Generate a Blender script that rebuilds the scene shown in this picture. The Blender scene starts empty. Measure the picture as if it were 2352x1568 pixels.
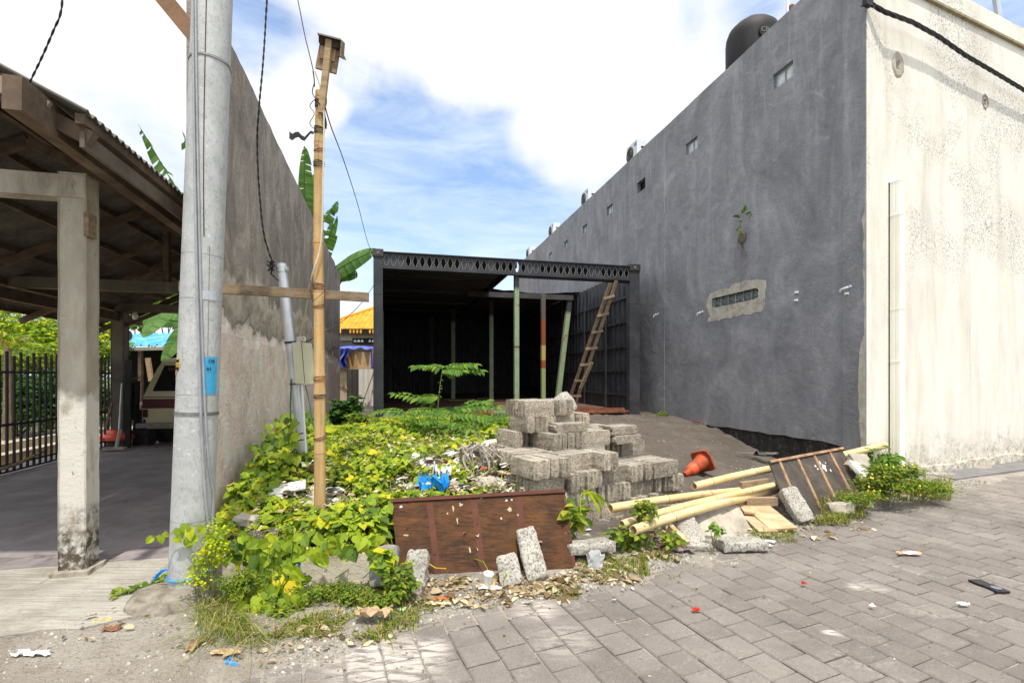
import bpy, math, random
from mathutils import Vector, Matrix, noise as mnoise
R = math.radians
S = bpy.context.scene
COL = S.collection

# ------------------------------------------------------------------ camera, light, exposure
CAMZ, F = 1.45, 1110.0
cam = bpy.data.objects.new('camera', bpy.data.cameras.new('camera'))
COL.objects.link(cam); S.camera = cam
cam.location = (0, 0, CAMZ); cam.rotation_euler = (R(90), 0, 0)
cam.data.lens = 17.0; cam.data.sensor_width = 36.0
cam.data.shift_y = 78 / 2352.0
cam.data.clip_start = 0.05; cam.data.clip_end = 3000
SUN_EL, SUN_AZ = 69.0, 172.0          # azimuth from +Y clockwise: the sun stands behind the camera
sd = Vector((math.sin(R(SUN_AZ)) * math.cos(R(SUN_EL)), math.cos(R(SUN_AZ)) * math.cos(R(SUN_EL)), math.sin(R(SUN_EL))))
sun = bpy.data.objects.new('sun', bpy.data.lights.new('sun', 'SUN')); COL.objects.link(sun)
sun.data.energy = 2.9; sun.data.angle = R(1.2); sun.data.color = (1.0, 0.945, 0.855)
sun.rotation_euler = (-sd).to_track_quat('-Z', 'Y').to_euler()
S.view_settings.view_transform = 'Standard'; S.view_settings.look = 'None'
S.view_settings.exposure = 0.70; S.view_settings.gamma = 1.0
S.view_settings.use_curve_mapping = False
S.render.engine = 'CYCLES'
S.cycles.max_bounces = 8; S.cycles.diffuse_bounces = 5; S.cycles.transparent_max_bounces = 12
S.cycles.use_denoising = True

class NT:
    """small helper for node materials"""
    def __init__(s, tree): s.t = tree; s.N = tree.nodes; s.L = tree.links
    def _set(s, inp, v):
        if v is None: return
        if isinstance(v, bpy.types.NodeSocket): s.L.new(v, inp)
        else:
            try: inp.default_value = v
            except Exception: inp.default_value = tuple(v) + (1.0,)
    def node(s, typ, props=None, **ins):
        n = s.N.new(typ)
        for k, v in (props or {}).items(): setattr(n, k, v)
        for k, v in ins.items(): s._set(n.inputs[k.replace('_', ' ')], v)
        return n
    def math(s, op, a, b=0.0, clamp=False):
        n = s.N.new('ShaderNodeMath'); n.operation = op; n.use_clamp = clamp
        s._set(n.inputs[0], a); s._set(n.inputs[1], b); return n.outputs[0]
    def vmath(s, op, a, b=(0, 0, 0)):
        n = s.N.new('ShaderNodeVectorMath'); n.operation = op
        s._set(n.inputs[0], a); s._set(n.inputs[1], b)
        return n.outputs['Value'] if op in ('DOT_PRODUCT', 'LENGTH', 'DISTANCE') else n.outputs[0]
    def scl(s, vec, sc): return s.vmath('MULTIPLY', vec, sc)
    def noise(s, vec, scale, detail=5.0, rough=0.6, dist=0.0):
        n = s.N.new('ShaderNodeTexNoise'); s._set(n.inputs['Vector'], vec)
        n.inputs['Scale'].default_value = scale; n.inputs['Detail'].default_value = detail
        n.inputs['Roughness'].default_value = rough; n.inputs['Distortion'].default_value = dist
        return n.outputs['Fac']
    def voro(s, vec, scale, feature='F1', rnd=1.0):
        n = s.N.new('ShaderNodeTexVoronoi'); n.feature = feature; s._set(n.inputs['Vector'], vec)
        n.inputs['Scale'].default_value = scale; n.inputs['Randomness'].default_value = rnd
        return n.outputs['Distance'], n.outputs.get('Color')
    def ramp(s, fac, stops, interp='LINEAR'):
        n = s.N.new('ShaderNodeValToRGB'); s._set(n.inputs[0], fac); e = n.color_ramp.elements
        n.color_ramp.interpolation = interp
        while len(e) < len(stops): e.new(0.5)
        for i, (p, c) in enumerate(stops):
            e[i].position = p
            e[i].color = (c, c, c, 1) if isinstance(c, (int, float)) else tuple(c) + (1,)
        return n.outputs[0]
    def mix(s, fac, a, b, mode='MIX'):
        n = s.N.new('ShaderNodeMix'); n.data_type = 'RGBA'; n.blend_type = mode
        s._set(n.inputs[0], fac); s._set(n.inputs[6], a if not isinstance(a, tuple) else a + (1,) if len(a) == 3 else a)
        s._set(n.inputs[7], b if not isinstance(b, tuple) else b + (1,) if len(b) == 3 else b)
        return n.outputs[2]
    def rng(s, v, a, b, c=0.0, d=1.0, smooth=False):
        n = s.N.new('ShaderNodeMapRange'); s._set(n.inputs[0], v)
        if smooth: n.interpolation_type = 'SMOOTHSTEP'
        for i, q in enumerate((a, b, c, d)): n.inputs[i + 1].default_value = q
        return n.outputs[0]
    def pos(s): return s.N.new('ShaderNodeNewGeometry').outputs['Position']
    def island(s): return s.N.new('ShaderNodeNewGeometry').outputs['Random Per Island']
    def objr(s): return s.N.new('ShaderNodeObjectInfo').outputs['Random']
    def obj(s, rnd=True):
        o = s.N.new('ShaderNodeTexCoord').outputs['Object']
        if not rnd: return o
        c = s.N.new('ShaderNodeCombineXYZ'); r = s.objr()
        s.L.new(s.math('MULTIPLY', r, 37.0), c.inputs[0]); s.L.new(s.math('MULTIPLY', r, 91.0), c.inputs[1]); s.L.new(s.math('MULTIPLY', r, 53.0), c.inputs[2])
        return s.vmath('ADD', o, c.outputs[0])
    def sep(s, v):
        n = s.N.new('ShaderNodeSeparateXYZ'); s.L.new(v, n.inputs[0]); return n.outputs

def newmat(name):
    m = bpy.data.materials.new(name); m.use_nodes = True
    t = NT(m.node_tree); t.b = m.node_tree.nodes['Principled BSDF']; t.m = m
    return t
def finish(t, col, rough=0.8, bump=None, bd=0.01, bs=0.5, metal=0.0, spec=0.3):
    t._set(t.b.inputs['Base Color'], col if not isinstance(col, tuple) else tuple(col) + (1,) if len(col) == 3 else col)
    t._set(t.b.inputs['Roughness'], rough); t.b.inputs['Metallic'].default_value = metal
    t.b.inputs['Specular IOR Level'].default_value = spec
    if bump is not None:
        n = t.N.new('ShaderNodeBump'); n.inputs['Strength'].default_value = bs; n.inputs['Distance'].default_value = bd
        t._set(n.inputs['Height'], bump); t.L.new(n.outputs[0], t.b.inputs['Normal'])
    return t.m

# ------------------------------------------------------------------ sky
W = bpy.data.worlds.new('World'); S.world = W; W.use_nodes = True
t = NT(W.node_tree); t.N.clear()
sky = t.N.new('ShaderNodeTexSky'); sky.sky_type = 'NISHITA'; sky.sun_disc = False
sky.sun_elevation = R(SUN_EL); sky.sun_rotation = R(SUN_AZ); sky.air_density = 1.0; sky.dust_density = 1.2; sky.ozone_density = 2.0
dirv = t.vmath('NORMALIZE', t.N.new('ShaderNodeTexCoord').outputs['Generated'])
xyz = t.sep(dirv)
zz = t.math('ADD', t.math('ABSOLUTE', xyz[2]), 0.16)
cb = t.N.new('ShaderNodeCombineXYZ')
t.L.new(t.math('DIVIDE', xyz[0], zz), cb.inputs[0]); t.L.new(t.math('DIVIDE', xyz[1], zz), cb.inputs[1])
pl = t.scl(cb.outputs[0], (1, 1, 1))
n1 = t.noise(pl, 1.15, 9, 0.56, 0.35)
n2 = t.noise(t.vmath('ADD', dirv, (3.1, 0.7, 1.9)), 3.4, 8, 0.55, 0.25)
dens = t.math('ADD', t.math('MULTIPLY', n1, 0.45), t.math('MULTIPLY', n2, 0.55))
def skydir(px, py): return Vector(((px - 1176) / F, 1.0, (862 - py) / F)).normalized()
def blob(px, py, rad, amp):
    global dens
    d = t.vmath('DOT_PRODUCT', dirv, tuple(skydir(px, py)))
    f = t.rng(d, math.cos(rad), 1.0, 0.0, amp, True)
    dens = t.math('ADD', dens, f)
for b in ((1000, 430, .26, -.20), (880, 280, .16, -.14), (1110, 620, .22, -.10), (640, 120, .13, -.16), (900, 520, .2, -.08), (1640, 20, .11, -.17), (1560, 60, .05, -.06), (1180, 330, .10, -.06),
          (1350, 160, .30, .18), (1180, 340, .07, .10), (1240, 345, .08, .10), (1120, 500, .22, -.12), (840, 400, .14, -.10), (560, 60, .10, -.14), (740, 60, .10, -.05), (240, 130, .45, .16), (620, 290, .16, .18), (820, 40, .22, .16), (760, 260, .05, .10), (1050, 250, .08, .07), (1500, 160, .2, .12), (960, 170, .09, .06), (330, 420, .2, -.09)):
    blob(*b)
dens = t.math('ADD', dens, t.math('MULTIPLY', t.math('SUBTRACT', t.noise(t.vmath('ADD', dirv, (1.3, 4.7, 2.2)), 9.0, 9, 0.62, 0.6), 0.5), 0.16))
cloud = t.rng(dens, 0.39, 0.61, 0.0, 1.0, True)
shade = t.noise(t.vmath('ADD', dirv, (7.3, 2.1, 5.0)), 5.0, 6, 0.6, 0.2)
ccol = t.mix(t.rng(shade, 0.35, 0.65), (0.62, 0.64, 0.67), (0.70, 0.698, 0.692))
glow = t.rng(t.vmath('DOT_PRODUCT', dirv, tuple(sd)), 0.35, 1.0, 1.0, 3.2, True)      # clouds boosted round the unseen sun, raised to add fill light
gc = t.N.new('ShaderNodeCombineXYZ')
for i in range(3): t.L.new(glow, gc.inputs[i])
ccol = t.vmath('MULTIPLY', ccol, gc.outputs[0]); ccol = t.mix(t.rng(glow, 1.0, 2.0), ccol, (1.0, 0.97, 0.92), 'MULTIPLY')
skyc = t.vmath('MULTIPLY', sky.outputs[0], (0.133, 0.147, 0.158))
veil = t.noise(t.scl(dirv, (2.0, 2.0, 9.0)), 2.2, 7, 0.62, 0.5)
lowh = t.rng(xyz[2], 0.0, 0.30, 0.62, 0.12)
skyc = t.mix(t.math('ADD', t.math('MULTIPLY', t.rng(veil, 0.34, 0.70), 0.55), lowh, True), skyc, (0.60, 0.672, 0.77))
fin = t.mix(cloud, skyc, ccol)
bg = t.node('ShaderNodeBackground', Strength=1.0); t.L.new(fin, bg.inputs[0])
wo = t.N.new('ShaderNodeOutputWorld'); t.L.new(bg.outputs[0], wo.inputs[0])

# ------------------------------------------------------------------ geometry helpers
rnd = random.Random(7)
U = Vector((-.237, .9715, 0)); V = Vector((.9715, .237, 0))        # along the lot walls / across the lot
SR = Vector((.9236, .3834, 0)); RR = Vector((-.3834, .9236, 0))    # along / across the street
Z3 = Vector((0, 0, 1))
def P(px, py, d): return Vector(((px - 1176) / F * d, d, CAMZ - (py - 862) / F * d))
def G(px, py, z=0.0): return P(px, py, (CAMZ - z) * F / (py - 862))
def VT(v, t, z=0.0): return V * v + U * t + Z3 * z
def ST(s, r, z=0.0): return SR * s + RR * r + Z3 * z
def wall_t(v, px):
    q = (px - 1176) / F
    return v * (.9715 - .237 * q) / (.237 + .9715 * q)
def on_wall(v, px, py):
    tt = wall_t(v, px); d = .237 * v + .9715 * tt
    return tt, CAMZ - (py - 862) / F * d
def sstep(x):
    x = max(0.0, min(1.0, x)); return x * x * (3 - 2 * x)
def wloc(o):
    p = Vector((0, 0, 0))
    while o is not None: p += o.location; o = o.parent
    return p
def tag(o, label=None, cat=None, group=None, kind=None):
    if label: o['label'] = label
    if cat: o['category'] = cat
    if group: o['group'] = group
    if kind: o['kind'] = kind
    return o
def thing(name, label, cat, loc=(0, 0, 0), group=None):
    o = bpy.data.objects.new(name, None); o.empty_display_size = .1
    COL.objects.link(o); o.location = loc
    return tag(o, label, cat, group)

class MB:
    def __init__(s): s.v = []; s.f = []
    def add(s, vs, fs):
        k = len(s.v); s.v += [Vector(v) for v in vs]; s.f += [tuple(i + k for i in f) for f in fs]; return s
    def obox(s, o, a, b, c):
        """box from corner o with edge vectors a, b, c"""
        o, a, b, c = Vector(o), Vector(a), Vector(b), Vector(c)
        if a.cross(b).dot(c) < 0: a, b = b, a
        vs = [o, o + a, o + a + b, o + b, o + c, o + a + c, o + a + b + c, o + b + c]
        return s.add(vs, [(0, 3, 2, 1), (4, 5, 6, 7), (0, 1, 5, 4), (1, 2, 6, 5), (2, 3, 7, 6), (3, 0, 4, 7)])
    def cbox(s, c, a, b, d):
        c = Vector(c); a, b, d = Vector(a), Vector(b), Vector(d)
        return s.obox(c - (a + b + d) / 2, a, b, d)
    def beam(s, p0, p1, w, th, side=None):
        """bar between two points; w along side, th across"""
        p0, p1 = Vector(p0), Vector(p1); ax = (p1 - p0); n = ax.normalized()
        sd_ = Vector(side) if side is not None else Z3
        sd_ = (sd_ - n * sd_.dot(n))
        if sd_.length < 1e-4: sd_ = Vector((1, 0, 0)) - n * n.x
        sd_.normalize(); o_ = n.cross(sd_)
        return s.obox(p0 - sd_ * w / 2 - o_ * th / 2, ax, sd_ * w, o_ * th)
    def tube(s, pts, rad, n=8, cap=True):
        pts = [Vector(p) for p in pts]; rr = rad if isinstance(rad, (list, tuple)) else [rad] * len(pts)
        k = len(s.v); ref = None
        for i, p in enumerate(pts):
            d = (pts[min(i + 1, len(pts) - 1)] - pts[max(i - 1, 0)]).normalized()
            if ref is None:
                ref = d.orthogonal().normalized()
            ref = (ref - d * ref.dot(d)).normalized(); o_ = d.cross(ref)
            for j in range(n):
                a = 2 * math.pi * j / n
                s.v.append(p + (ref * math.cos(a) + o_ * math.sin(a)) * rr[i])
        for i in range(len(pts) - 1):
            for j in range(n):
                a = k + i * n + j; b = k + i * n + (j + 1) % n
                s.f.append((a, b, b + n, a + n))
        if cap:
            s.f.append(tuple(k + j for j in reversed(range(n))))
            e = k + (len(pts) - 1) * n; s.f.append(tuple(e + j for j in range(n)))
        return s
    def lathe(s, prof, axis_o, n=20, axis=Z3):
        """prof: (radius, height) list"""
        ax = Vector(axis).normalized(); ref = ax.orthogonal().normalized(); o_ = ax.cross(ref); k = len(s.v); A = Vector(axis_o)
        for r, h in prof:
            for j in range(n):
                a = 2 * math.pi * j / n
                s.v.append(A + ax * h + (ref * math.cos(a) + o_ * math.sin(a)) * r)
        for i in range(len(prof) - 1):
            for j in range(n):
                a = k + i * n + j; b = k + i * n + (j + 1) % n; s.f.append((a, b, b + n, a + n))
        s.f.append(tuple(k + j for j in reversed(range(n)))); e = k + (len(prof) - 1) * n
        s.f.append(tuple(e + j for j in range(n)))
        return s
    def prism(s, poly, vec):
        """poly: list of points (one face), extruded by vec"""
        n = len(poly); poly = [Vector(p) for p in poly]; vec = Vector(vec)
        nn = Vector((0, 0, 0))
        for i in range(n): nn += poly[i].cross(poly[(i + 1) % n])
        if nn.dot(vec) < 0: poly = poly[::-1]
        return s.add(poly + [p + vec for p in poly],
                     [tuple(reversed(range(n))), tuple(range(n, 2 * n))] + [(i, (i + 1) % n, n + (i + 1) % n, n + i) for i in range(n)])
    def grid(s, nu, nv, fn):
        k = len(s.v)
        for i in range(nu + 1):
            for j in range(nv + 1): s.v.append(Vector(fn(i / nu, j / nv)))
        for i in range(nu):
            for j in range(nv):
                a = k + i * (nv + 1) + j; s.f.append((a, a + nv + 1, a + nv + 2, a + 1))
        return s
    def mesh(s, name, mat, smooth=False, off=None):
        off = off or Vector((0, 0, 0))
        m = bpy.data.meshes.new(name)
        m.from_pydata([tuple(v - off) for v in s.v], [], s.f)
        if mat: m.materials.append(mat)
        if smooth:
            m.polygons.foreach_set('use_smooth', [True] * len(m.polygons))
            try: m.set_sharp_from_angle(angle=R(42))
            except Exception: pass
        m.update(); return m
    def build(s, name, mat, parent=None, smooth=False, at=None):
        off = wloc(parent) if parent else Vector((0, 0, 0))
        loc = Vector((0, 0, 0))
        if at is not None: loc = Vector(at) - off
        o = bpy.data.objects.new(name, s.mesh(name, mat, smooth, off + loc))
        COL.objects.link(o); o.parent = parent; o.location = loc
        return o
def link(name, mesh, parent=None, loc=(0, 0, 0), rot=None):
    o = bpy.data.objects.new(name, mesh); COL.objects.link(o); o.parent = parent
    if rot is not None: o.matrix_basis = Matrix.Translation(loc) @ rot.to_4x4()
    else: o.location = loc
    return o
def nz(p, sc=1.0, seed=0.0): return mnoise.noise(Vector(p) * sc + Vector((seed, seed * .7, seed * 1.3)))
def rough_box(sx, sy, sz, cuts=6, amp=.006, seed=0, round_=.25, sc=14):
    """lump of concrete standing on z=0: a box with worn edges and a pitted surface"""
    mb = MB(); h = Vector((sx / 2, sy / 2, sz / 2)); vid = {}
    m = max(sx, sy, sz)
    nx, ny, nzv = [max(2, round(cuts * q / m)) for q in (sx, sy, sz)]
    def vert(i, j, k):
        if (i, j, k) in vid: return vid[(i, j, k)]
        p = Vector((2 * i / nx - 1, 2 * j / ny - 1, 2 * k / nzv - 1))
        q = Vector((p.x * h.x, p.y * h.y, p.z * h.z))
        e = sorted((abs(p.x), abs(p.y), abs(p.z)))
        w = (max(0, e[1] - .6) / .4) ** 2 * round_ * min(h) * .5
        q -= Vector((p.x * w, p.y * w, p.z * w))
        d = nz(q, sc, seed) * amp + nz(q, sc * 2.6, seed + 5) * amp * .6
        q += q.normalized() * d + Vector((nz(q, sc, seed + 9), nz(q, sc, seed + 13), nz(q, sc, seed + 17))) * amp * .7
        vid[(i, j, k)] = len(mb.v); mb.v.append(q + Vector((0, 0, h.z))); return vid[(i, j, k)]
    def quad(a, b, c, d): mb.f.append((vert(*a), vert(*b), vert(*c), vert(*d)))
    for i in range(nx):
        for j in range(ny):
            quad((i, j + 1, 0), (i + 1, j + 1, 0), (i + 1, j, 0), (i, j, 0)); quad((i, j, nzv), (i + 1, j, nzv), (i + 1, j + 1, nzv), (i, j + 1, nzv))
    for i in range(nx):
        for k in range(nzv):
            quad((i, 0, k), (i + 1, 0, k), (i + 1, 0, k + 1), (i, 0, k + 1)); quad((i + 1, ny, k), (i, ny, k), (i, ny, k + 1), (i + 1, ny, k + 1))
    for j in range(ny):
        for k in range(nzv):
            quad((0, j + 1, k), (0, j, k), (0, j, k + 1), (0, j + 1, k + 1)); quad((nx, j, k), (nx, j + 1, k), (nx, j + 1, k + 1), (nx, j, k + 1))
    return mb
def rot_from(up, face):
    """matrix whose local z is up and local -y points to face"""
    z = Vector(up).normalized(); y = -Vector(face); y = (y - z * y.dot(z)).normalized(); x = y.cross(z)
    return Matrix((x, y, z)).transposed()
# ------------------------------------------------------------------ materials
def streak_vec(t, sx=1, sz=.12): return t.scl(t.pos(), (sx, sx, sz))

t = newmat('dark_grey_render'); p = t.pos()
n = t.noise(streak_vec(t, 1.0, .75), 1.0, 9, .68, 1.2); m2 = t.noise(p, 2.3, 9, .70, 1.0); m3 = t.noise(p, 30, 4, .6)
c = t.ramp(n, [(.32, (0.171, 0.170, 0.178)), (.52, (0.245, 0.243, 0.253)), (.72, (0.364, 0.357, 0.369))])
c = t.mix(t.rng(m2, .42, .72, 0, .5), c, (0.144, 0.144, 0.157)); c = t.mix(t.rng(m2, .58, .66, 0, .30), c, (0.389, 0.389, 0.416))
st = t.noise(streak_vec(t, 7, .5), 1.0, 6, .65, .1); z = t.sep(p)[2]
c = t.mix(t.math('MULTIPLY', t.rng(st, .56, .78, 0, .5), t.rng(z, 2.5, 6.5)), c, (0.463, 0.463, 0.500))
c = t.mix(t.math('MULTIPLY', t.rng(t.noise(streak_vec(t, 3.2, .4), 1.0, 8, .7, .4), .52, .74, 0, .55), t.rng(z, 2.0, 7.2, .25, 1.0)), c, (0.426, 0.435, 0.463))
c = t.mix(t.rng(t.noise(streak_vec(t, 4, .5), 1.0, 7, .7, .5), .62, .80, 0, .25), c, (0.093, 0.093, 0.102))
ck, _ = t.voro(t.vmath('ADD', p, t.scl(t.N.new('ShaderNodeTexNoise').outputs['Color'], (0.740, 0.740, 0.740))), 1.6, 'DISTANCE_TO_EDGE')
c = t.mix(t.math('MULTIPLY', t.rng(ck, .0, .018, .28, 0), t.math('MULTIPLY', t.rng(m2, .5, .62), t.rng(z, 2.5, 6))), c, (0.555, 0.564, 0.592))
c = t.mix(t.rng(t.noise(p, 80, 2, .5), .68, .75, 0, .5), c, (0.703, 0.703, 0.703))
lowd = t.rng(t.math('ADD', z, t.math('MULTIPLY', t.noise(p, 4, 7, .7), .9)), .8, 1.5, .55, 0); c = t.mix(t.math('MULTIPLY', lowd, t.rng(t.noise(p, 8, 6, .7), .4, .6)), c, (.24, .22, .19))
DARKWALL = finish(t, c, .78, t.math('ADD', t.noise(p, 5, 6, .6), t.math('MULTIPLY', m3, .25)), .03, .5)

t = newmat('cream_render'); p = t.pos(); z = t.sep(p)[2]
n = t.noise(streak_vec(t, 2.2, .35), 1.0, 8, .7, .4)
c = t.ramp(n, [(.2, (0.744, 0.752, 0.700)), (.5, (0.719, 0.681, 0.598)), (.75, (0.557, 0.509, 0.420))])
c = t.mix(t.math('MULTIPLY', t.rng(t.noise(streak_vec(t, 5, .55), 1.0, 9, .75, .3), .60, .68, 0, .5), t.rng(t.noise(p, 60, 4, .7), .45, .56)), c, (0.160, 0.146, 0.125))
c = t.mix(t.math('MULTIPLY', t.math('MULTIPLY', t.rng(t.noise(t.vmath('ADD', p, (9, 3, 1)), .8, 4, .6), .48, .60), t.rng(t.noise(p, 34, 6, .72, .3), .50, .60, 0, .75)), t.rng(z, 2.2, 3.5)), c, (0.176, 0.170, 0.150))
c = t.mix(t.rng(t.noise(streak_vec(t, 1.6, .6), 1.0, 8, .7, .8), .50, .72, 0, .35), c, (0.428, 0.404, 0.359))
low = t.rng(t.math('ADD', z, t.math('MULTIPLY', t.noise(p, 3, 8, .7), 1.3)), .75, 1.25, 1, 0)
c = t.mix(t.math('MULTIPLY', low, t.rng(t.noise(p, 9, 8, .7), .40, .62, .15, .9)), c, (0.288, 0.243, 0.167))
c = t.mix(t.math('MULTIPLY', low, t.rng(t.noise(p, 26, 6, .7), .55, .62, 0, .8)), c, (0.096, 0.089, 0.075))
CREAM = finish(t, c, .85, t.math('ADD', t.noise(p, 70, 5, .7), t.noise(p, 9, 4, .6)), .008, .5)

t = newmat('raw_cement'); p = t.pos()
c = t.ramp(t.noise(p, 7, 8, .7, .3), [(.3, (0.260, 0.234, 0.192)), (.5, (0.429, 0.390, 0.320)), (.7, (0.546, 0.507, 0.422))])
RAWCEM = finish(t, c, .9, t.noise(p, 40, 5, .7), .01, .6)
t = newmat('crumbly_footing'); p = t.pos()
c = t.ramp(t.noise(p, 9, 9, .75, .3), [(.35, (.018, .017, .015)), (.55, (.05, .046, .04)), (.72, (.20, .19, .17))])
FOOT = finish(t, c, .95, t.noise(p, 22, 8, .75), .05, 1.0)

t = newmat('grey_party_wall'); p = t.pos(); z = t.sep(p)[2]
lim = t.math('ADD', z, t.math('MULTIPLY', t.math('SUBTRACT', t.noise(p, 1.1, 8, .62, .3), .5), 1.2))
n = t.noise(streak_vec(t, 2.0, 1.1), 1.0, 10, .74, 1.3); n2 = t.noise(p, 3.2, 8, .7, .5); n3 = t.noise(streak_vec(t, 13, 2.6), 1.0, 6, .7, .1)
up = t.ramp(n, [(.30, (0.180, 0.151, 0.127)), (.5, (0.327, 0.277, 0.232)), (.72, (0.571, 0.486, 0.408))])
lo = t.ramp(n2, [(.30, (0.608, 0.487, 0.421)), (.5, (0.857, 0.687, 0.595)), (.72, (0.865, 0.866, 0.792))])
lo = t.mix(t.rng(n3, .54, .74, 0, .40), lo, (0.338, 0.272, 0.209))
mid = t.ramp(n2, [(.34, (0.297, 0.253, 0.209)), (.66, (0.635, 0.535, 0.424))])
c = t.mix(t.rng(lim, 2.36, 2.50), mid, up); c = t.mix(t.rng(lim, 1.93, 2.0), lo, c)
edge = t.math('MULTIPLY', t.rng(lim, 1.88, 1.98), t.rng(lim, 1.98, 2.14, 1, 0)); c = t.mix(t.math('MULTIPLY', edge, .5), c, (0.180, 0.149, 0.123))
e2 = t.math('MULTIPLY', t.rng(lim, 2.32, 2.4), t.rng(lim, 2.42, 2.5, 1, 0)); c = t.mix(t.math('MULTIPLY', e2, .55), c, (0.719, 0.622, 0.506))
c = t.mix(t.rng(n3, .62, .78, 0, .30), c, (0.888, 0.758, 0.616)); c = t.mix(t.rng(t.noise(streak_vec(t, 6, 1.6), 1.0, 8, .75, .9), .56, .72, 0, .5), c, (0.148, 0.120, 0.100))
c = t.mix(t.rng(t.noise(p, 45, 3, .6), .64, .70, 0, .7), c, (0.190, 0.156, 0.127))
hh = t.math('ADD', t.math('MULTIPLY', t.rng(lim, 1.95, 2.0), .8), t.math('ADD', t.noise(p, 26, 7, .7), t.math('MULTIPLY', n2, .8)))
LEFTWALL = finish(t, c, .88, hh, .03, .8)

def simple(name, cols, scale=8, rough=.8, bscale=30, bd=.006, bs=.5, metal=0, stretch=(1, 1, 1), spec=.3, extra=None, vary=.0, detail=7):
    t = newmat(name); v = t.scl(t.obj(), stretch)
    n = t.noise(v, scale, detail, .65, .3); k = len(cols)
    c = t.ramp(n, [(.3 + .42 * i / max(1, k - 1), cols[i]) for i in range(k)])
    for (ec, es, e0, e1, ea) in (extra or []): c = t.mix(t.rng(t.noise(v, es, 6, .7, .2), e0, e1, 0, ea), c, ec)
    if vary:
        r = t.rng(t.objr(), 0, 1, 1 - vary, 1 + vary); cc = t.N.new('ShaderNodeCombineXYZ')
        for i in range(3): t.L.new(r, cc.inputs[i])
        c = t.vmath('MULTIPLY', c, cc.outputs[0])
    return finish(t, c, rough, t.noise(v, bscale, 6, .7), bd, bs, metal, spec)

t = newmat('concrete_block'); v = t.obj()
n = t.noise(v, 5, 6, .65); g1 = t.noise(v, 48, 5, .85); vd, vc = t.voro(v, 90)
c = t.ramp(n, [(.3, (0.284, 0.243, 0.185)), (.5, (0.422, 0.366, 0.284)), (.72, (0.568, 0.499, 0.394))])
c = t.mix(t.rng(g1, .51, .57, 0, .80), c, (0.138, 0.116, 0.087)); c = t.mix(t.rng(g1, .34, .44, .7, 0), c, (0.698, 0.630, 0.506))
r = t.rng(t.objr(), 0, 1, .74, 1.22); cc = t.N.new('ShaderNodeCombineXYZ')
for i in range(3): t.L.new(r, cc.inputs[i])
c = t.vmath('MULTIPLY', c, cc.outputs[0])
nzz = t.sep(t.N.new('ShaderNodeNewGeometry').outputs['Normal'])[2]
c = t.mix(t.math('MULTIPLY', t.rng(t.noise(t.pos(), 6, 5, .6), .35, .65), t.rng(nzz, .5, .9, 0, .45)), c, (.45, .43, .38))
c = t.mix(t.rng(t.noise(t.pos(), 3.1, 8, .75, .8), .56, .68, 0, .45), c, (.10, .095, .07))
BLOCK = finish(t, c, .95, t.math('ADD', g1, t.math('MULTIPLY', vd, .8)), .014, 1.0)
t = newmat('pitted_concrete'); v = t.obj(); g1 = t.noise(v, 60, 5, .8)
c = t.ramp(t.noise(v, 6, 6, .6), [(.3, (0.392, 0.359, 0.301)), (.7, (0.594, 0.559, 0.480))])
c = t.mix(t.rng(g1, .51, .58, 0, .85), c, (0.095, 0.084, 0.067)); c = t.mix(t.rng(g1, .34, .43, .6, 0), c, (0.837, 0.798, 0.704))
PITTED = finish(t, c, .95, g1, .02, 1.0)
SMOOTHCON = simple('weathered_concrete', [(.22, .19, .145), (.36, .32, .255), (.48, .435, .35)], 6, .9, 40, .008, .6, extra=[((.06, .05, .04), 14, .60, .72, .7)], stretch=(1, 1, .4))

t = newmat('pillar_paint'); p = t.pos(); z = t.sep(p)[2]; v = t.obj(False)
c = t.ramp(t.noise(t.scl(p, (3, 3, 1)), 2.2, 8, .7, .3), [(.3, (0.273, 0.239, 0.183)), (.5, (0.352, 0.313, 0.242)), (.72, (0.458, 0.418, 0.340))])
wmask = t.math('MULTIPLY', t.rng(t.math('ADD', z, t.math('MULTIPLY', t.noise(p, 7, 5, .6), .35)), 1.45, 1.52, 1, 0), t.rng(t.noise(t.scl(p, (5, 5, 2)), 1.6, 6, .6), .30, .42))
c = t.mix(wmask, c, (0.581, 0.548, 0.476))
dirt = t.math('MULTIPLY', t.rng(t.math('SUBTRACT', z, t.math('MULTIPLY', t.noise(p, 5, 7, .7), .9)), -.15, .12, 1, 0), t.rng(t.noise(p, 16, 6, .7), .36, .56))
c = t.mix(dirt, c, (0.088, 0.071, 0.049)); c = t.mix(t.rng(t.noise(p, 30, 4, .7), .66, .70, 0, .8), c, (0.088, 0.074, 0.055))
c = t.mix(t.rng(t.noise(t.scl(p, (9, 9, 1.2)), 2.0, 7, .7), .58, .68, 0, .5), c, (0.352, 0.226, 0.102))
PILLAR = finish(t, c, .85, t.noise(p, 34, 6, .7), .01, .6)

t = newmat('road_paver'); p = t.pos(); v = t.obj()
g1 = t.noise(v, 90, 5, .75); n = t.noise(p, 1.3, 7, .7, .3)
c = t.ramp(n, [(.3, (0.145, 0.127, 0.111)), (.5, (0.188, 0.165, 0.144)), (.72, (0.238, 0.211, 0.182))])
r = t.rng(t.objr(), 0, 1, .88, 1.12); isl = t.rng(t.island(), 0, 1, .90, 1.10); r = t.math('MULTIPLY', r, isl); cc = t.N.new('ShaderNodeCombineXYZ')
for i in range(3): t.L.new(r, cc.inputs[i])
c = t.vmath('MULTIPLY', c, cc.outputs[0])
c = t.mix(t.rng(g1, .54, .64, 0, .45), c, (0.083, 0.071, 0.059)); c = t.mix(t.rng(g1, .34, .44, .5, 0), c, (0.335, 0.302, 0.264))
scuff = t.noise(t.scl(t.vmath('ADD', p, t.scl(p, (0.000, 0.000, 0.000))), (3.5, 9, 1)), 1.6, 9, .75, .25)
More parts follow.
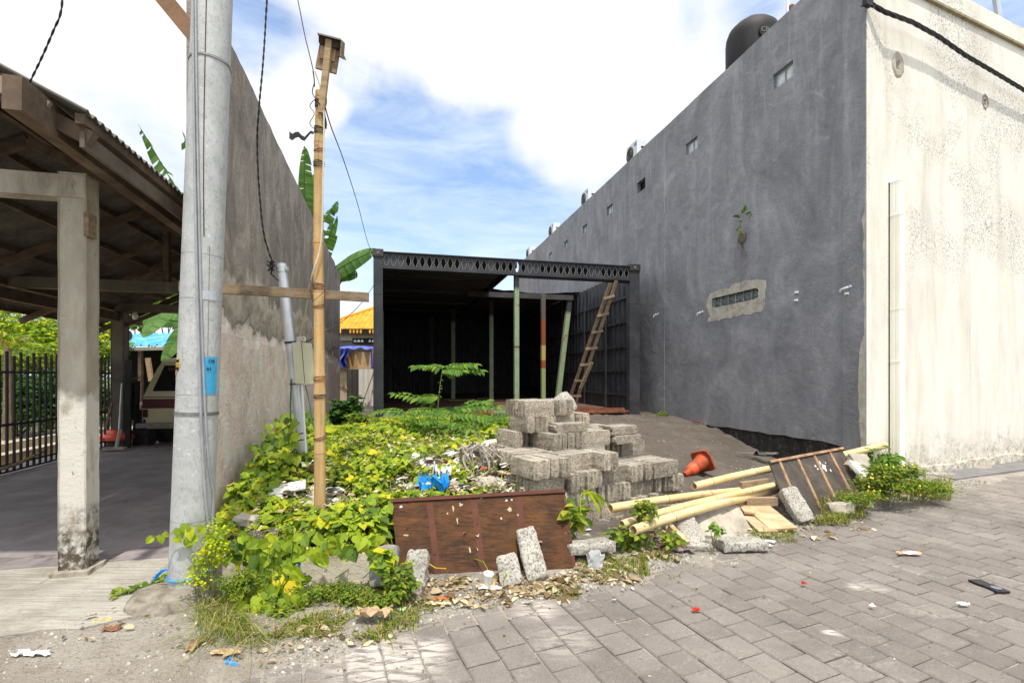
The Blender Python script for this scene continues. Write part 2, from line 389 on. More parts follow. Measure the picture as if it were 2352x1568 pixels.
c = t.mix(t.math('MULTIPLY', t.rng(scuff, .56, .68, 0, .5), t.rng(t.noise(p, 55, 4, .7), .42, .55)), c, (0.392, 0.358, 0.318))
for (px, py, rad, am) in ((855, 1505, .34, .95), (990, 1490, .16, .9), (1230, 1400, .2, .8), (930, 1530, .3, .8), (1300, 1470, .26, .4), (2000, 1345, .15, .5), (1910, 1452, .07, 1.0), (1960, 1345, .07, 1.0)):
    dd = t.vmath('DISTANCE', p, tuple(G(px, py))); 
    c = t.mix(t.math('MULTIPLY', t.rng(dd, rad * .2, rad, am, 0, True), t.rng(t.noise(t.scl(p, (6, 30, 1)), 1.0, 7, .7, .2), .42, .56)), c, (0.501, 0.455, 0.398))
c = t.mix(t.rng(t.noise(p, .7, 5, .6), .50, .66, 0, .28), c, (0.117, 0.100, 0.085))
c = t.mix(t.rng(t.noise(t.vmath('ADD', p, (3, 8, 0)), 2.6, 8, .75, 1.2), .58, .66, 0, .22), c, (0.085, 0.075, 0.067))
c = t.mix(t.math('MULTIPLY', t.rng(t.noise(p, 1.9, 8, .7, .8), .56, .66, 0, .45), t.rng(t.noise(p, 40, 5, .7), .45, .58)), c, (0.424, 0.389, 0.328))
PAVER = finish(t, c, .9, t.math('ADD', g1, t.math('MULTIPLY', t.noise(v, 12, 4, .6), 1.2)), .008, .8)
JOINT = simple('joint_sand', [(.11, .10, .082), (.23, .21, .175), (.46, .43, .36)], 3, .95, 60, .006, .8)
t = newmat('lot_soil'); p = t.pos(); vd, vc = t.voro(p, 42)
c = t.ramp(t.noise(p, 1.6, 8, .7, .3), [(.3, (.075, .063, .052)), (.5, (.105, .090, .075)), (.72, (.165, .145, .122))])
stone = t.math('MULTIPLY', t.rng(t.noise(p, 2.2, 5, .6), .42, .56), t.rng(vd, .1, .34, 1, 0)); stone = t.math('MULTIPLY', stone, t.rng(t.vmath('DOT_PRODUCT', p, tuple(V)), 1.2, 2.6, 1, .25))
c = t.mix(t.math('MULTIPLY', stone, .8), c, (.33, .31, .275))
c = t.mix(t.rng(t.noise(p, 70, 3, .6), .60, .68, 0, .5), c, (.33, .30, .26))
SOIL = finish(t, c, .95, t.math('ADD', t.math('ADD', t.noise(p, 34, 7, .75), t.noise(p, 7, 5, .6)), t.math('MULTIPLY', stone, .6)), .035, .9)
t = newmat('verge_grit'); p = t.pos(); vd, vc = t.voro(p, 75)
c = t.ramp(t.noise(p, 2.4, 9, .72, .3), [(.3, (.17, .145, .115)), (.5, (.27, .235, .19)), (.72, (.38, .345, .29))])
c = t.mix(t.math('MULTIPLY', t.rng(vd, .12, .32, .75, 0), t.rng(t.noise(p, 3, 5, .6), .42, .58)), c, (.43, .42, .39))
c = t.mix(t.rng(t.noise(p, 50, 5, .7), .56, .64, 0, .6), c, (.10, .09, .075))
GRIT = finish(t, c, .95, t.math('ADD', t.noise(p, 60, 6, .75), t.math('MULTIPLY', vd, -.6)), .02, .9)
t = newmat('apron_concrete'); p = t.pos()
br = t.noise(t.scl(t.vmath('ADD', p, t.scl(p, (0.000, 0.000, 0.000))), (2.5, 46, 1)), 1.0, 6, .6, .12)
c = t.ramp(t.noise(p, 2.2, 8, .7, .3), [(.3, (0.264, 0.244, 0.202)), (.5, (0.361, 0.335, 0.284)), (.72, (0.440, 0.413, 0.361))])
c = t.mix(t.rng(br, .48, .60, 0, .6), c, (0.229, 0.204, 0.159)); c = t.mix(t.rng(t.noise(p, 1.4, 9, .75, 1.0), .495, .505, 0, .0), c, (0.070, 0.061, 0.047))
cr, _ = t.voro(t.vmath('ADD', p, t.scl(p, (0.000, 0.000, 0.000))), .9, 'DISTANCE_TO_EDGE'); c = t.mix(t.math('MULTIPLY', t.rng(t.math('ADD', cr, t.math('MULTIPLY', t.noise(p, 3.5, 9, .8, .6), .16)), .070, .082, .7, 0), t.rng(t.noise(p, 1.2, 3), .42, .5)), c, (0.079, 0.065, 0.047))
c = t.mix(t.rng(t.noise(p, 3.1, 9, .75, .9), .50, .68, 0, .55), c, (0.176, 0.157, 0.125)); c = t.mix(t.rng(t.noise(p, 34, 6, .75), .58, .66, 0, .5), c, (0.114, 0.100, 0.077))
APRON = finish(t, c, .9, t.math('ADD', br, t.noise(p, 50, 5, .7)), .012, .8)
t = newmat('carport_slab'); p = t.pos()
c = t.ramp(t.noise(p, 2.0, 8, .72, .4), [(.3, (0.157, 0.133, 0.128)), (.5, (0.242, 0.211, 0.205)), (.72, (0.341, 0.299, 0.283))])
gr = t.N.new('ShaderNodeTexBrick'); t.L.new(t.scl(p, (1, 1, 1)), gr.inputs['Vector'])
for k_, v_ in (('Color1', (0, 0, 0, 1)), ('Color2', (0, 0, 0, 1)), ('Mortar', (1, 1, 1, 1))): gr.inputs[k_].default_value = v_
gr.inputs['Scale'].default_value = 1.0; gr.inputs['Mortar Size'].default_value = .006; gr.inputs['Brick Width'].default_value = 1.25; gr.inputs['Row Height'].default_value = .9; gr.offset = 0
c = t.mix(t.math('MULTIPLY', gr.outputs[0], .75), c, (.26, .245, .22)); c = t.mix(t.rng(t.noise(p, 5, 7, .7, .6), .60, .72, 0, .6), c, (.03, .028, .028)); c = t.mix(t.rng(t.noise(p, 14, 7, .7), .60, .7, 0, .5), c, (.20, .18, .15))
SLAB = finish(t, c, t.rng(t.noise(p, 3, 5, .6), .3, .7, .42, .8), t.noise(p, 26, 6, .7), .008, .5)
t = newmat('volcanic_sand'); p = t.pos()
c = t.ramp(t.noise(p, 2.4, 8, .7, .5), [(.3, (.078, .066, .056)), (.5, (.112, .097, .083)), (.72, (.158, .138, .118))])
SAND = finish(t, c, .95, t.math('ADD', t.math('MULTIPLY', t.noise(p, 5, 6, .6), 1.5), t.noise(p, 40, 7, .75)), .05, .9)
FARLAND = simple('far_ground', [(.06, .07, .025), (.14, .13, .07)], .6)

WOOD = simple('old_board', [(0.156, 0.104, 0.059), (0.257, 0.185, 0.112), (0.343, 0.266, 0.175)], 3, .85, 20, .004, .6, stretch=(1.5, 9, 9), vary=.2, extra=[((0.055, 0.033, 0.021), 9, .58, .7, .7)])
DKWOOD = simple('dark_rafter_timber', [(0.045, 0.031, 0.021), (0.093, 0.064, 0.044), (0.163, 0.117, 0.080)], 4, .9, 20, .004, .5, vary=.25)
t = newmat('stained_plywood'); v = t.obj(False); p = t.pos()
gr_ = t.noise(t.scl(v, (3, 60, 60)), 1.0, 8, .75, .4); n = t.noise(t.scl(v, (2, 3, 3)), 1.6, 8, .7, .6)
c = t.ramp(n, [(.3, (0.033, 0.020, 0.014)), (.46, (0.069, 0.034, 0.018)), (.60, (0.105, 0.046, 0.019)), (.75, (0.137, 0.069, 0.029))])
c = t.mix(t.rng(gr_, .50, .62, 0, .65), c, (0.020, 0.012, 0.008)); c = t.mix(t.rng(gr_, .34, .44, .4, 0), c, (0.157, 0.083, 0.034))
c = t.mix(t.rng(t.noise(v, 5, 6, .6, .3), .60, .72, 0, .75), c, (0.026, 0.025, 0.023))
c = t.mix(t.math('MULTIPLY', t.rng(t.noise(v, 24, 4, .6, .8), .665, .69, 0, 1), t.rng(t.noise(v, 2.3, 4, .6), .5, .58)), c, (0.299, 0.289, 0.179))
PLY = finish(t, c, .85, gr_, .006, .6, spec=.12)
PLYSTRIP = simple('bare_ply_strip', [(0.048, 0.012, 0.004), (0.074, 0.019, 0.007), (0.093, 0.028, 0.011)], 6, .7, 40, .003, .4)
t = newmat('black_ply'); v = t.obj(False)
c = t.ramp(t.noise(t.scl(v, (1, 1, 1)), 4, 8, .7, .4), [(.3, (.035, .028, .023)), (.5, (.062, .05, .04)), (.74, (.12, .088, .062))])
PLY2 = finish(t, c, .7, t.noise(v, 30, 6, .7), .006, .5)
BATTEN = simple('pale_batten', [(0.192, 0.114, 0.059), (0.304, 0.198, 0.112), (0.368, 0.258, 0.154)], 7, .85, 30, .003, .5, extra=[((0.176, 0.053, 0.014), 9, .52, .64, .8)])
SCRAPWOOD = simple('split_timber', [(.26, .17, .09), (.42, .30, .17), (.52, .40, .26)], 5, .85, 30, .004, .6, vary=.2, stretch=(1, 1, 5))
def bamboo(name, cols, ax):
    t = newmat(name); v = t.obj(); st = [9, 9, 9]; st[ax] = .8
    c = t.ramp(t.noise(t.scl(v, st), 2.2, 7, .65, .3), [(.3, cols[0]), (.5, cols[1]), (.74, cols[2])])
    c = t.mix(t.rng(t.noise(v, 6, 6, .7), .55, .68, 0, .6), c, cols[3]); st2 = [60, 60, 60]; st2[ax] = 1.5
    c = t.mix(t.rng(t.noise(t.scl(v, st2), 1.0, 4, .6), .60, .68, 0, .5), c, (.16, .10, .05))
    c = t.mix(t.rng(t.noise(v, 11, 7, .75), .54, .68, 0, .55), c, (.24, .17, .10)); return finish(t, c, .6, t.noise(t.scl(v, st2), 1.0, 4, .6), .003, .4, spec=.25)
BAMB = bamboo('upright_bamboo', [(.36, .22, .09), (.50, .33, .145), (.58, .42, .22), (.60, .26, .03)], 2)
BAMB2 = bamboo('cut_bamboo', [(.46, .33, .15), (.62, .47, .23), (.70, .58, .38), (.66, .42, .12)], 0)
BNODE = simple('bamboo_node', [(.13, .08, .045), (.30, .20, .10)], 9, .7)
t = newmat('galvanised_pole'); p = t.pos(); vd, vc = t.voro(t.scl(p, (95, 95, 55)), 1.0)
vsep = t.sep(vc)[0]; c = t.ramp(t.noise(p, 5, 7, .7, .4), [(.3, (.34, .345, .33)), (.5, (.43, .435, .42)), (.72, (.51, .515, .50))])
fl = t.math('MULTIPLY', t.rng(vsep, .62, .68), t.rng(t.noise(t.scl(p, (22, 22, 16)), 1.4, 6, .7, .5), .46, .54))
c = t.mix(t.math('MULTIPLY', fl, .40), c, (.24, .245, .235)); c = t.mix(t.rng(t.noise(t.scl(p, (30, 30, 3)), 1.0, 5, .7), .62, .70, 0, .5), c, (.28, .24, .17)); c = t.mix(t.rng(t.noise(p, 36, 4, .7), .63, .68, 0, .7), c, (.70, .70, .68))
POLE = finish(t, c, .55, t.math('ADD', vsep, t.noise(p, 30, 5, .6)), .003, .35, .15)
GALV = simple('galvanised_pipe', [(.34, .36, .38), (.52, .54, .56), (.68, .70, .71)], 6, .38, 30, .002, .3, .55, extra=[((.75, .74, .70), 12, .6, .66, .8)], stretch=(1, 1, .4))
BAND = simple('steel_band', [(.16, .155, .14), (.34, .33, .31)], 10, .4, metal=.7)
BLACKCAB = simple('black_cable', [(.012, .012, .013), (.03, .03, .032)], 20, .5)
WHITECAB = simple('cream_cable', [(.50, .46, .36), (.62, .58, .48)], 20, .5)
CONDUIT = simple('grey_conduit', [(.24, .25, .26), (.36, .37, .38)], 8, .5)
BOXM = simple('cream_metal_box', [(.46, .44, .30), (.55, .53, .38)], 3, .5, extra=[((.25, .10, .03), 18, .68, .74, .8)])
RUST = simple('rusty_steel', [(.10, .035, .018), (.20, .07, .03), (.28, .12, .06)], 7, .8, 40, .005, .5, extra=[((.05, .04, .035), 5, .5, .62, .8)])
t = newmat('black_container_paint'); p = t.pos()
c = t.ramp(t.noise(p, 2.2, 7, .7, .3), [(.3, (0.019, 0.021, 0.024)), (.5, (0.032, 0.033, 0.038)), (.75, (0.063, 0.063, 0.068))])
c = t.mix(t.rng(t.noise(streak_vec(t, 9, .6), 1.0, 6, .7), .60, .75, 0, .5), c, (.075, .072, .07)); c = t.mix(t.rng(t.noise(p, 12, 6, .7), .70, .74, 0, .8), c, (.16, .06, .03))
BLACKP = finish(t, c, .55, t.noise(p, 12, 5, .6), .008, .4, spec=.4)
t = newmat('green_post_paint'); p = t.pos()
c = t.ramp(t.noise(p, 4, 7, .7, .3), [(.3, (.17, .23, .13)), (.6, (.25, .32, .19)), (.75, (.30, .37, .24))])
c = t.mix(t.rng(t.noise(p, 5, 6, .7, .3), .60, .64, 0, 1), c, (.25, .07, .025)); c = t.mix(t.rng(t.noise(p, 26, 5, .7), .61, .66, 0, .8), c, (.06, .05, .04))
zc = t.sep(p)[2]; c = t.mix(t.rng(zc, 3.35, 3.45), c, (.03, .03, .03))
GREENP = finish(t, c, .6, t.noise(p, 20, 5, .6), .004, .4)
t = newmat('container_floor'); p = t.pos()
c = t.ramp(t.noise(p, 1.5, 7, .7, .4), [(.3, (.055, .028, .020)), (.5, (.11, .055, .038)), (.74, (.19, .11, .08))])
c = t.mix(t.rng(t.noise(p, 4, 6, .7, .3), .58, .64, 0, .6), c, (.20, .17, .14))
FLOORM = finish(t, c, .75, t.noise(p, 20, 5, .6), .005, .4)
t = newmat('orange_roof_tile'); v = t.pos()
c = t.ramp(t.noise(v, 1.5, 6, .7), [(.3, (.62, .25, .015)), (.7, (.80, .36, .03))]); r = t.rng(t.objr(), 0, 1, .8, 1.15); cc = t.N.new('ShaderNodeCombineXYZ')
for i in range(3): t.L.new(r, cc.inputs[i])
c = t.vmath('MULTIPLY', c, cc.outputs[0]); c = t.mix(t.rng(t.noise(v, 8, 5, .7), .6, .7, 0, .5), c, (.30, .14, .03))
TILE = finish(t, c, .6)
BLUEM = simple('blue_roof_sheet', [(.05, .30, .46), (.12, .44, .62), (.30, .58, .70)], 2, .35, spec=.6)
TARP = simple('blue_tarpaulin', [(.018, .03, .22), (.04, .06, .40), (.12, .16, .50)], 5, .4, 12, .01, .5, spec=.5)
CARD = simple('cardboard', [(.30, .17, .065), (.42, .25, .11)], 3, .85)
PAPER = simple('pale_scrap', [(.50, .47, .40), (.72, .70, .64)], 8, .7, vary=.2)
WHITEP = simple('white_plastic', [(.74, .74, .73), (.82, .82, .81)], 8, .4)
BLUEP = simple('blue_plastic', [(.01, .20, .55), (.03, .33, .72)], 9, .35)
ORANGE = simple('orange_cone_rubber', [(0.255, 0.036, 0.010), (0.442, 0.077, 0.014)], 5, .6, 30, .003, .3, extra=[((0.111, 0.045, 0.030), 7, .50, .66, .85), ((0.272, 0.180, 0.120), 18, .56, .66, .6)])
ORANGE2 = simple('cone_reflective_band', [(.78, .07, .02), (.88, .13, .05)], 8, .35)
TANKM = simple('tank_plastic', [(0.016, 0.014, 0.013), (0.024, 0.021, 0.021), (0.038, 0.034, 0.031)], 2, .6, 10, .004, .3, stretch=(3, 3, .5), spec=.2)
ACW = simple('ac_casing', [(.62, .63, .63), (.72, .73, .73)], 3, .5)
DARK = simple('dark_void', [(.008, .008, .008), (.014, .014, .014)], 3, .8)
ACGR = simple('grille_grey', [(.16, .15, .14), (.24, .23, .21)], 8, .6)
LABELB = simple('blue_print', [(.01, .20, .55), (.015, .26, .62)], 8, .4)
PVC = simple('cream_pvc', [(0.806, 0.766, 0.611), (0.904, 0.881, 0.749), (0.922, 0.930, 0.861)], 2, .45, 6, .002, .2, stretch=(0.922, 0.930, 0.417))
ROPE = simple('dirty_rope', [(.16, .13, .10), (.34, .30, .25), (.50, .47, .41)], 14, .95, 60, .006, .8)
RED = simple('red_scrap', [(.45, .02, .012), (.60, .05, .02)], 9, .5)
VANM = simple('van_paint', [(0.510, 0.459, 0.272), (0.612, 0.561, 0.340)], 2, .35, 20, .001, .1, spec=.5)
VANRED = simple('maroon_stripe', [(.06, .008, .008), (.10, .015, .012)], 4, .4)
ROOFSHEET = simple('asbestos_sheet', [(0.064, 0.056, 0.046), (0.112, 0.101, 0.084), (0.173, 0.158, 0.135)], 3, .9, 30, .006, .6)
IRON = simple('black_iron', [(.010, .010, .011), (.022, .021, .021)], 6, .5)
TRUNK = simple('plant_stem', [(.12, .13, .04), (.22, .20, .08)], 12, .8)
BROWNST = simple('bark', [(.08, .06, .04), (.18, .14, .09)], 8, .9)
CLOTH = simple('dark_rag', [(.02, .022, .026), (.05, .05, .055)], 9, .95)
GREYSHEET = simple('bare_zinc', [(.50, .47, .40), (.66, .63, .56)], 2, .5, 10, .003, .3, stretch=(1, 1, .2), extra=[((.30, .25, .18), 5, .58, .7, .5)])
DARKSHEET = simple('sooty_sheet', [(.03, .026, .022), (.075, .065, .055)], 3, .8, stretch=(1, 1, .2))
t = newmat('window_glass'); GLASS = finish(t, t.ramp(t.noise(t.pos(), 3, 4), [(.3, (0.320, 0.380, 0.396)), (.7, (0.920, 0.930, 0.930))]), .12, spec=.8)
t = newmat('glass_block'); p = t.pos(); vd, _ = t.voro(p, 26)
GBLOCK = finish(t, t.ramp(vd, [(.1, (.03, .045, .045)), (.6, (.13, .17, .17))]), .12, vd, .02, .8, spec=.8)
t = newmat('van_glass'); VGLASS = finish(t, (.012, .014, .014), .08, spec=.8)
t = newmat('clear_plastic'); CLEAR = finish(t, (.75, .77, .76), .25, spec=.6); t.b.inputs['Alpha'].default_value = .55

def leafmat(name, stops, trans=.35, rough=.45, vein=True):
    t = newmat(name); v = t.obj(False)
    isl = t.island(); mixr = t.math('FRACT', t.math('ADD', isl, t.objr()))
    c = t.ramp(mixr, stops)
    n = t.noise(t.pos(), 9, 5, .6); c = t.mix(t.rng(n, .3, .7, 0, .28), c, (.55, .75, .45), 'MULTIPLY')
    c = t.mix(t.rng(t.noise(t.pos(), 55, 3, .6), .63, .7, 0, .35), c, (.30, .24, .05))
    t._set(t.b.inputs['Base Color'], c); t.b.inputs['Roughness'].default_value = rough + .12
    t.b.inputs['Specular IOR Level'].default_value = .18
    bu = t.N.new('ShaderNodeBump'); bu.inputs['Strength'].default_value = .35; bu.inputs['Distance'].default_value = .004
    t.L.new(t.noise(t.pos(), 130, 3, .5), bu.inputs['Height']); t.L.new(bu.outputs[0], t.b.inputs['Normal'])
    tr = t.N.new('ShaderNodeBsdfTranslucent'); t.L.new(t.mix(1.0, c, (1.5, 1.55, .7), 'MULTIPLY'), tr.inputs[0])
    ms = t.N.new('ShaderNodeMixShader'); ms.inputs[0].default_value = trans
    t.L.new(t.b.outputs[0], ms.inputs[1]); t.L.new(tr.outputs[0], ms.inputs[2])
    t.L.new(ms.outputs[0], t.N['Material Output'].inputs[0]); return t.m
VINE = leafmat('vine_leaf', [(0, (0.065, 0.117, 0.022)), (.12, (0.134, 0.210, 0.029)), (.3, (0.209, 0.294, 0.029)), (.6, (0.303, 0.384, 0.029)), (.90, (0.396, 0.451, 0.029)), (.95, (0.606, 0.509, 0.025)), (1, (0.723, 0.541, 0.036))])
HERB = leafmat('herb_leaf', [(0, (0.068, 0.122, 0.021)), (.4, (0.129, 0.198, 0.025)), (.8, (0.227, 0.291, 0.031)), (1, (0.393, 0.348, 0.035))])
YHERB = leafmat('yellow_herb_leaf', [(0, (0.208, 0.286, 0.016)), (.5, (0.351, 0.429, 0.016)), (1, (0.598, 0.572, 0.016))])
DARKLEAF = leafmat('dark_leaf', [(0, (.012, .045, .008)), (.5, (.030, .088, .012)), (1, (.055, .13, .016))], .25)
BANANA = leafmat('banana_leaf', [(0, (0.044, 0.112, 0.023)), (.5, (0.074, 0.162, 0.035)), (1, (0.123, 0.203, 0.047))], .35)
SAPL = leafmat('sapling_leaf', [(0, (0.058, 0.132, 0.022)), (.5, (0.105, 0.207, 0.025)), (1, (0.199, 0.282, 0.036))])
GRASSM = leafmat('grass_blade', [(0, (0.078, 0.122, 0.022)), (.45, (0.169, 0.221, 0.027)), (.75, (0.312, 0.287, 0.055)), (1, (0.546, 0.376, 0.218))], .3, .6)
TREEY = leafmat('yellow_green_tree_leaf', [(0, (0.075, 0.150, 0.012)), (.5, (0.195, 0.300, 0.014)), (.85, (0.360, 0.420, 0.018)), (1, (0.630, 0.540, 0.018))])  # bright yellow green leaf colours
LITTER = leafmat('dry_leaf', [(0, (0.108, 0.069, 0.038)), (.35, (0.270, 0.184, 0.104)), (.7, (0.432, 0.331, 0.209)), (1, (0.594, 0.515, 0.380))], .12, .8)
t = newmat('gravel_stone'); c = t.ramp(t.island(), [(0, (.14, .125, .105)), (.5, (.27, .25, .215)), (.9, (.42, .40, .35)), (1, (.62, .60, .56))])
PEBBLE = finish(t, c, .95, t.noise(t.pos(), 60, 4, .7), .006, .8)
t = newmat('mixed_litter'); c = t.ramp(t.math('FRACT', t.math('MULTIPLY', t.island(), 7.31)), [(0, (.62, .59, .52)), (.36, (.42, .35, .26)), (.60, (.30, .26, .21)), (.74, (.74, .73, .70)), (.86, (.16, .13, .10)), (.90, (.40, .04, .02)), (.93, (.03, .22, .50)), (.96, (.60, .40, .05)), (1, (.08, .30, .24))], 'CONSTANT')
TRASH = finish(t, t.mix(t.rng(t.noise(t.pos(), 20, 6, .7), .45, .65, 0, .6), c, (.18, .15, .11)), .7, t.noise(t.pos(), 30, 4, .6), .006, .5)
# ------------------------------------------------------------------ ground
EDGE = [(-3, 1.2), (-1.5, 1.9), (-.9, 2.3), (-.4, 2.64), (.06, 2.68), (.31, 2.84), (.87, 2.91), (1.44, 2.90), (2.64, 2.97), (3.4, 3.08), (4.75, 3.33), (7.65, 3.58), (12, 3.95), (30, 5)]
def r_edge(s):
    for (a, b), (c, d) in zip(EDGE, EDGE[1:]):
        if s <= c: return b + (d - b) * max(0, (s - a)) / (c - a)
    return EDGE[-1][1]
APOLY = [VT(-9, 4.33), VT(-1.60, 4.33), VT(-1.60, 3.75), Vector((-2.0, 3.35, 0)), Vector((-2.16, 2.92, 0)), Vector((-2.33, 2.80, 0)), Vector((-2.45, 2.72, 0)), Vector((-2.62, 2.71, 0)), Vector((-2.80, 2.64, 0)), Vector((-4, 2.3, 0)), Vector((-9, 1.0, 0))]
def in_poly(x, y, pl):
    c = False
    for i in range(len(pl)):
        a, b = pl[i], pl[i - 1]
        if (a.y > y) != (b.y > y) and x < (b.x - a.x) * (y - a.y) / (b.y - a.y) + a.x: c = not c
    return c
def gz(x, y):
    if in_poly(x, y, APOLY): return -.03
    return gz0(x, y)
def gz0(x, y):
    p = Vector((x, y, 0)); s, r = SR.dot(p), RR.dot(p); v, tt = V.dot(p), U.dot(p)
    d = r - r_edge(s)
    z = .007 + .03 * sstep(d / .5) - .012 * sstep(-d / .14)
    if d < .02: return z + .007 * nz((x, y, 0), 6, 1) + .006 * nz((x, y, 0), 17, 2)
    yb = 3.44 if x < -.93 else 3.40 + .213 * (x + .745) + .10
    rise = .10 if x < -.93 else .40
    mL = (.24 * sstep((y - yb) / rise) + .28 * sstep((y - 4.0) / 1.2)) * (1 - sstep((x - .10 - max(0, y - 5) * .25) / .5)) * sstep((x + 2.45) / .25 if y < 4.2 else 1)
    mR = .46 * sstep((tt - 5.4) / 4.6) + .08 * math.exp(-((v - 4.4) / 1.0) ** 2 - ((tt - 7.9) / 1.3) ** 2) * 1.0
    mR *= sstep((tt - 4.6) / 1.5)
    if v > 5.3 and tt < 8.2: mR -= .10 * sstep((v - 5.3) / .7) * sstep((8.2 - tt) / 1.2)
    m = max(mL, mR)
    if v < -1.5: m = 0
    z += m
    k = .25 + .75 * sstep(d / 1.0)
    z += k * (.035 * nz((x, y, 0), 1.7, 3) + .02 * nz((x, y, 0), 5, 8) + .010 * nz((x, y, 0), 13, 5))
    if v > 2.2: z += (.05 * abs(nz((x, y, 0), 2.6, 19)) + .03 * abs(nz((x, y, 0), 6.5, 29)) + .012 * nz((x, y, 0), 15, 9)) * k
    if v < -1.3: z = min(z, .03 + .2 * sstep((v + 1.55) / .25))
    return max(z, .006)
EXCL = []
def in_view(x, y, mx=60):
    if y < 1.2: return False
    px = 1176 + x / y * F; py = 862 + CAMZ / y * F
    return -mx < px < 2352 + mx and py < 1568 + 90

# one ground material that passes from grit beside the road through rubbly soil to volcanic sand
t = newmat('lot_ground'); p = t.pos()
s_ = t.vmath('DOT_PRODUCT', p, tuple(SR)); r_ = t.vmath('DOT_PRODUCT', p, tuple(RR)); v_ = t.vmath('DOT_PRODUCT', p, tuple(V))
def ramp3(n, a, b, c3): return t.ramp(n, [(.3, a), (.5, b), (.72, c3)])
n = t.noise(p, 2.4, 9, .72, .3)
soil = ramp3(n, (.075, .062, .048), (.125, .105, .084), (.21, .185, .152)); grit = ramp3(n, (.25, .21, .165), (.37, .325, .265), (.50, .455, .39)); sand = ramp3(n, (.080, .064, .050), (.118, .097, .077), (.170, .143, .116))
wob = t.math('MULTIPLY', t.math('SUBTRACT', t.noise(p, 2.5, 6, .7), .5), 1.0)
gm = t.rng(t.math('ADD', t.math('SUBTRACT', r_, t.math('MULTIPLY', s_, .13)), wob), 3.0, 3.45, 1, 0)
gm = t.math('MAXIMUM', gm, t.rng(t.math('ADD', t.sep(p)[1], t.math('MULTIPLY', wob, .3)), 3.3, 3.5, 1, 0))
c = t.mix(t.rng(t.math('ADD', v_, wob), 2.1, 2.7), soil, sand); c = t.mix(gm, c, grit)
vd, vc = t.voro(p, 60); st = t.math('MULTIPLY', t.rng(vd, .12, .34, .8, 0), t.rng(t.noise(p, 3, 5, .6), .42, .58)); st = t.math('MULTIPLY', st, t.rng(v_, 2.4, 3.2, 1, .12))
c = t.mix(st, c, (.40, .38, .34)); c = t.mix(t.rng(t.noise(p, 55, 5, .7), .57, .65, 0, .5), c, (.06, .05, .042))
LOTG = finish(t, c, .95, t.math('ADD', t.noise(p, 42, 7, .75), t.math('ADD', t.math('MULTIPLY', t.noise(p, 9, 6, .65), 2), t.math('MULTIPLY', st, .5))), .03, .9)

mb = MB(); mb.obox((-400, -200, -.10), (800, 0, 0), (0, 1100, 0), (0, 0, .02)); o = mb.build('terrain', FARLAND); tag(o, kind='structure')
mb = MB(); mb.prism([ST(-14, -9, -.07), ST(30, -9, -.07), ST(30, 5.2, -.07), ST(-14, 5.2, -.07)], (0, 0, .056)); road = mb.build('road', JOINT); tag(road, kind='structure')
# lot and verge
mb = MB(); vid = {}; STEP = .06
def gv(i, j):
    if (i, j) not in vid:
        x, y = i * STEP, j * STEP; vid[(i, j)] = len(mb.v); mb.v.append(Vector((x, y, gz(x, y))))
    return vid[(i, j)]
for i in range(-92, 200):
    for j in range(24, 236):
        x, y = (i + .5) * STEP, (j + .5) * STEP; q = Vector((x, y, 0)); s, r = SR.dot(q), RR.dot(q); v, tt = V.dot(q), U.dot(q)
        if r < r_edge(s) - .22 or v > 12 or not in_view(x, y, 200): continue
        if tt > 12 or (v < -1.75 and tt > 4.6): continue
        mb.f.append((gv(i, j), gv(i + 1, j), gv(i + 1, j + 1), gv(i, j + 1)))
o = mb.build('lot_ground', LOTG, smooth=True); tag(o, kind='structure')
mb = MB(); mb.prism([VT(-1.5, 11.8, .30), VT(6.2, 11.8, .30), VT(6.2, 60, .30), VT(-14, 60, .30), VT(-14, 24, .3), VT(-1.5, 24, .3)], (0, 0, .1)); o = mb.build('back_ground', SOIL); tag(o, kind='structure')
# carport apron and slab
mb = MB(); poly = APOLY
mb.prism([p_ + Z3 * -.04 for p_ in poly], (0, 0, .066)); o = mb.build('apron', APRON); tag(o, kind='structure')
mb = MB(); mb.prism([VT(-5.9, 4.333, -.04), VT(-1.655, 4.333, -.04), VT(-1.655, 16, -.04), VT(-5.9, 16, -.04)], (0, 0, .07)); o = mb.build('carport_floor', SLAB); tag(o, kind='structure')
mb = MB(); mb.prism([VT(-14, 6.0, -.04), VT(-5.9, 4.9, -.04), VT(-5.9, 16, -.04), VT(-14, 16, -.04)], (0, 0, .045)); o = mb.build('path', simple('sandy_path', [(.30, .23, .14), (.46, .36, .24), (.56, .47, .34)], 2, .95)); tag(o, kind='structure')
# pavers
PAV = []
for k in range(4):
    rr_ = random.Random(k); a, b, h, ch = .0895, .0893, .05, .0075
    j = lambda: rr_.uniform(-.0022, .0022)
    vs = [(-a + j(), -b + j(), -h), (a + j(), -b + j(), -h), (a + j(), b + j(), -h), (-a + j(), b + j(), -h), (-a, -b, -ch), (a, -b, -ch), (a, b, -ch), (-a, b, -ch),
          (-a + ch, -b + ch, 0), (a - ch, -b + ch, 0), (a - ch, b - ch, 0), (-a + ch, b - ch, 0)]
    PAV.append((vs, [(0, 1, 5, 4), (1, 2, 6, 5), (2, 3, 7, 6), (3, 0, 4, 7), (4, 5, 9, 8), (5, 6, 10, 9), (6, 7, 11, 10), (7, 4, 8, 11), (8, 9, 10, 11)]))
PM = [MB().add(*q).mesh('paver', PAVER) for q in PAV]
cells = []
for k in range(-13, 78):
    s = k * .1865 + .06
    for m in range(-8, 26):
        r = m * .1862 + (.093 if k % 2 else 0) - .02
        if r > r_edge(s) + .07: continue
        c_ = ST(s, r)
        if not in_view(c_.x, c_.y, 1500) or c_.y < 1.3 or abs(c_.x) > 14: continue
        cells.append((c_.y if in_view(c_.x, c_.y, 40) else 99, s, r))
cells.sort(); pr = random.Random(5); far = MB()
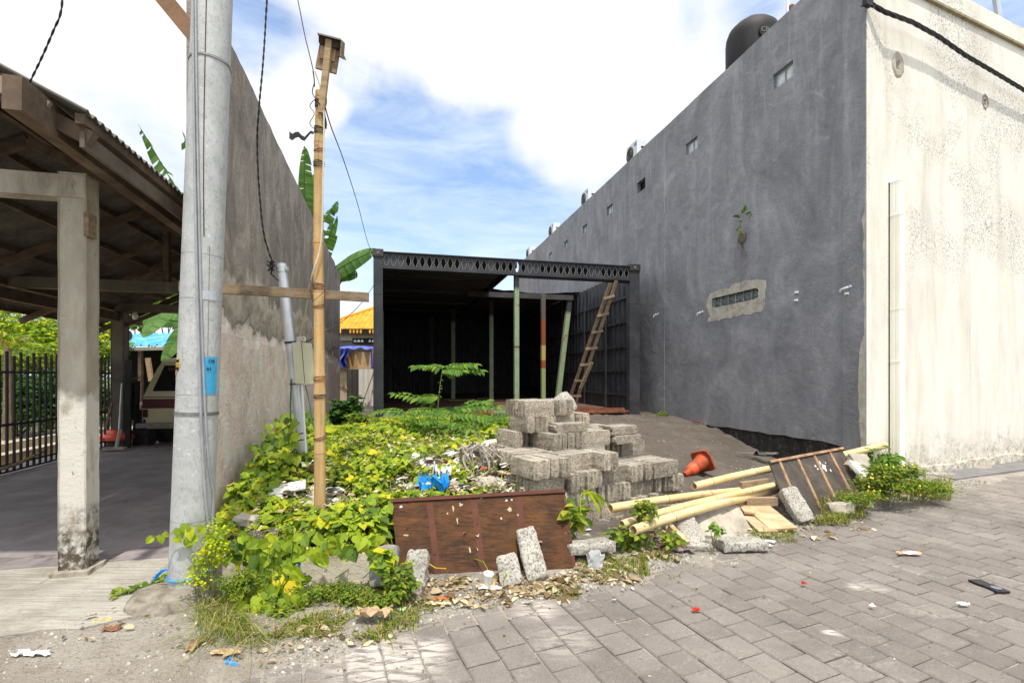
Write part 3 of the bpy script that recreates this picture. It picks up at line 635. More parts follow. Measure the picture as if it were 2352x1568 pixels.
for i, (yy, s, r) in enumerate(cells):
    c_ = ST(s + pr.uniform(-.0025, .0025), r + pr.uniform(-.0025, .0025), pr.uniform(-.004, .003) + .006 * nz((s, r, 0), .9, 4))
    ang = math.atan2(SR.y, SR.x) + pr.uniform(-.012, .012)
    M3 = (Matrix.Rotation(ang, 3, 'Z') @ Matrix.Rotation(pr.uniform(-.014, .014), 3, 'X') @ Matrix.Rotation(pr.uniform(-.014, .014), 3, 'Y'))
    if i < 300: link('paver', PM[i % 4], road, c_, M3)
    else:
        vs, fs = PAV[i % 4]; far.add([M3 @ Vector(q) + c_ for q in vs], fs)
o = far.build('distant_pavers', PAVER, road); o['kind'] = 'stuff'

# ------------------------------------------------------------------ the grey and cream building on the right
def holed(mb, fn, u0, u1, z0f, z1f, holes, dep, du=None):
    """wall face with real openings: fn(u, z, d) gives the point d metres into the wall"""
    us = sorted({u0, u1} | {h[i] for h in holes for i in (0, 1)} | set(du or [])); 
    zs_ = sorted({h[i] for h in holes for i in (2, 3)})
    for a, b in zip(us, us[1:]):
        m = (a + b) / 2; lev = [None] + zs_ + [None]
        for q in range(len(lev) - 1):
            lo, hi = lev[q], lev[q + 1]
            if lo is not None and hi is not None:
                mz = (lo + hi) / 2
                if any(h[0] <= m <= h[1] and h[2] <= mz <= h[3] for h in holes): continue
            z00 = z0f(a) if lo is None else lo; z01 = z0f(b) if lo is None else lo
            z10 = z1f(a) if hi is None else hi; z11 = z1f(b) if hi is None else hi
            mb.add([fn(a, z00, 0), fn(b, z01, 0), fn(b, z11, 0), fn(a, z10, 0)], [(0, 1, 2, 3)])
    for (a, b, c_, d) in holes:
        for (p0, p1) in (((a, c_), (b, c_)), ((b, c_), (b, d)), ((b, d), (a, d)), ((a, d), (a, c_))):
            mb.add([fn(*p0, 0), fn(*p1, 0), fn(*p1, dep), fn(*p0, dep)], [(0, 1, 2, 3)])
DV = 6.2; DT0 = 5.21; C0 = VT(DV, DT0)
b = thing('building', 'two storey building with a dark grey side wall and a stained cream street front', 'building', C0)
top = lambda tt: 7.36 - .0125 * (tt - 5) + .012 * nz((tt, 0, 0), 2.0, 1)
wr = random.Random(3); bot = lambda tt: .455 + .035 * nz((tt, 0, 0), 3.5, 2) + .02 * nz((tt, 0, 0), 14, 2) + (.0 if tt > 6 else -.03 * (6 - tt))
W1 = on_wall(DV, 1775, 200); W2 = on_wall(DV, 1818, 150)
slits = [(6.45, 6.87, 6.24, 6.50)]
for px, py, w in ((1588, 336, .42), (1400, 482, .40), (1343, 526, .40), (1300, 561, .40), (1264, 588, .40)):
    a, zc = on_wall(DV, px, py); slits.append((a - w / 2, a + w / 2, zc - .13, zc + .13))
bh, bz = on_wall(DV, 1472, 426); broken = (bh - .22, bh + .22, bz - .15, bz + .13)
GB = (7.20, 8.47, 2.795, 2.99)
mb = MB(); fnD = lambda tt, z, d: VT(DV + d, tt, z)
holed(mb, fnD, DT0, 24, bot, top, slits + [broken, GB], .11, [DT0 + .35 * i for i in range(1, 54)])
mb.add([VT(DV, DT0, top(DT0)), VT(DV, 24, top(24)), VT(DV + .2, 24, top(24)), VT(DV + .2, DT0, top(DT0))], [(0, 1, 2, 3)])
mb.build('side_wall', DARKWALL, b)
mb = MB(); sh = [VT(DV + .115, DT0 + .35, -.1), C0 + SR * 10.8 + RR * .36, C0 + SR * 10.8 + U * 17.5, VT(DV + .115, 24, -.1)]; mb.prism([Vector((q.x, q.y, -.1)) for q in sh], (0, 0, 7.0)); mb.build('inner_shell', DARK, b)
mb = MB()
for i in range(60):
    t0 = DT0 + i * .2
    mb.obox(VT(DV + .012 + .02 * wr.random(), t0, -.1), V * .1, U * .2, Z3 * (.60 + .02 * wr.random()))
mb.build('footing', FOOT, b)
for k, (a, bb, z0, z1) in enumerate(slits):
    f = MB(); e = .018
    for (o_, x_, y_) in ((VT(DV + .05, a, z0), U * (bb - a), Z3 * e), (VT(DV + .05, a, z1 - e), U * (bb - a), Z3 * e), (VT(DV + .05, a, z0 + e), U * e, Z3 * (z1 - z0 - 2 * e)), (VT(DV + .05, bb - e, z0 + e), U * e, Z3 * (z1 - z0 - 2 * e)), (VT(DV + .05, (a + bb) / 2 - e / 2, z0 + e), U * e, Z3 * (z1 - z0 - 2 * e))):
        f.obox(o_, V * .04, x_, y_)
    wf = f.build('window', CONDUIT, b)
    n_ = 2
    for q in range(n_):
        g = MB(); w = (bb - a) / 2 - 1.5 * e; a0 = a + e + q * (w + e); g.obox(VT(DV + .066, a0, z0 + e), V * .01, U * w, Z3 * (z1 - z0 - 2 * e)); g.build('pane', GLASS, wf)
wf = MB(); e = .014
wf = MB(); wf.obox(VT(DV + .09, GB[0], GB[2]), V * .02, U * (GB[1] - GB[0]), Z3 * (GB[3] - GB[2])); wf = wf.build('block_window', SMOOTHCON, b); wf['label'] = 'row of six rippled glass blocks'
for i in range(7): g = MB(); g.obox(VT(DV + .035, GB[0] + i * (GB[1] - GB[0] - e) / 6, GB[2]), V * .05, U * e, Z3 * (GB[3] - GB[2])); g.build('mullion', SMOOTHCON, wf)
for i in range(6):
    w = (GB[1] - GB[0] - e) / 6; g = MB(); a0 = GB[0] + i * w + e
    g.grid(4, 4, lambda u_, v_: VT(DV + .05 - .012 * math.sin(math.pi * u_) * math.sin(math.pi * v_), a0 + u_ * (w - e), GB[2] + .002 + v_ * (GB[3] - GB[2] - .004)))
    g.build('glass_block', GBLOCK, wf)
# bare render patch round the glass blocks
pts = [(55, 570), (75, 515), (48, 430), (62, 380), (85, 338), (130, 320), (190, 298), (225, 303), (262, 262), (310, 255), (360, 235), (400, 245), (440, 235), (515, 235), (522, 300), (505, 370), (508, 430), (488, 482), (440, 490), (380, 508), (330, 505), (285, 520), (240, 535), (200, 530), (150, 552), (100, 556)]
pts = [on_wall(DV, 1607.8 + x * .293, 574.2 + y * .293) for x, y in pts]
cen = ((GB[0] + GB[1]) / 2, (GB[2] + GB[3]) / 2); outer = []
for i, q in enumerate(pts):
    q2 = pts[(i + 1) % len(pts)]
    for k in range(3): u_ = k / 3; outer.append((q[0] * (1 - u_) + q2[0] * u_ + wr.uniform(-.012, .012), q[1] * (1 - u_) + q2[1] * u_ + wr.uniform(-.012, .012)))
mb = MB(); n_ = len(outer)
def inner(q):
    dx, dz = q[0] - cen[0], q[1] - cen[1]; m = max(abs(dx) / ((GB[1] - GB[0]) / 2), abs(dz) / ((GB[3] - GB[2]) / 2)); return cen[0] + dx / m, cen[1] + dz / m
for i in range(n_):
    a, c_ = outer[i], outer[(i + 1) % n_]; ia, ic = inner(a), inner(c_)
    mb.add([VT(DV - .006, a[0], a[1]), VT(DV - .006, c_[0], c_[1]), VT(DV - .006, ic[0], ic[1]), VT(DV - .006, ia[0], ia[1]), VT(DV, a[0], a[1]), VT(DV, c_[0], c_[1])], [(3, 2, 1, 0), (0, 1, 5, 4)])
mb.build('bare_patch', RAWCEM, b)
# column strip and chipped corner
mb = MB(); cw = wall_t(DV, 1937)
mb.obox(VT(DV - .012, DT0 + .002, .40), V * .012, U * (cw - DT0), Z3 * 6.93); mb.build('corner_column', DARKWALL, b)
mb = MB(); k0 = None
zs = [.2 + .12 * i for i in range(33)]
wd = [max(.0, .035 + .05 * nz((z, 0, 0), 1.5, 6) + .03 * nz((z, 0, 0), 7, 6) + (.05 if z < 1.9 else 0) + (-.04 if z > 3.6 else 0)) for z in zs]
for i in range(len(zs) - 1):
    mb.add([VT(DV - .016, DT0 + .0, zs[i]), VT(DV - .016, DT0 + .01 + wd[i], zs[i]), VT(DV - .016, DT0 + .01 + wd[i + 1], zs[i + 1]), VT(DV - .016, DT0, zs[i + 1])], [(0, 1, 2, 3)])
mb.build('chipped_edge', RAWCEM, b)
mb = MB()
for zc, w, h in ((5.3, .011, 1.7), (3.9, .010, 2.8), (2.2, .012, 3.4)): mb.obox(VT(DV - .003, wall_t(DV, 1526), zc - h / 2), V * .003, U * w, Z3 * h)
mb.build('render_joint', RAWCEM, b)
# root clump hole
a, z = on_wall(DV, 1705, 546); mb = MB(); mb.lathe([(.10, 0), (.115, .012), (.08, .02), (.05, .022)], VT(DV, a, z), 14, -V); mb.build('patched_hole', simple('root_patch', [(.06, .045, .03), (.20, .17, .13)], 22, .95), b)
for (px, py, kind) in ((1507, 722, 0), (1608, 717, 0), (1942, 660, 0), (1830, 672, 1), (1829, 690, 1), (1946, 675, 1)):
    a, z = on_wall(DV, px, py); mb = MB()
    if kind == 0:
        arc = [VT(DV - .012 - .055 * math.sin(x), a + .075 * math.cos(x) * 1.0, z - .05 * (1 - x / 3.1)) for x in [i * .35 for i in range(9)]]
        for p0, p1 in zip(arc, arc[1:]): mb.beam(p0, p1, .022, .004, Z3)
        mb.obox(VT(DV - .014, a - .10, z - .012), V * .014, U * .035, Z3 * .03)
    else: mb.obox(VT(DV - .022, a - .03, z - .012), V * .022, U * .06, Z3 * .03); mb.obox(VT(DV - .035, a - .01, z - .005), V * .013, U * .02, Z3 * .012)
    mb.build('pipe_clip', WHITEP, b)
# street front
def fk(px): q = (px - 1176) / F; return (q * C0.y - C0.x) / (SR.x - SR.y * q)
def on_front(px, py): k = fk(px); d = C0.y + SR.y * k; return k, CAMZ - (py - 862) / F * d
fnF = lambda k, z, d: C0 + SR * k + RR * d + Z3 * z
holes = []
for px, py, w, h in ((2062, 150, .085, .13), (2262, 235, .07, .10)):
    k, z = on_front(px, py); holes.append((k - w / 2, k + w / 2, z - h / 2, z + h / 2))
mb = MB(); holed(mb, fnF, 0, 11, lambda k: .0, lambda k: 6.90, holes, .14); mb.build('front_wall', CREAM, b)
mb = MB(); mb.obox(fnF(.12, 0, .142), SR * 10.9, RR * .2, Z3 * 6.9); mb.build('front_wall_core', DARK, b)
mb = MB(); mb.obox(fnF(-.0, 6.90, -.045), SR * 11, RR * .2, Z3 * .035); mb.build('ledge', simple('mossy_ledge', [(.20, .16, .09), (.36, .31, .20)], 9, .9), b)
mb = MB(); mb.grid(40, 1, lambda u_, v_: fnF(u_ * 11, 6.935 + v_ * (.35 + .02 * nz((u_ * 11, 0, 0), 3, 3)), .02)); mb.obox(fnF(0, 6.94, .024), SR * 11, RR * .16, Z3 * .33); mb.build('parapet', CREAM, b)
mb = MB()
for i in range(90):
    k0 = .95 + i * .1
    h = .14 + .05 * nz((k0, 0, 0), 2.2, 8); d = .05 + .03 * nz((k0, 0, 0), 3, 2)
    mb.obox(fnF(k0, -.05, -d), SR * .1, RR * (d + .01), Z3 * (h + .05))
mb.build('plinth', CREAM, b)
for px, py in ((2062, 150), (2262, 235), (2268, 507)):
    k, z = on_front(px, py); mb = MB(); pts_ = []
    n_ = 18; ro = [.155 + .03 * wr.random() if px == 2062 else .105 + .025 * wr.random() for _ in range(n_)]; ri = .07 if py < 400 else .0
    for i in range(n_):
        a0, a1 = 2 * math.pi * i / n_, 2 * math.pi * (i + 1) / n_; R0, R1 = ro[i], ro[(i + 1) % n_]
        f = lambda rr2, aa, d: fnF(k + rr2 * .8 * math.cos(aa), z + rr2 * 1.1 * math.sin(aa), d)
        mb.add([f(R0, a0, -.001), f(R1, a1, -.001), f(R1 * .8, a1, -.012), f(R0 * .8, a0, -.012), f(ri, a1, -.004), f(ri, a0, -.004)], [(0, 1, 2, 3), (3, 2, 4, 5)])
    mb.build('plaster_patch', SMOOTHCON if py < 400 else CREAM, b)
# cream trunking
k0, zt = on_front(2038, 418); zj = [.12] + [on_front(2040, y)[1] for y in (830, 711, 497, 420)]
for i in range(4):
    d = .135 - .006 * (i % 2); w = .105; mb = MB(); mb.obox(fnF(k0 + .03, zj[i], -d), SR * w, RR * d, Z3 * (zj[i + 1] - zj[i]))
    o = mb.build('trunking', PVC, b)
    m2 = MB(); m2.obox(fnF(k0 + .022, zj[i], -.012), SR * .008, RR * .012, Z3 * (zj[i + 1] - zj[i])); m2.build('painted_gap_shadow', FOOT, o)  # dark strip painting in the shadow line left of the trunking
    m2 = MB(); m2.obox(fnF(k0 + .1351, zj[i], -.02), SR * .008, RR * .02, Z3 * (zj[i + 1] - zj[i])); m2.build('painted_gap_shadow', RAWCEM, o)  # greyer strip, likewise painted-in shadow, along the right edge
    m2 = MB(); m2.obox(fnF(k0 + .026, zj[i + 1] - .01, -d - .004), SR * (w + .008), RR * (d + .004), Z3 * .012); m2.build('joint_collar', PVC, o)
    for q in (.35, .68):
        m2 = MB(); m2.obox(fnF(k0 + .0285, zj[i], -d * q), SR * .0015, RR * .004, Z3 * (zj[i + 1] - zj[i])); m2.build('seam', CREAM, o)
mb = MB(); mb.prism([fnF(1.2, -.01, -.42), fnF(11, -.01, -.42), fnF(11, -.01, -.05), fnF(1.2, -.01, -.05)], (0, 0, .05)); o = mb.build('gutter', simple('grey_gutter', [(.13, .125, .12), (.22, .215, .205)], 6, .9)); tag(o, kind='structure')

# roof furniture
tk = thing('water_tank', 'dark plastic water tank standing on the roof of the grey building', 'water tank', (5.03, 10.1, 7.1))
mb = MB(); mb.lathe([(.50, 0), (.52, .05), (.525, .5), (.515, .52), (.525, .56), (.525, 1.30), (.515, 1.40), (.47, 1.52), (.37, 1.62), (.22, 1.68)], (5.03, 10.1, 7.1), 36); mb.build('tank_body', TANKM, tk, True)
mb = MB(); mb.lathe([(.20, 1.67), (.21, 1.70), (.19, 1.75), (.08, 1.78)], (5.03, 10.1, 7.1), 24); mb.build('lid', TANKM, tk, True)
dv_ = Vector((-5.03, -10.1, 0)).normalized(); fr = Matrix.Rotation(R(28), 3, 'Z') @ dv_
mb = MB(); mb.lathe([(.16, 0), (.15, .03), (.0, .032)], Vector((5.03, 10.1, 8.28)) + fr * .515, 20, fr); mb.build('badge', TANKM, tk)
def text(name, body, mat, size, loc, rot, parent=None, ext=.001):
    cu = bpy.data.curves.new(name, 'FONT'); cu.body = body; cu.size = size; cu.extrude = ext; cu.align_x = 'CENTER'; cu.align_y = 'CENTER'
    tmp = bpy.data.objects.new(name, cu); me = bpy.data.meshes.new_from_object(tmp); bpy.data.objects.remove(tmp); me.materials.clear(); me.materials.append(mat)
    o = bpy.data.objects.new(name, me); COL.objects.link(o); o.parent = parent
    o.matrix_basis = Matrix.Translation(Vector(loc) - (wloc(parent) if parent else Vector((0, 0, 0)))) @ rot.to_4x4(); return o
def facing(nrm, up=Z3):
    z = Vector(nrm).normalized(); x = Vector(up).cross(z).normalized(); y = z.cross(x); return Matrix((x, y, z)).transposed()
text('lettering', 'CRA', ACGR, .13, Vector((5.03, 10.1, 8.28)) + fr * .552, facing(fr), tk)
def tank_nub():
    mb = MB(); c_ = Vector((5.03, 10.1, 8.5)) + Matrix.Rotation(R(-60), 3, 'Z') @ dv_ * .40; mb.lathe([(.035, 0), (.035, .05), (.02, .07)], c_, 10); mb.build('nozzle', TANKM, tk)
tank_nub()
acn = ['nearest of the outdoor units, seen tilted behind the roof edge by the water tank', 'white outdoor unit with a blue label, on the roof edge above the broken wall hole', 'white outdoor unit third along the roof edge of the grey wall', 'white outdoor unit fourth along the roof edge, above the small far windows', 'farthest white outdoor unit, just above the black container beam']
for i, (px, dv0, w, h) in enumerate(((1620, .75, .8, .5), (1440, .14, .60, .50), (1334, .14, .60, .50), (1258, .14, .60, .50), (1206, .14, .60, .50))):
    tt = wall_t(DV, px); zb = top(tt) - (.0 if i else -.02); base = VT(DV + dv0, tt, zb)
    a = thing('air_conditioner_unit', acn[i], 'air conditioner', base, 'air conditioner units along the roof edge')
    mb = MB(); mb.obox(base - U * w / 2 + Z3 * .03, U * w, V * .28, Z3 * h); mb.build('casing', ACW, a)
    mb = MB(); mb.obox(base - U * w / 2 + V * .03, U * w * .1, V * .22, Z3 * .03); mb.obox(base + U * w * .35 + V * .03, U * w * .1, V * .22, Z3 * .03); mb.build('foot', ACGR, a)
    fc = base + U * w * .16 + Z3 * (.03 + h * .48); mb = MB()
    for k in range(5): 
        ring = [fc - V * (.006 + .002 * k) + (U * math.cos(x) + Z3 * math.sin(x)) * (h * .40 - k * .04) for x in [q * math.pi / 10 for q in range(21)]]; mb.tube(ring, .006, 5, False)
    mb.build('fan_grille', ACGR, a)
    mb = MB(); mb.lathe([(h * .38, 0), (h * .38, .004)], fc - V * .002, 20, -V); mb.build('fan_opening', DARK, a)
    mb = MB(); mb.obox(base - U * (w * .46) - V * .003 + Z3 * (h * .76), U * w * .2, V * .003, Z3 * h * .18); mb.build('blue_label', LABELB, a)
    mb = MB(); mb.obox(base - U * (w / 2 + .006) + V * .12 + Z3 * (h * .6), U * .006, V * .1, Z3 * .05); mb.build('handle', DARK, a)
# pipes above the cream parapet and roof edge
def pipe(pts, rad, mat, name, lab, cat, n=8): 
    mb = MB(); mb.tube(pts, rad, n); o = mb.build(name, mat, None, True); tag(o, lab, cat); return o
k, z = on_front(2313, 30); pipe([fnF(k + .1, 7.2, .12), fnF(k - .10, 7.95, .14)], .045, GALV, 'roof_pipe', 'slanting metal pipe standing behind the cream parapet at top right', 'pipe')
pipe([VT(6.55, wall_t(6.5, 1803), 7.2), VT(6.55, wall_t(6.5, 1803), 8.6)], .025, WHITEP, 'roof_pipe', 'thin white vent pipe on the roof beside the water tank', 'pipe')
pipe([VT(6.45, wall_t(6.4, 1812), 7.2), VT(6.45, wall_t(6.4, 1812), 7.62)], .04, RUST, 'roof_post', 'short rusty stump on the roof edge right of the water tank', 'post')
# bundled cable across the cream front
mb = MB(); strands = 4; cp = [(1985, -2), (2003, 12), (2030, 28), (2095, 52), (2155, 85), (2215, 127), (2280, 165), (2352, 208), (2440, 258), (2600, 330)]
for q in range(strands):
    pts = []
    for i in range(len(cp) - 1):
        for m in range(10):
            u_ = m / 10; px = cp[i][0] * (1 - u_) + cp[i + 1][0] * u_; py = cp[i][1] * (1 - u_) + cp[i + 1][1] * u_
            k, z = on_front(px, py); off = .22 * min(1, max(0.0, k) / .6) + .05; ph = k * 9 + q * 2 * math.pi / strands
            d_ = C0.y + SR.y * k - .9 * off; pt = P(px, py, d_); pts.append(pt + RR * .016 * math.cos(ph) + Z3 * .018 * math.sin(ph))
    mb.tube(pts, .014, 6)
o = mb.build('power_cable', BLACKCAB, None, True); tag(o, 'thick bundle of twisted black cables sagging across the cream wall', 'cable')
mb = MB(); kk = fnF(.0, 0, -.05); d0 = P(1992, 8, C0.y - .1)
for q in range(9): mb.tube([d0 + Vector((.05 * math.cos(q), .02, .04 * math.sin(q * 2))), d0 + Vector((.10 * math.cos(q * 1.7), -.02, .09 * math.sin(q * 2.3 + 1)))], .008, 5)
mb.cbox(d0, SR * .12, RR * .06, Z3 * .08); o = mb.build('cable_clamp', BLACKCAB); tag(o, 'knot of black wire and clamp fixed at the top corner of the cream wall', 'cable clamp')

# ------------------------------------------------------------------ party wall on the left
topL = lambda tt: 4.62 - .028 * (tt - 4.5) + .015 * nz((tt, 0, 0), 2.2, 4) + .006 * nz((tt, 0, 0), 14, 4)
def relief(tt, z):
    lim = z + .35 * nz((tt, z, 0), 1.1, 5)
    r = .012 * nz((tt, z * .6, 3), 3.0, 3) + .006 * nz((tt, z, 3), 9, 3)
    if lim > 1.98: r -= .018
    if lim > 2.42: r += .012
    return r
mb = MB(); N1, N2 = 110, 56
mb.grid(N1, N2, lambda u_, v_: VT(-1.5 + relief(4.5 + 10.1 * u_ ** 1.5, v_ * 4.6), 4.5 + 10.1 * u_ ** 1.5, -.1 + v_ * (topL(4.5 + 10.1 * u_ ** 1.5) + .1)))
mb.grid(40, 1, lambda u_, v_: VT(-1.66 + v_ * .15, 4.5 + 10.1 * u_, topL(4.5 + 10.1 * u_) - .003))
mb.add([VT(-1.66, 4.5, -.1), VT(-1.50, 4.5, -.1), VT(-1.50, 4.5, topL(4.5)), VT(-1.66, 4.5, topL(4.5))], [(0, 1, 2, 3)])
mb.add([VT(-1.66, 14.6, -.1), VT(-1.50, 14.6, -.1), VT(-1.50, 14.6, topL(14.6)), VT(-1.66, 14.6, topL(14.6))], [(3, 2, 1, 0)])
mb.add([VT(-1.66, 4.5, -.1), VT(-1.66, 14.6, -.1), VT(-1.66, 14.6, topL(14.6) - .01), VT(-1.66, 4.5, topL(4.5) - .01)], [(3, 2, 1, 0)])
o = mb.build('party_wall', LEFTWALL, None, False); tag(o, 'tall stained grey plaster wall between the carport and the overgrown lot', 'wall')
# ------------------------------------------------------------------ black container shelter
CA, CB, CT = -.42, 5.70, 10.5      # v range and t of its open front
ZB, ZT = .55, 4.08
ct = thing('container_shelter', 'long black steel container shelter standing open at the end of the lot', 'container', VT((CA + CB) / 2, CT, ZB))
mb = MB(); mb.obox(VT(CA, CT, ZB - .02), V * .19, U * .16, Z3 * (ZT - ZB + .02)); p1 = mb.build('corner_post', BLACKP, ct)
mb = MB(); mb.obox(VT(CB - .26, CT, ZB - .02), V * .26, U * .16, Z3 * (ZT - ZB)); p2 = mb.build('corner_post', BLACKP, ct)
for p_, v0 in ((p1, CA + .095), (p2, CB - .13)):
    mb = MB(); mb.cbox(VT(v0, CT + .07, ZT - .06), V * .215 if p_ is p1 else V * .28, U * .19, Z3 * .15); q = mb.build('corner_casting', BLACKP, p_)
    mb = MB(); mb.lathe([(.035, 0), (.035, .004)], VT(v0, CT - .027, ZT - .06), 14, -U); mb.build('casting_hole', simple('casting_hole', [(.10, .07, .04), (.3, .22, .12)], 9), p_)
    mb = MB(); mb.cbox(VT(v0, CT + .07, ZB + .05), V * .215 if p_ is p1 else V * .28, U * .19, Z3 * .14); q = mb.build('corner_casting', BLACKP, p_)
    for zz_ in (ZB + 1.35, ZB + 2.6): mb = MB(); mb.obox(VT(v0 - .1 if p_ is p1 else v0 - .13, CT - .003, zz_), V * (.2 if p_ is p1 else .26), U * .003, Z3 * .008); mb.build('weld_seam', IRON, p_)
# castellated front beam: a web of hexagonal cells, most of them open
mb = MB(); b0, b1 = CA + .19, CB - .26; NC = 38; pitch = (b1 - b0) / NC; zc = ZT - .20; hh = .115
filled = {0, 1, 2, 11, 12, 15, 21, 22, 31, 32}
out = MB()
for i in range(NC):
    a = b0 + i * pitch; c_ = a + pitch / 2; w = pitch * .40; hexp = [(c_ - w * .3, zc + hh), (c_ + w * .3, zc + hh), (c_ + w, zc), (c_ + w * .3, zc - hh), (c_ - w * .3, zc - hh), (c_ - w, zc)]
    rect = [(a, zc + .15), (a + pitch, zc + .15), (a + pitch, zc), (a + pitch, zc - .15), (a, zc - .15), (a, zc)]
    for d, flip in ((0, 0), (.014, 1)):
        vs = [VT(x, CT + .02 + d, z) for x, z in rect + hexp]; fs = [(k, (k + 1) % 6, 6 + (k + 1) % 6, 6 + k) for k in range(6)]
        mb.add(vs, [f[::-1] for f in fs] if flip else fs)
    for k in range(6):
        x0, x1 = hexp[k], hexp[(k + 1) % 6]; mb.add([VT(x0[0], CT + .02, x0[1]), VT(x1[0], CT + .02, x1[1]), VT(x1[0], CT + .034, x1[1]), VT(x0[0], CT + .034, x0[1])], [(0, 1, 2, 3)])
        out.tube([VT(x0[0], CT + .018, x0[1]), VT(x1[0], CT + .018, x1[1])], .006, 4, False)
web = mb.build('castellated_beam', BLACKP, ct)
for i in sorted(filled):
    a = b0 + i * pitch + pitch / 2; w = pitch * .42; m2 = MB(); m2.prism([VT(x, CT + .024, z) for x, z in [(a - w * .3, zc + hh), (a + w * .3, zc + hh), (a + w, zc), (a + w * .3, zc - hh), (a - w * .3, zc - hh), (a - w, zc)]], U * .004); m2.build('filler_plate', BLACKP, web)
out.build('weld_bead', simple('grey_weld', [(.14, .14, .14), (.26, .26, .25)], 12), web)['kind'] = 'stuff'
mb = MB(); mb.obox(VT(2.75, CT + .13, zc - .15), V * (b1 - 2.75), U * .01, Z3 * .30); mb.build('back_plate', DARK, web)
mb = MB(); mb.obox(VT(2.75, CT + .06, zc - .215), V * (b1 - 2.75), U * .10, Z3 * .029); mb.build('lintel', BLACKP, ct)
mb = MB(); mb.obox(VT(b0, CT - .03, zc + .15), V * (b1 - b0), U * .12, Z3 * .02); mb.build('top_flange', BLACKP, web)
mb = MB(); mb.obox(VT(b0, CT - .03, zc - .185), V * (b1 - b0), U * .12, Z3 * .035); mb.build('bottom_flange', BLACKP, web)
# rainwater lip and green rails of the floor edge
def bar(name, mat, *a, parent=ct, **k): m_ = MB(); m_.obox(*a); return m_.build(name, mat, parent)
bar('floor_rail', GREENP, VT(CA + .19, CT, ZB + .02), V * 1.35, U * .10, Z3 * .07)
bar('floor_rail', RUST, VT(CA + 1.56, CT + .03, ZB + .0), V * 1.2, U * .10, Z3 * .09)
bar('floor_rail', GREENP, VT(2.02, CT - .02, ZB + .06), V * .62, U * .10, Z3 * .06)
bar('floor_rail', RUST, VT(2.74, CT, ZB + .02), V * 2.7, U * .12, Z3 * .05)
bar('floor_rail', RUST, VT(CA + .19, CT + .12, ZB + .015), V * 5.6, U * .06, Z3 * .11)
bar('under_beam', RUST, VT(1.95, CT - .02, ZB - .14), V * .78, U * .14, Z3 * .16)
fb = bar('fork_pocket', simple('worn_steel', [(.07, .06, .055), (.20, .17, .14), (.30, .16, .10)], 6), VT(1.64, CT - .02, ZB - .14), V * .28, U * .14, Z3 * .16)
mb = MB(); mb.lathe([(.04, 0), (.04, .004)], VT(1.80, CT - .025, ZB - .06), 12, -U); mb.build('pocket_slot', DARK, fb)
bar('under_beam', IRON, VT(CA + .19, CT + .02, ZB - .12), V * 1.85, U * .12, Z3 * .12)
for v0 in (1.2, 2.3, 3.9): bar('stub_leg', RUST, VT(v0, CT + .1, ZB - .35), V * .07, U * .07, Z3 * .25)
# floor panels, walls and roof
for i in range(3):
    for j in range(6):
        bar('floor_panel', FLOORM, VT(CA + .08 + i * 2.0, CT + .20 + j * 1.95, ZB - .03), V * 1.985, U * 1.935, Z3 * (.075 + .003 * ((i + j) % 2)))
def corr(x, pitch=.28, d=.045):
    u_ = (x / pitch) % 1.0
    return d * (0 if u_ < .32 else (u_ - .32) / .18 if u_ < .5 else 1 if u_ < .82 else (1 - u_) / .18)
CL = 12.0
def corr_xs(a, b, pitch=.28):
    xs = [a]; k = math.floor(a / pitch)
    while True:
        done = False
        for f in (0, .32, .5, .82):
            x = (k + f) * pitch
            if x >= b: done = True; break
            if x > a + .001: xs.append(x)
        if done: break
        k += 1
    return xs + [b]
def corr_wall(name, fn, a, b, z0, z1, parent=ct, mat=BLACKP, th=.004):
    m_ = MB(); xs = corr_xs(a, b)
    for d in (0, th):
        k = len(m_.v)
        for x in xs: m_.v += [fn(x, z0, corr(x) + d), fn(x, z1, corr(x) + d)]
        for i in range(len(xs) - 1): m_.f.append((k + 2 * i, k + 2 * i + 2, k + 2 * i + 3, k + 2 * i + 1))
    return m_.build(name, mat, parent)
corr_wall('corrugated_wall', lambda x, z, d: VT(CA + .03 + d, x, z), CT + .16, CT + CL, ZB, ZT)
corr_wall('corrugated_wall', lambda x, z, d: VT(CB - .10 + d, x, z), CT + .16, CT + CL, ZB, ZT - .05)
corr_wall('corrugated_wall', lambda x, z, d: VT(x, CT + CL - .05 + d, z), CA, CB, ZB, ZT)
for zz_ in (.95, 1.55, 2.15, 2.75, 3.35): bar('wall_rail', BLACKP, VT(CB - .17, CT + .16, zz_), V * .06, U * (CL - .2), Z3 * .05)
for zz_ in (1.1, 1.9, 2.7): bar('wall_rail', BLACKP, VT(CA + .08, CT + .16, zz_), V * .05, U * (CL - .2), Z3 * .05)
for tt in (1.5, 3.0, 5.0, 7.5): bar('wall_stud', BLACKP, VT(CB - .19, CT + tt, ZB), V * .06, U * .07, Z3 * (ZT - ZB - .1))
for zz_ in (1.2, 2.2): bar('wall_rail', BLACKP, VT(CA + .2, CT + CL - .12, zz_), V * 5.6, U * .05, Z3 * .06)
roofz = ZT - .015
def roof_panel(v0, v1, t0, t1, ragged=0):
    m_ = MB(); xs = corr_xs(t0, t1)
    for d in (0, .004):
        k = len(m_.v)
        for i, x in enumerate(xs):
            nn = 12
            for j in range(nn + 1):
                v_ = v0 + (v1 - v0) * j / nn; sag = ragged * (.10 * math.sin(math.pi * j / nn) * max(0, 1 - (x - t0) / 1.2) - .05 * abs(nz((v_, x, 0), 3, 7)))
                m_.v.append(VT(v_, x, roofz - .04 + corr(x, d=.03) + d - sag))
        for i in range(len(xs) - 1):
            for j in range(nn): a = k + i * (nn + 1) + j; m_.f.append((a, a + nn + 1, a + nn + 2, a + 1))
    return m_.build('roof_panel', BLACKP, ct)
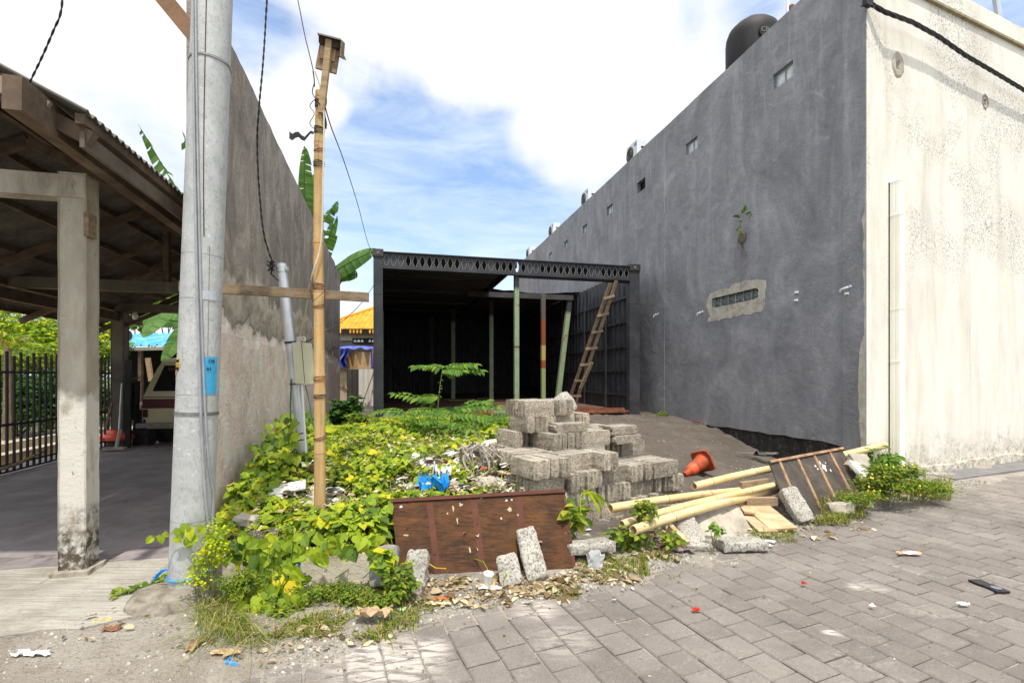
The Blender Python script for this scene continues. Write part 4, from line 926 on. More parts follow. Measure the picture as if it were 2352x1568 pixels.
roof_panel(CA + .04, 2.70, CT + .1, CT + CL); roof_panel(2.72, CB - .05, CT + 3.7, CT + CL, 1)
bar('roof_beam', BLACKP, VT(2.66, CT + .2, ZT - .17), V * .07, U * (CL - .3), Z3 * .12)
bar('cross_beam', simple('greyed_steel', [(.035, .033, .033), (.08, .072, .068)], 4), VT(2.1, CT + 3.6, ZT - .30), V * 3.3, U * .08, Z3 * .15)
for tt in (2.2, 4.4, 6.6, 8.8): bar('roof_joist', BLACKP, VT(CA + .08, CT + tt, ZT - .12), V * 3.0, U * .06, Z3 * .07)
def post(v0, tt, w, z1=None, mat=GREENP, z0=None, lean=None, parent=ct):
    m_ = MB(); z0 = ZB + .045 if z0 is None else z0; z1 = z1 or ZT - .2
    a = VT(v0, tt, z0); b_ = VT(*(lean if lean else (v0, tt)), z1)
    m_.beam(a, b_, w, w, V); return m_.build('prop_post', mat, parent)
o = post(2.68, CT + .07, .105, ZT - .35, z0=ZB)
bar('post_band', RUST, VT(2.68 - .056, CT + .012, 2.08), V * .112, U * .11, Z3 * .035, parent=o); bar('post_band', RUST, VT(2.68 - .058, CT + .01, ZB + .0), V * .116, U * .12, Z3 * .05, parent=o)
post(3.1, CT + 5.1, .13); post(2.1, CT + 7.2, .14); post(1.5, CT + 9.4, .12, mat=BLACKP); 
t = newmat('half_rusted_post'); zc_ = t.sep(t.pos())[2]
c = t.ramp(t.rng(zc_, .6, 4.0), [(0, (.26, .30, .14)), (.30, (.26, .30, .14)), (.31, (.24, .07, .03)), (.37, (.26, .08, .03)), (.38, (.40, .32, .10)), (.50, (.36, .30, .10)), (.51, (.22, .065, .03)), (.74, (.17, .06, .03)), (.75, (.10, .085, .06))], 'CONSTANT'); POSTR = finish(t, c, .7, t.noise(t.pos(), 14, 5, .7), .004, .4)
post(4.29, CT + 3.2, .12, mat=POSTR); o = post(4.85, CT + 3.55, .14, lean=(5.3, CT + 3.7), z1=ZT - .3)
bar('door_leaf', GREENP, VT(CA + .10, CT + .3, ZB + .05), V * .05, U * .75, Z3 * 2.75); bar('door_leaf', GREENP, VT(CA + .12, CT + 1.4, ZB + .05), V * .05, U * .5, Z3 * 2.4)
# things lying inside
mb = MB(); mb.cbox(VT(1.55, CT + 1.5, ZB + .08), V * .95, U * .5, Z3 * .04); mb.cbox(VT(1.7, CT + 1.6, ZB + .11), V * .5, U * .3, Z3 * .02); o = mb.build('zinc_offcut', simple('dull_zinc', [(.05, .055, .06), (.12, .13, .14)], 4, .6)); tag(o, 'dull grey sheet metal offcuts lying on the brown container floor', 'metal sheet')
for i in range(7):
    q = VT(.6 + i * .52, CT + 5.6 + (i % 3) * .6, ZB + .06 + .02 * (i % 2)); mb = MB(); a = rnd.uniform(0, 3); mb.cbox(q, V * math.cos(a) * .9 + U * math.sin(a) * .9, U * math.cos(a) * .25 - V * math.sin(a) * .25, Z3 * .03)
    o = mb.build('loose_plank', WOOD); tag(o, 'loose plank lying ' + ['just inside the green door leaf', 'left of the middle, far back', 'in front of the middle green post', 'between the two dim green posts', 'beside the tall green post foot', 'behind the half rusted post', 'below the ladder, at the back'][i] + ' of the container', 'plank', 'loose planks inside the container')
mb = MB(); mb.cbox(VT(2.85, CT + 1.3, ZB + .075), V * 1.3, U * .35, Z3 * .02); o = mb.build('pale_board', SCRAPWOOD); tag(o, 'flat pale board on the container floor beside the green front post', 'board')  # pale timber, lighter than the floor panels
# ladder
l0, l1 = P(1301, 935, 12.4), P(1402, 650, 11.35); r0, r1 = P(1319, 935, 12.4), P(1416, 645, 11.35)
ld = thing('ladder', 'homemade wooden ladder leaning inside the container near its right wall', 'ladder', (l0 + r0) / 2)
for a, c_ in ((l0, l1), (r0, r1)):
    mb = MB(); mb.beam(a, c_, .07, .05, V); mb.build('side_rail', WOOD, ld)
for k in range(7):
    u_ = .10 + k * .131; mb = MB(); a = l0.lerp(l1, u_); c_ = r0.lerp(r1, u_); e = (c_ - a).normalized() * .06; mb.beam(a - e - U * .04, c_ + e - U * .04, .05, .06, U); mb.build('rung', WOOD, ld)
mb = MB(); mb.beam(P(1333, 892, 12.05), P(1360, 832, 11.85), .07, .04, V); mb.build('splice', WOOD, ld)

# ------------------------------------------------------------------ behind: orange roofed house and shack
h = thing('house', 'house with a bright orange tiled hip roof beyond the container', 'house', P(830, 860, 27))
def onp(px, py, d): return P(px, py, d)
hd = 27.0; mb = MB(); x0, x1 = P(745, 800, hd), P(1010, 800, hd)
mb.obox(Vector((x0.x, hd, .3)), (x1.x - x0.x, 0, 0), (0, 5, 0), (0, 0, P(0, 768, hd).z - .3)); mb.build('wall', simple('house_grey', [(.12, .12, .125), (.19, .19, .19)], 2), h)
mb = MB(); mb.obox(Vector((x0.x - .2, hd - .12, P(0, 782, hd).z)), (x1.x - x0.x + .4, 0, 0), (0, .12, 0), (0, 0, P(0, 767, hd).z - P(0, 782, hd).z)); mb.build('concrete_band', RAWCEM, h)
ez, rz = P(0, 767, hd).z, P(0, 693, hd).z; apx = P(857, 0, hd).x; exl = P(700, 0, hd).x; exr = 2 * apx - exl; ay = hd + 3.4
rf = MB(); apex = Vector((apx, ay, rz + .35)); ea = Vector((exl, hd - .4, ez)); eb = Vector((exr, hd - .4, ez)); ec = Vector((exr, hd + 7, ez)); ed = Vector((exl, hd + 7, ez))
rf.add([ea, eb, ec, ed, apex], [(0, 1, 4), (1, 2, 4), (2, 3, 4), (3, 0, 4)]); roof = rf.build('roof', TILE, h)
tm = MB(); tm.grid(4, 1, lambda u_, v_: Vector(((u_ - .5) * .27, (v_ - .5) * .34, .055 * math.sin(u_ * math.pi) + .02 * (1 - v_)))); tm.add([(-.135, -.17, 0), (.135, -.17, 0), (.135, -.17, .03), (-.135, -.17, .03)], [(0, 1, 2, 3)]); TM = tm.mesh('roof_tile', TILE)
nrm = (eb - ea).cross(apex - ea).normalized(); sl = (apex - (ea + eb) / 2); slen = sl.length; sl.normalize(); M3 = Matrix((Vector((1, 0, 0)), sl, nrm)).transposed(); ntile = 0; farm = MB()
for r_i in range(int(slen / .29)):
    y_ = r_i * .29 + .1; half = (1 - y_ / slen) * (exr - exl) / 2; n_ = int(half / .26)
    for c_i in range(-n_, n_ + 1):
        q = (ea + eb) / 2 + sl * y_ + Vector((c_i * .26, 0, 0)) + nrm * .02; sx = 1176 + q.x / q.y * F
        if 772 < sx < 872: link('roof_tile', TM, roof, q - wloc(roof), M3); ntile += 1
for a, c_ in ((ea, apex), (eb, apex)):
    mb = MB(); mb.tube([a + Z3 * .08, c_ + Z3 * .08], .11, 8); mb.build('hip_ridge', TILE, roof)
mb = MB(); mb.lathe([(.16, 0), (.20, .1), (.10, .18), (.17, .28), (.19, .42), (.10, .5), (.14, .58), (.05, .72), (.02, .82)], apex + Z3 * -.05, 10); mb.build('finial', simple('finial_stone', [(.07, .05, .04), (.20, .15, .12)], 9), roof)
za, zb_ = P(0, 767, hd - .45).z, P(0, 755, hd - .45).z; mb = MB(); mb.obox(Vector((P(791, 0, hd).x, hd - .52, za)), (3, 0, 0), (0, .05, 0), (0, 0, zb_ - za)); fr_ = mb.build('fretwork_board', DARK, h)
for px in (805, 813, 821, 829, 850, 858):
    q = P(px, 761, hd - .54); mb = MB(); mb.prism([q + Vector((-.06, 0, 0)), q + Vector((-.03, 0, -.11)), q + Vector((.03, 0, -.11)), q + Vector((.06, 0, 0)), q + Vector((.03, 0, .11)), q + Vector((-.03, 0, .11))], (0, -.02, 0)); mb.build('fret_shape', TILE, fr_)
mb = MB(); za, zb_ = P(0, 789, hd).z, P(0, 777, hd).z; mb.obox(Vector((P(812, 0, hd).x, hd - .18, za)), (2.6, 0, 0), (0, .05, 0), (0, 0, zb_ - za)); fr_ = mb.build('fretwork_board', DARK, h)
for px in (816, 824, 832, 850, 858):
    q = P(px, 783, hd - .20); mb = MB(); mb.prism([q + Vector((-.08, 0, -.06)), q + Vector((.08, 0, -.06)), q + Vector((.05, 0, .07)), q + Vector((-.05, 0, .07))], (0, -.02, 0)); mb.build('fret_shape', PAPER, fr_)
# shack
SD = 17.0; sk = thing('shack', 'makeshift shack of cardboard and plywood under a blue tarpaulin', 'shack', P(820, 900, SD))
def flat(name, mat, px0, py0, px1, py1, d, th=.03, parent=sk, skew=0):
    a, b_, c_, e = P(px0, py1, d), P(px1, py1 + skew, d), P(px1, py0 + skew, d), P(px0, py0, d); m_ = MB(); m_.prism([a, b_, c_, e], (0, th, 0)); return m_.build(name, mat, parent)
flat('back_board', DARKSHEET, 770, 800, 900, 930, SD + .6, .05)
flat('cardboard_panel', CARD, 800, 806, 822, 846, SD); flat('cardboard_panel', simple('pale_card', [(.40, .26, .13), (.50, .34, .18)], 4), 822, 808, 853, 847, SD - .02); flat('cardboard_panel', CARD, 775, 820, 799, 847, SD + .02)
flat('plywood_panel', simple('bare_ply', [(.34, .25, .16), (.48, .37, .25)], 4, .8), 770, 849, 797, 925, SD); flat('cross_brace', WOOD, 776, 880, 800, 884, SD - .05, .04, skew=12)
flat('frame_rail', WOOD, 772, 845, 862, 849, SD - .08, .05)
def cpan(px0, px1, py0, py1, d, mat, skew=0, name='corrugated_sheet'):
    m_ = MB(); n_ = 28; a, b_ = P(px0, py0, d), P(px1, py0, d); z0, z1 = P(0, py1, d).z, a.z
    for d2 in (0, .006):
        k = len(m_.v)
        for i in range(n_ + 1):
            u_ = i / n_; x = a.x + (b_.x - a.x) * u_; y = d + .03 * math.sin(u_ * (px1 - px0) * .55) + d2 + skew * u_; m_.v += [Vector((x, y, z0)), Vector((x, y, z1 + skew * .05 * u_))]
        for i in range(n_): m_.f.append((k + 2 * i, k + 2 * i + 2, k + 2 * i + 3, k + 2 * i + 1))
    return m_.build(name, mat, sk)
cpan(798, 828, 848, 922, SD - .4, DARKSHEET); cpan(824, 872, 847, 932, SD - .7, GREYSHEET)
mb = MB(); mb.beam(P(862, 846, SD - .9), P(833, 925, SD - .9), .03, .03); mb.build('leaning_stick', WOOD, sk); mb = MB(); mb.beam(P(856, 800, SD - .2), P(858, 848, SD - .2), .05, .04); mb.build('post', WOOD, sk)
tp = MB()
def sheet(fn, nu, nv): tp.grid(nu, nv, fn)
sheet(lambda u_, v_: P(776 + u_ * 88, 797 + 6 * v_ - 3 * math.sin(u_ * 3.1) + 2.2 * math.sin(u_ * 19) * v_, SD - .15 + .5 * (1 - v_) + .10 * math.sin(u_ * 31)), 40, 6)
sheet(lambda u_, v_: P(779 + 20 * u_ + 4 * math.sin(v_ * 7) - 6 * v_ * (u_ - .5), 800 + 46 * v_ - 8 * u_ * v_, SD - .22 + .13 * math.sin(u_ * 9 + v_ * 3)), 22, 12)
sheet(lambda u_, v_: P(852 + 11 * u_, 801 + (40 + 8 * u_) * v_, SD - .18 + .10 * math.sin(u_ * 7 + v_ * 2)), 12, 10)
tp = tp.build('tarpaulin', TARP, None); tag(tp, 'crumpled blue tarpaulin draped over the top of the cardboard shack', 'tarpaulin')

# ------------------------------------------------------------------ carport
cp = thing('carport', 'old open carport with a corrugated roof on concrete pillars', 'carport', VT(-4, 4.2))
ER, EZ, RV, RZ, LV, LZ, T0, T1 = -1.78, 3.0, -3.40, 3.81, -6.07, 2.47, 3.40, 12.0
def rz_(v): return EZ + (RZ - EZ) * (ER - v) / (ER - RV) if v > RV else RZ + (LZ - RZ) * (RV - v) / (RV - LV)
n_ = int((T1 - T0) / .08)
for (va, vb, nm) in ((ER, RV, 0), (RV, LV, 1)):
    ns = 3
    for q in range(ns):       # overlapping sheets, each a part
        t0 = T0 + (T1 - T0) * 0
        m_ = MB(); v0 = va + (vb - va) * q / ns + (.06 if q else 0); v1 = va + (vb - va) * (q + 1) / ns
        for d in (.0, .007):
            k = len(m_.v); cnt = int((T1 - T0) / .01)
            for i in range(cnt + 1):
                tt = T0 + i * .01; zc = .014 * math.sin(2 * math.pi * (tt - T0) / .08) + .004 * nz((tt, q, 0), 2, 2); e = .015 * nz((tt, q * 3, 0), .9, 5)
                m_.v += [VT(v0 + e, tt, rz_(v0) + zc + d + .012 * (q % 2) + .02), VT(v1 + e, tt, rz_(v1) + zc + d + .012 * (q % 2) + .02)]
            for i in range(cnt): m_.f.append((k + 2 * i, k + 2 * i + 2, k + 2 * i + 3, k + 2 * i + 1))
        cnt2 = 2 * (cnt + 1); m_.f += [(2 * i, 2 * i + 2, cnt2 + 2 * i + 2, cnt2 + 2 * i) for i in range(cnt)]
        m_.build('roof_sheet', ROOFSHEET, cp)
def tb(name, a, c_, w, th, mat=DKWOOD, side=Z3, parent=cp): m_ = MB(); m_.beam(a, c_, w, th, side); return m_.build(name, mat, parent)
for tt in (3.50, 5.6, 7.7, 9.8, 11.9):
    for (va, vb) in ((ER - .02, RV), (RV, LV)):
        tb('rafter', VT(va, tt, rz_(va) - .115), VT(vb, tt, rz_(vb) - .115), .09, .055)
for v_ in (ER - .05, -2.2, -2.7, -3.2, -3.7, -4.2, -4.8, -5.4, -5.95):
    tb('purlin', VT(v_, T0 + .03, rz_(v_) - .035), VT(v_, T1, rz_(v_) - .035), .06, .05)
tb('eave_board', VT(ER - .055, T0 + .06, EZ - .12), VT(ER - .055, T1, EZ - .12), .10, .025, simple('eave_timber', [(.08, .06, .045), (.16, .13, .10)], 3, .9))
tb('side_plate', VT(-2.02, T0 - .2, 2.99), VT(-2.02, T1, 2.80), .19, .09); tb('side_plate', VT(-5.3, 3.6, 2.60), VT(-5.3, T1, 2.60), .16, .09)
tb('rake_board', VT(ER - .2, T0 + .01, rz_(ER - .2) - .085), VT(RV, T0 + .01, rz_(RV) - .085), .09, .025, simple('rake_timber', [(.17, .14, .10), (.28, .24, .18)], 3, .9))
for tt in (4.16, 8.5, 11.2):
    tb('tie_beam', VT(-2.15 if tt < 5 else -1.9, tt, 2.80), VT(-5.4, tt, 2.80), .16, .13, SMOOTHCON if tt < 5 else simple('painted_shade_beam', [(.10, .09, .07), (.17, .155, .12)], 3))  # rear beams use a darker concrete colour with the roof's shade painted in
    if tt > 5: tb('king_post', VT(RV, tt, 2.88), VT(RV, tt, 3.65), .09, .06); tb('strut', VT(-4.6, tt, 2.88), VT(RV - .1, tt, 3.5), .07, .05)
tb('diagonal_brace', VT(-5.3, 11.2, 2.4), VT(-4.2, 11.2, 2.95), .07, .05)
def pillar(v_, tt, w, z1, mat, name='pillar'):
    m_ = MB(); n_ = 30
    def ring(z): 
        r_ = []
        for i, (a, c_) in enumerate(((-1, -1), (1, -1), (1, 1), (-1, 1))):
            j = .004 * nz((z, i, 0), 9, 3)
            r_ += [VT(v_ + a * w / 2 + j - a * .008 * (i % 2 == 0), tt + c_ * w / 2 + j - c_ * .008 * (i % 2 == 1), z), VT(v_ + a * w / 2 + j - a * .008 * (i % 2 == 1), tt + c_ * w / 2 + j - c_ * .008 * (i % 2 == 0), z)]
        return r_
    for i in range(n_ + 1): m_.v += ring(z1 * i / n_ - .02)
    for i in range(n_):
        for j in range(8): a = i * 8 + j; b_ = i * 8 + (j + 1) % 8; m_.f.append((a, b_, b_ + 8, a + 8))
    return m_.build(name, mat, cp)
pf = pillar(-2.235, 4.18, .172, 2.92, PILLAR)
m_ = MB(); m_.add(*[(lambda mb_: (mb_.v, mb_.f))(rough_box(.24, .24, .07, 8, .012, 4))][0]); 
for i, q in enumerate(m_.v): m_.v[i] = VT(-2.235, 4.18, 0) + V * q.x + U * q.y + Z3 * (q.z - .01)
m_.build('footing', SMOOTHCON, pf)
tb('wood_block', VT(-2.145, 4.14, 2.45), VT(-2.145, 4.14, 2.62), .10, .03, WOOD, U, pf)
pillar(-5.3, 11.2, .22, 2.72, simple('painted_shade_pillar', [(.10, .09, .075), (.17, .15, .12)], 4)); pillar(-5.4, 4.9, .18, 2.6, PILLAR)  # far pillar's darker colour has the carport shade painted in
m_ = MB(); m_.lathe([(.03, 0), (.05, .05), (.05, .1), (.02, .14)], VT(-4.95, 11.0, 2.55), 12); o = m_.build('light_bulb', WHITEP, None, True); tag(o, 'unlit white bulb hanging under the carport beam beside the far pillar', 'light bulb')

# iron fence
fn_ = thing('iron_fence', 'black iron bar fence along the left side of the carport', 'fence', VT(-5.5, 8))
def fpt(tt, z): return VT(-5.52 + .10 * math.sin((tt - 6) * .5), tt, z)
for i in range(46):
    tt = 5.6 + i * .132; zt = 1.80 - .06 * (i % 2); m_ = MB(); m_.beam(fpt(tt, .06), fpt(tt, zt), .026, .026, V); m_.build('bar', IRON, fn_)
for zz_, w in ((.16, .03), (.74, .045), (1.50, .04), (.06, .03)):
    m_ = MB(); m_.tube([fpt(5.5 + i * .45, zz_) for i in range(15)], w / 2, 6, True); m_.build('rail', IRON, fn_)
m_ = MB(); m_.beam(VT(-5.02, 10.9, .05), VT(-5.02, 10.9, 1.75), .09, .07, V); m_.build('gate_post', IRON, fn_)
m_ = MB(); m_.tube([VT(-5.40, 5.8, .14), VT(-5.30, 7.5, .10), VT(-5.35, 8.6, .16), VT(-5.45, 9.3, .24)], .022, 6); o = m_.build('bent_pole', WOOD); tag(o, 'bent wooden pole lying along the foot of the iron fence', 'pole')

# van
v0, v1, vt = -4.97, -3.33, 11.35
van = thing('van', 'cream van with a maroon stripe parked tail first under the carport', 'van', VT((v0 + v1) / 2, vt + 2))
prof = [(0, .36, 0), (0, .50, -.02), (.0, .78, -.03), (.015, 1.02, -.02), (.04, 1.10, 0), (.11, 1.35, .08), (.19, 1.60, .17), (.25, 1.74, .24), (.34, 1.81, .32), (.50, 1.83, .36)]
m_ = MB(); W_ = v1 - v0; secs = []
def vsec(tt, sc, f): 
    pts = [VT(v0 + a * sc + (0 if f else 0), tt + (dt if f else 0), z) for a, z, dt in prof] + [VT(v1 - a * sc, tt + (dt if f else 0), z) for a, z, dt in reversed(prof)]
    return pts
m_.v += vsec(vt, 1, True); m_.v += vsec(vt + .42, .95, False); m_.v += vsec(vt + 3.4, .95, False); m_.v += vsec(vt + 4.1, 1, False); k = 2 * len(prof)
for s_i in range(3):
    for j in range(k): a = s_i * k + j; b_ = s_i * k + (j + 1) % k; m_.f.append((a, b_, b_ + k, a + k))
for j in range(len(prof) - 1): m_.f.append((j, j + 1, k - 2 - j, k - 1 - j)); a = 3 * k; m_.f.append((a + j, a + k - 1 - j, a + k - 2 - j, a + j + 1))
body = m_.build('body', VANM, van)
def rear(u_, z):
    for (a0, z0, d0), (a1, z1, d1) in zip(prof, prof[1:]):
        if z0 <= z <= z1: w = (z - z0) / (z1 - z0); a = a0 + (a1 - a0) * w; d = d0 + (d1 - d0) * w; break
    return VT(v0 + a + (W_ - 2 * a) * u_, vt + d, z)
def rpatch(name, mat, u0, z0, u1, z1, off, parent=van, taper=0):
    m_ = MB(); pts = [rear(u0, z0), rear(u1, z0), rear(u1 - taper, z1), rear(u0 + taper, z1)]; m_.prism([q - U * off for q in pts], U * .02); return m_.build(name, mat, parent)
rw = rpatch('rear_window', VGLASS, .08, 1.13, .92, 1.66, .012); rpatch('stripe', VANRED, .0, .78, 1, .97, .012)
rpatch('door_seam', VANRED, .0, 1.00, 1, 1.015, .012); rpatch('plate_recess', DARKSHEET, .44, .52, .72, .66, .01); pr_ = rpatch('number_plate', simple('plate_paint', [(.20, .18, .10), (.26, .23, .13)], 4), .50, .54, .66, .64, .018)
rt = facing(-U); text('window_lettering', 'LUGAGE SERVICE', ACGR, .095, rear(.46, 1.585) - U * .03 - Z3 * .0, facing(-U + Z3 * .4), rw); text('window_lettering', 'SURF', ACGR, .055, rear(.52, 1.48) - U * .03, facing(-U + Z3 * .4), rw)
text('plate_lettering', 'DK', DARK, .09, rear(.58, .59) - U * .03, rt, pr_)
m_ = MB(); m_.cbox(VT((v0 + v1) / 2, vt - .10, .44), V * 1.75, U * .12, Z3 * .09); m_.build('bumper', simple('old_bumper', [(.18, .17, .15), (.33, .31, .28)], 6), van)
m_ = MB(); m_.cbox(rear(.42, .70) - U * .03, V * .22, U * .02, Z3 * .07); m_.build('badge', ACGR, van)
for v_ in (v0 + .16, v1 - .16):
    for tt in (vt + .6, vt + 3.2): m_ = MB(); m_.lathe([(.29, -.1), (.31, -.05), (.31, .05), (.29, .1)], VT(v_, tt, .31), 20, V); m_.build('wheel', IRON, van, True)
rpatch('tail_light', VANRED, .01, .60, .06, .76, .02); rpatch('tail_light', VANRED, .94, .60, .99, .76, .02)

# clutter by the far pillar
m_ = MB(); m_.tube([P(272, 1025, 9.3), P(281, 880, 9.5)], .018, 6); o = m_.build('metal_rod', GALV); tag(o, 'pale metal rod leaning on the far carport pillar', 'rod')
sc = thing('floor_scraper', 'short handled scraper with a flat white foot by the far pillar', 'scraper', P(264, 1030, 9.1))
m_ = MB(); m_.tube([P(268, 1027, 9.1), P(277, 985, 9.15)], .03, 8); m_.build('handle', simple('grimy_white', [(.35, .34, .30), (.5, .48, .42)], 6), sc); m_ = MB(); m_.cbox(P(264, 1029, 9.1), V * .36, U * .12, Z3 * .04); m_.build('foot', SMOOTHCON, sc)
m_ = MB(); m_.lathe([(.30, 0), (.29, .06), (.20, .13), (.13, .17), (.12, .19)], P(267, 1008, 9.6) , 18); o = m_.build('orange_basin', ORANGE2, None, True); tag(o, 'upturned orange plastic basin resting against the far pillar', 'basin')
m_ = MB(); c_ = P(267, 1024, 9.6); m_.lathe([(.14, -.02), (.16, P(0, 1008, 9.6).z - c_.z)], c_, 12); o = m_.build('stump', DKWOOD); tag(o, 'dark wooden stump under the orange basin', 'stump')
m_ = MB(); m_.beam(P(243, 985, 9.0), P(258, 925, 9.2), .04, .04); o = m_.build('bamboo_stick', WOOD); tag(o, 'thin stick leaning against the fence left of the far pillar', 'stick')
m_ = MB(); m_.tube([P(292, 933, 10.6), P(326, 928, 10.5), P(345, 927, 10.5)], .04, 8); o = m_.build('horizontal_log', simple('peeled_log', [(.20, .16, .11), (.32, .26, .18)], 4)); tag(o, 'peeled log reaching from the pillar to the van bumper', 'log')
m_ = MB(); m_.beam(P(348, 875, 11.0), P(340, 822, 11.0), .10, .05); o = m_.build('upright_plank', WOOD); tag(o, 'pale plank standing upright beside the van window', 'plank')
m_ = MB(); m_.grid(20, 16, lambda u_, v_: VT(-5.20 + .21 * u_, 11.25 + .05 * math.sin(u_ * 14 + v_ * 2) , 1.36 - .75 * v_ - .06 * math.sin(3 * u_))); o = m_.build('hanging_cloth', CLOTH); tag(o, 'dark cloth hung between the pillar and the van', 'cloth')
m_ = MB(); m_.tube([VT(-5.2, 11.24, 1.37), VT(-4.93, 11.24, 1.40)], .012, 5); o = m_.build('hanging_rail', WOOD); tag(o, 'thin rail from which the dark cloth hangs', 'rail')
m_ = MB(); q = rough_box(.35, .3, .75, 8, .03, 3); m_.add([p_ + VT(-5.0, 11.5, .02) for p_ in q.v], q.f); o = m_.build('sack', CLOTH); tag(o, 'dark bulging sack on the floor behind the orange basin', 'sack')

# blue roofed shed behind the carport
sh = thing('shed', 'low open shed with a bright blue corrugated metal roof', 'shed', P(330, 850, 16))
sd0 = 15.0; a0, a1 = P(120, 800, sd0), P(560, 790, sd0); m_ = MB(); cnt = 120
for d in (0, .01):
    k = len(m_.v)
    for i in range(cnt * 2 + 1):
        u_ = i / (cnt * 2); z = .05 if (i % 10) in (1, 2) else 0; q = a0.lerp(a1, u_); m_.v += [q + Z3 * (z + d), q + Vector((.35, 2.6, .62 + z + d))]
    for i in range(cnt * 2): m_.f.append((k + 2 * i, k + 2 * i + 2, k + 2 * i + 3, k + 2 * i + 1))
m_.build('roof', BLUEM, sh); m_ = MB(); m_.beam(a0 + Vector((0, -.02, -.08)), a1 + Vector((0, -.02, -.08)), .10, .04); m_.build('fascia', simple('shed_fascia', [(.20, .20, .16), (.3, .29, .24)], 4), sh)
m_ = MB(); m_.obox(Vector((a0.x + .3, sd0 + 2.2, 0)), (6, 0, 0), (0, .1, 0), (0, 0, 2.4)); m_.build('back_wall', DARK, sh)
for u_ in (.1, .45, .8): q = a0.lerp(a1, u_); m_ = MB(); m_.beam(Vector((q.x, q.y + .1, 0)), q + Vector((0, .1, -.1)), .1, .1); m_.build('post', DKWOOD, sh)
m_ = MB(); q = P(288, 770, 14.7); m_.tube([q + Vector((-1.2, 0, 0)), q + Vector((.1, 0, 0))], .16, 12); o = m_.build('rolled_mat', DARKSHEET, None, True); tag(o, 'dark roll of matting lying on top of the blue shed roof', 'roll')
# ------------------------------------------------------------------ poles and cables at the left
def gP(px, py, d): return P(px, py, d)
up = thing('utility_pole', 'tall flaking galvanised utility pole beside the carport, with stickers and conduit', 'utility pole', P(430, 1370, 3.17))
mb = MB(); pb, pt = P(436, 1385, 3.17), P(489, 0, 3.17); ptt = pb + (pt - pb) * 1.9
mb.tube([pb.lerp(ptt, i / 24) for i in range(25)], [.124 - .018 * i / 24 for i in range(25)], 40); pole = mb.build('shaft', POLE, up, True)
def pole_c(y): u_ = (1385 - y) / 1385.0; return pb + (pt - pb) * u_, .124 - .018 * u_ / 1.9
def pole_ring(y, w, mat, name, extra=.004):
    c_, r_ = pole_c(y); m_ = MB(); m_.lathe([(r_ + .0005, 0), (r_ + extra, .001), (r_ + extra, w - .001), (r_ + .0005, w)], c_, 40, pt - pb); return m_.build(name, mat, up, True)
pole_ring(951, .022, BAND, 'steel_strap', .005); pole_ring(152, .016, BAND, 'steel_strap', .005)
for y in (1188, 905, 690, 590): pole_ring(y, .0012, BAND, 'hoop_line', .0012)
def on_pole(px, py, out=.002):
    c_, r_ = pole_c(py); ray = (P(px, py, 1) - cam.location).normalized(); off = (px - (1176 + c_.x / c_.y * F)) / F * c_.y
    off = max(-r_, min(r_, off)); return Vector((c_.x + off * (r_ + out) / r_, c_.y - math.sqrt(max(0, (r_ + out) ** 2 - (off * (r_ + out) / r_) ** 2)), CAMZ - (py - 862) / F * (c_.y - r_)))
def decal(name, mat, x0, y0, x1, y1, out=.002, nx=8, parent=up, skew=0):
    m_ = MB(); m_.grid(nx, 6, lambda u_, v_: on_pole(x0 + (x1 - x0) * u_ + skew * (1 - v_), y1 + (y0 - y1) * v_, out)); return m_.build(name, mat, parent)
st = decal('blue_sticker', simple('sticker_blue', [(.04, .30, .52), (.07, .38, .60)], 5, .5, extra=[((.3, .45, .5), 14, .6, .7, .6)]), 484, 818, 503, 906)
def ptext(body, px, py, size, mat, parent, out=.004):
    q = on_pole(px, py, out); c_, r_ = pole_c(py); nrm = Vector((q.x - c_.x, q.y - c_.y, 0)); return text('sticker_lettering', body, mat, size, q, facing(nrm), parent, .0004)
ptext('DB', 496, 829, .032, DARK, st); ptext('B3', 493, 847, .030, DARK, st)
st2 = decal('black_gold_sticker', DARK, 408, 824, 437, 852, .002); GOLD = simple('gold_print', [(.60, .38, .02), (.75, .50, .05)], 9, .5)
for i, ch in enumerate('WATTOO'): ptext(ch, 414 + i * 5.0, 838, .042, GOLD, st2)
for (x0, y0, x1, y1) in ((409, 822, 439, 825), (409, 850, 432, 853), (412, 853, 419, 872), (420, 853, 428, 862)):
    decal('gold_scroll', GOLD, x0, y0, x1, y1, .003, 4, st2)
decal('foil_label', GALV, 486, 665, 503, 686); decal('foil_label', BAND, 418, 710, 427, 726)
for dx, r_ in ((0, .0085), (6.5, .007)):
    m_ = MB(); pts = [on_pole(471 + dx + (15 - dx * .2) * (y / 1310.0) + 1.0 * math.sin(y * .004), y, r_) for y in range(-30, 1311 - int(dx * 2), 30)]; m_.tube(pts, r_, 8); m_.build('conduit', CONDUIT, up, True)
m_ = MB(); m_.tube([on_pole(499 - 8 * math.sin(y * .003), y, .001) for y in range(-20, 560, 20)], .003, 5); m_.build('seam_crack', simple('dark_seam', [(.05, .04, .03), (.12, .09, .06)], 9), up)
m_ = MB(); m_.tube([on_pole(499 - 18 * ((y - 560) / 700), y, .0005) for y in range(560, 1260, 20)], .0016, 5); m_.build('seam_crack', simple('rust_seam', [(.30, .22, .14), (.20, .14, .09)], 9), up)
m_ = MB(); c_, r_ = pole_c(1312); m_.tube([c_ + Vector((math.cos(a), math.sin(a), .10 * math.sin(a + .6))) * (r_ + .006) for a in [i * math.pi / 12 for i in range(25)]], .006, 6); o = m_.build('tied_rope', BLUEP, None, True); 
tag(o, 'blue plastic cord tied round the foot of the utility pole', 'cord')
m_ = MB()
for k in range(4): m_.tube([P(388, 1306, 3.05), P(372, 1308 + k * 2, 3.03), P(360 - k * 2, 1318 + k * 5, 3.0), P(352 + k, 1330, 3.0)], .0035, 5)
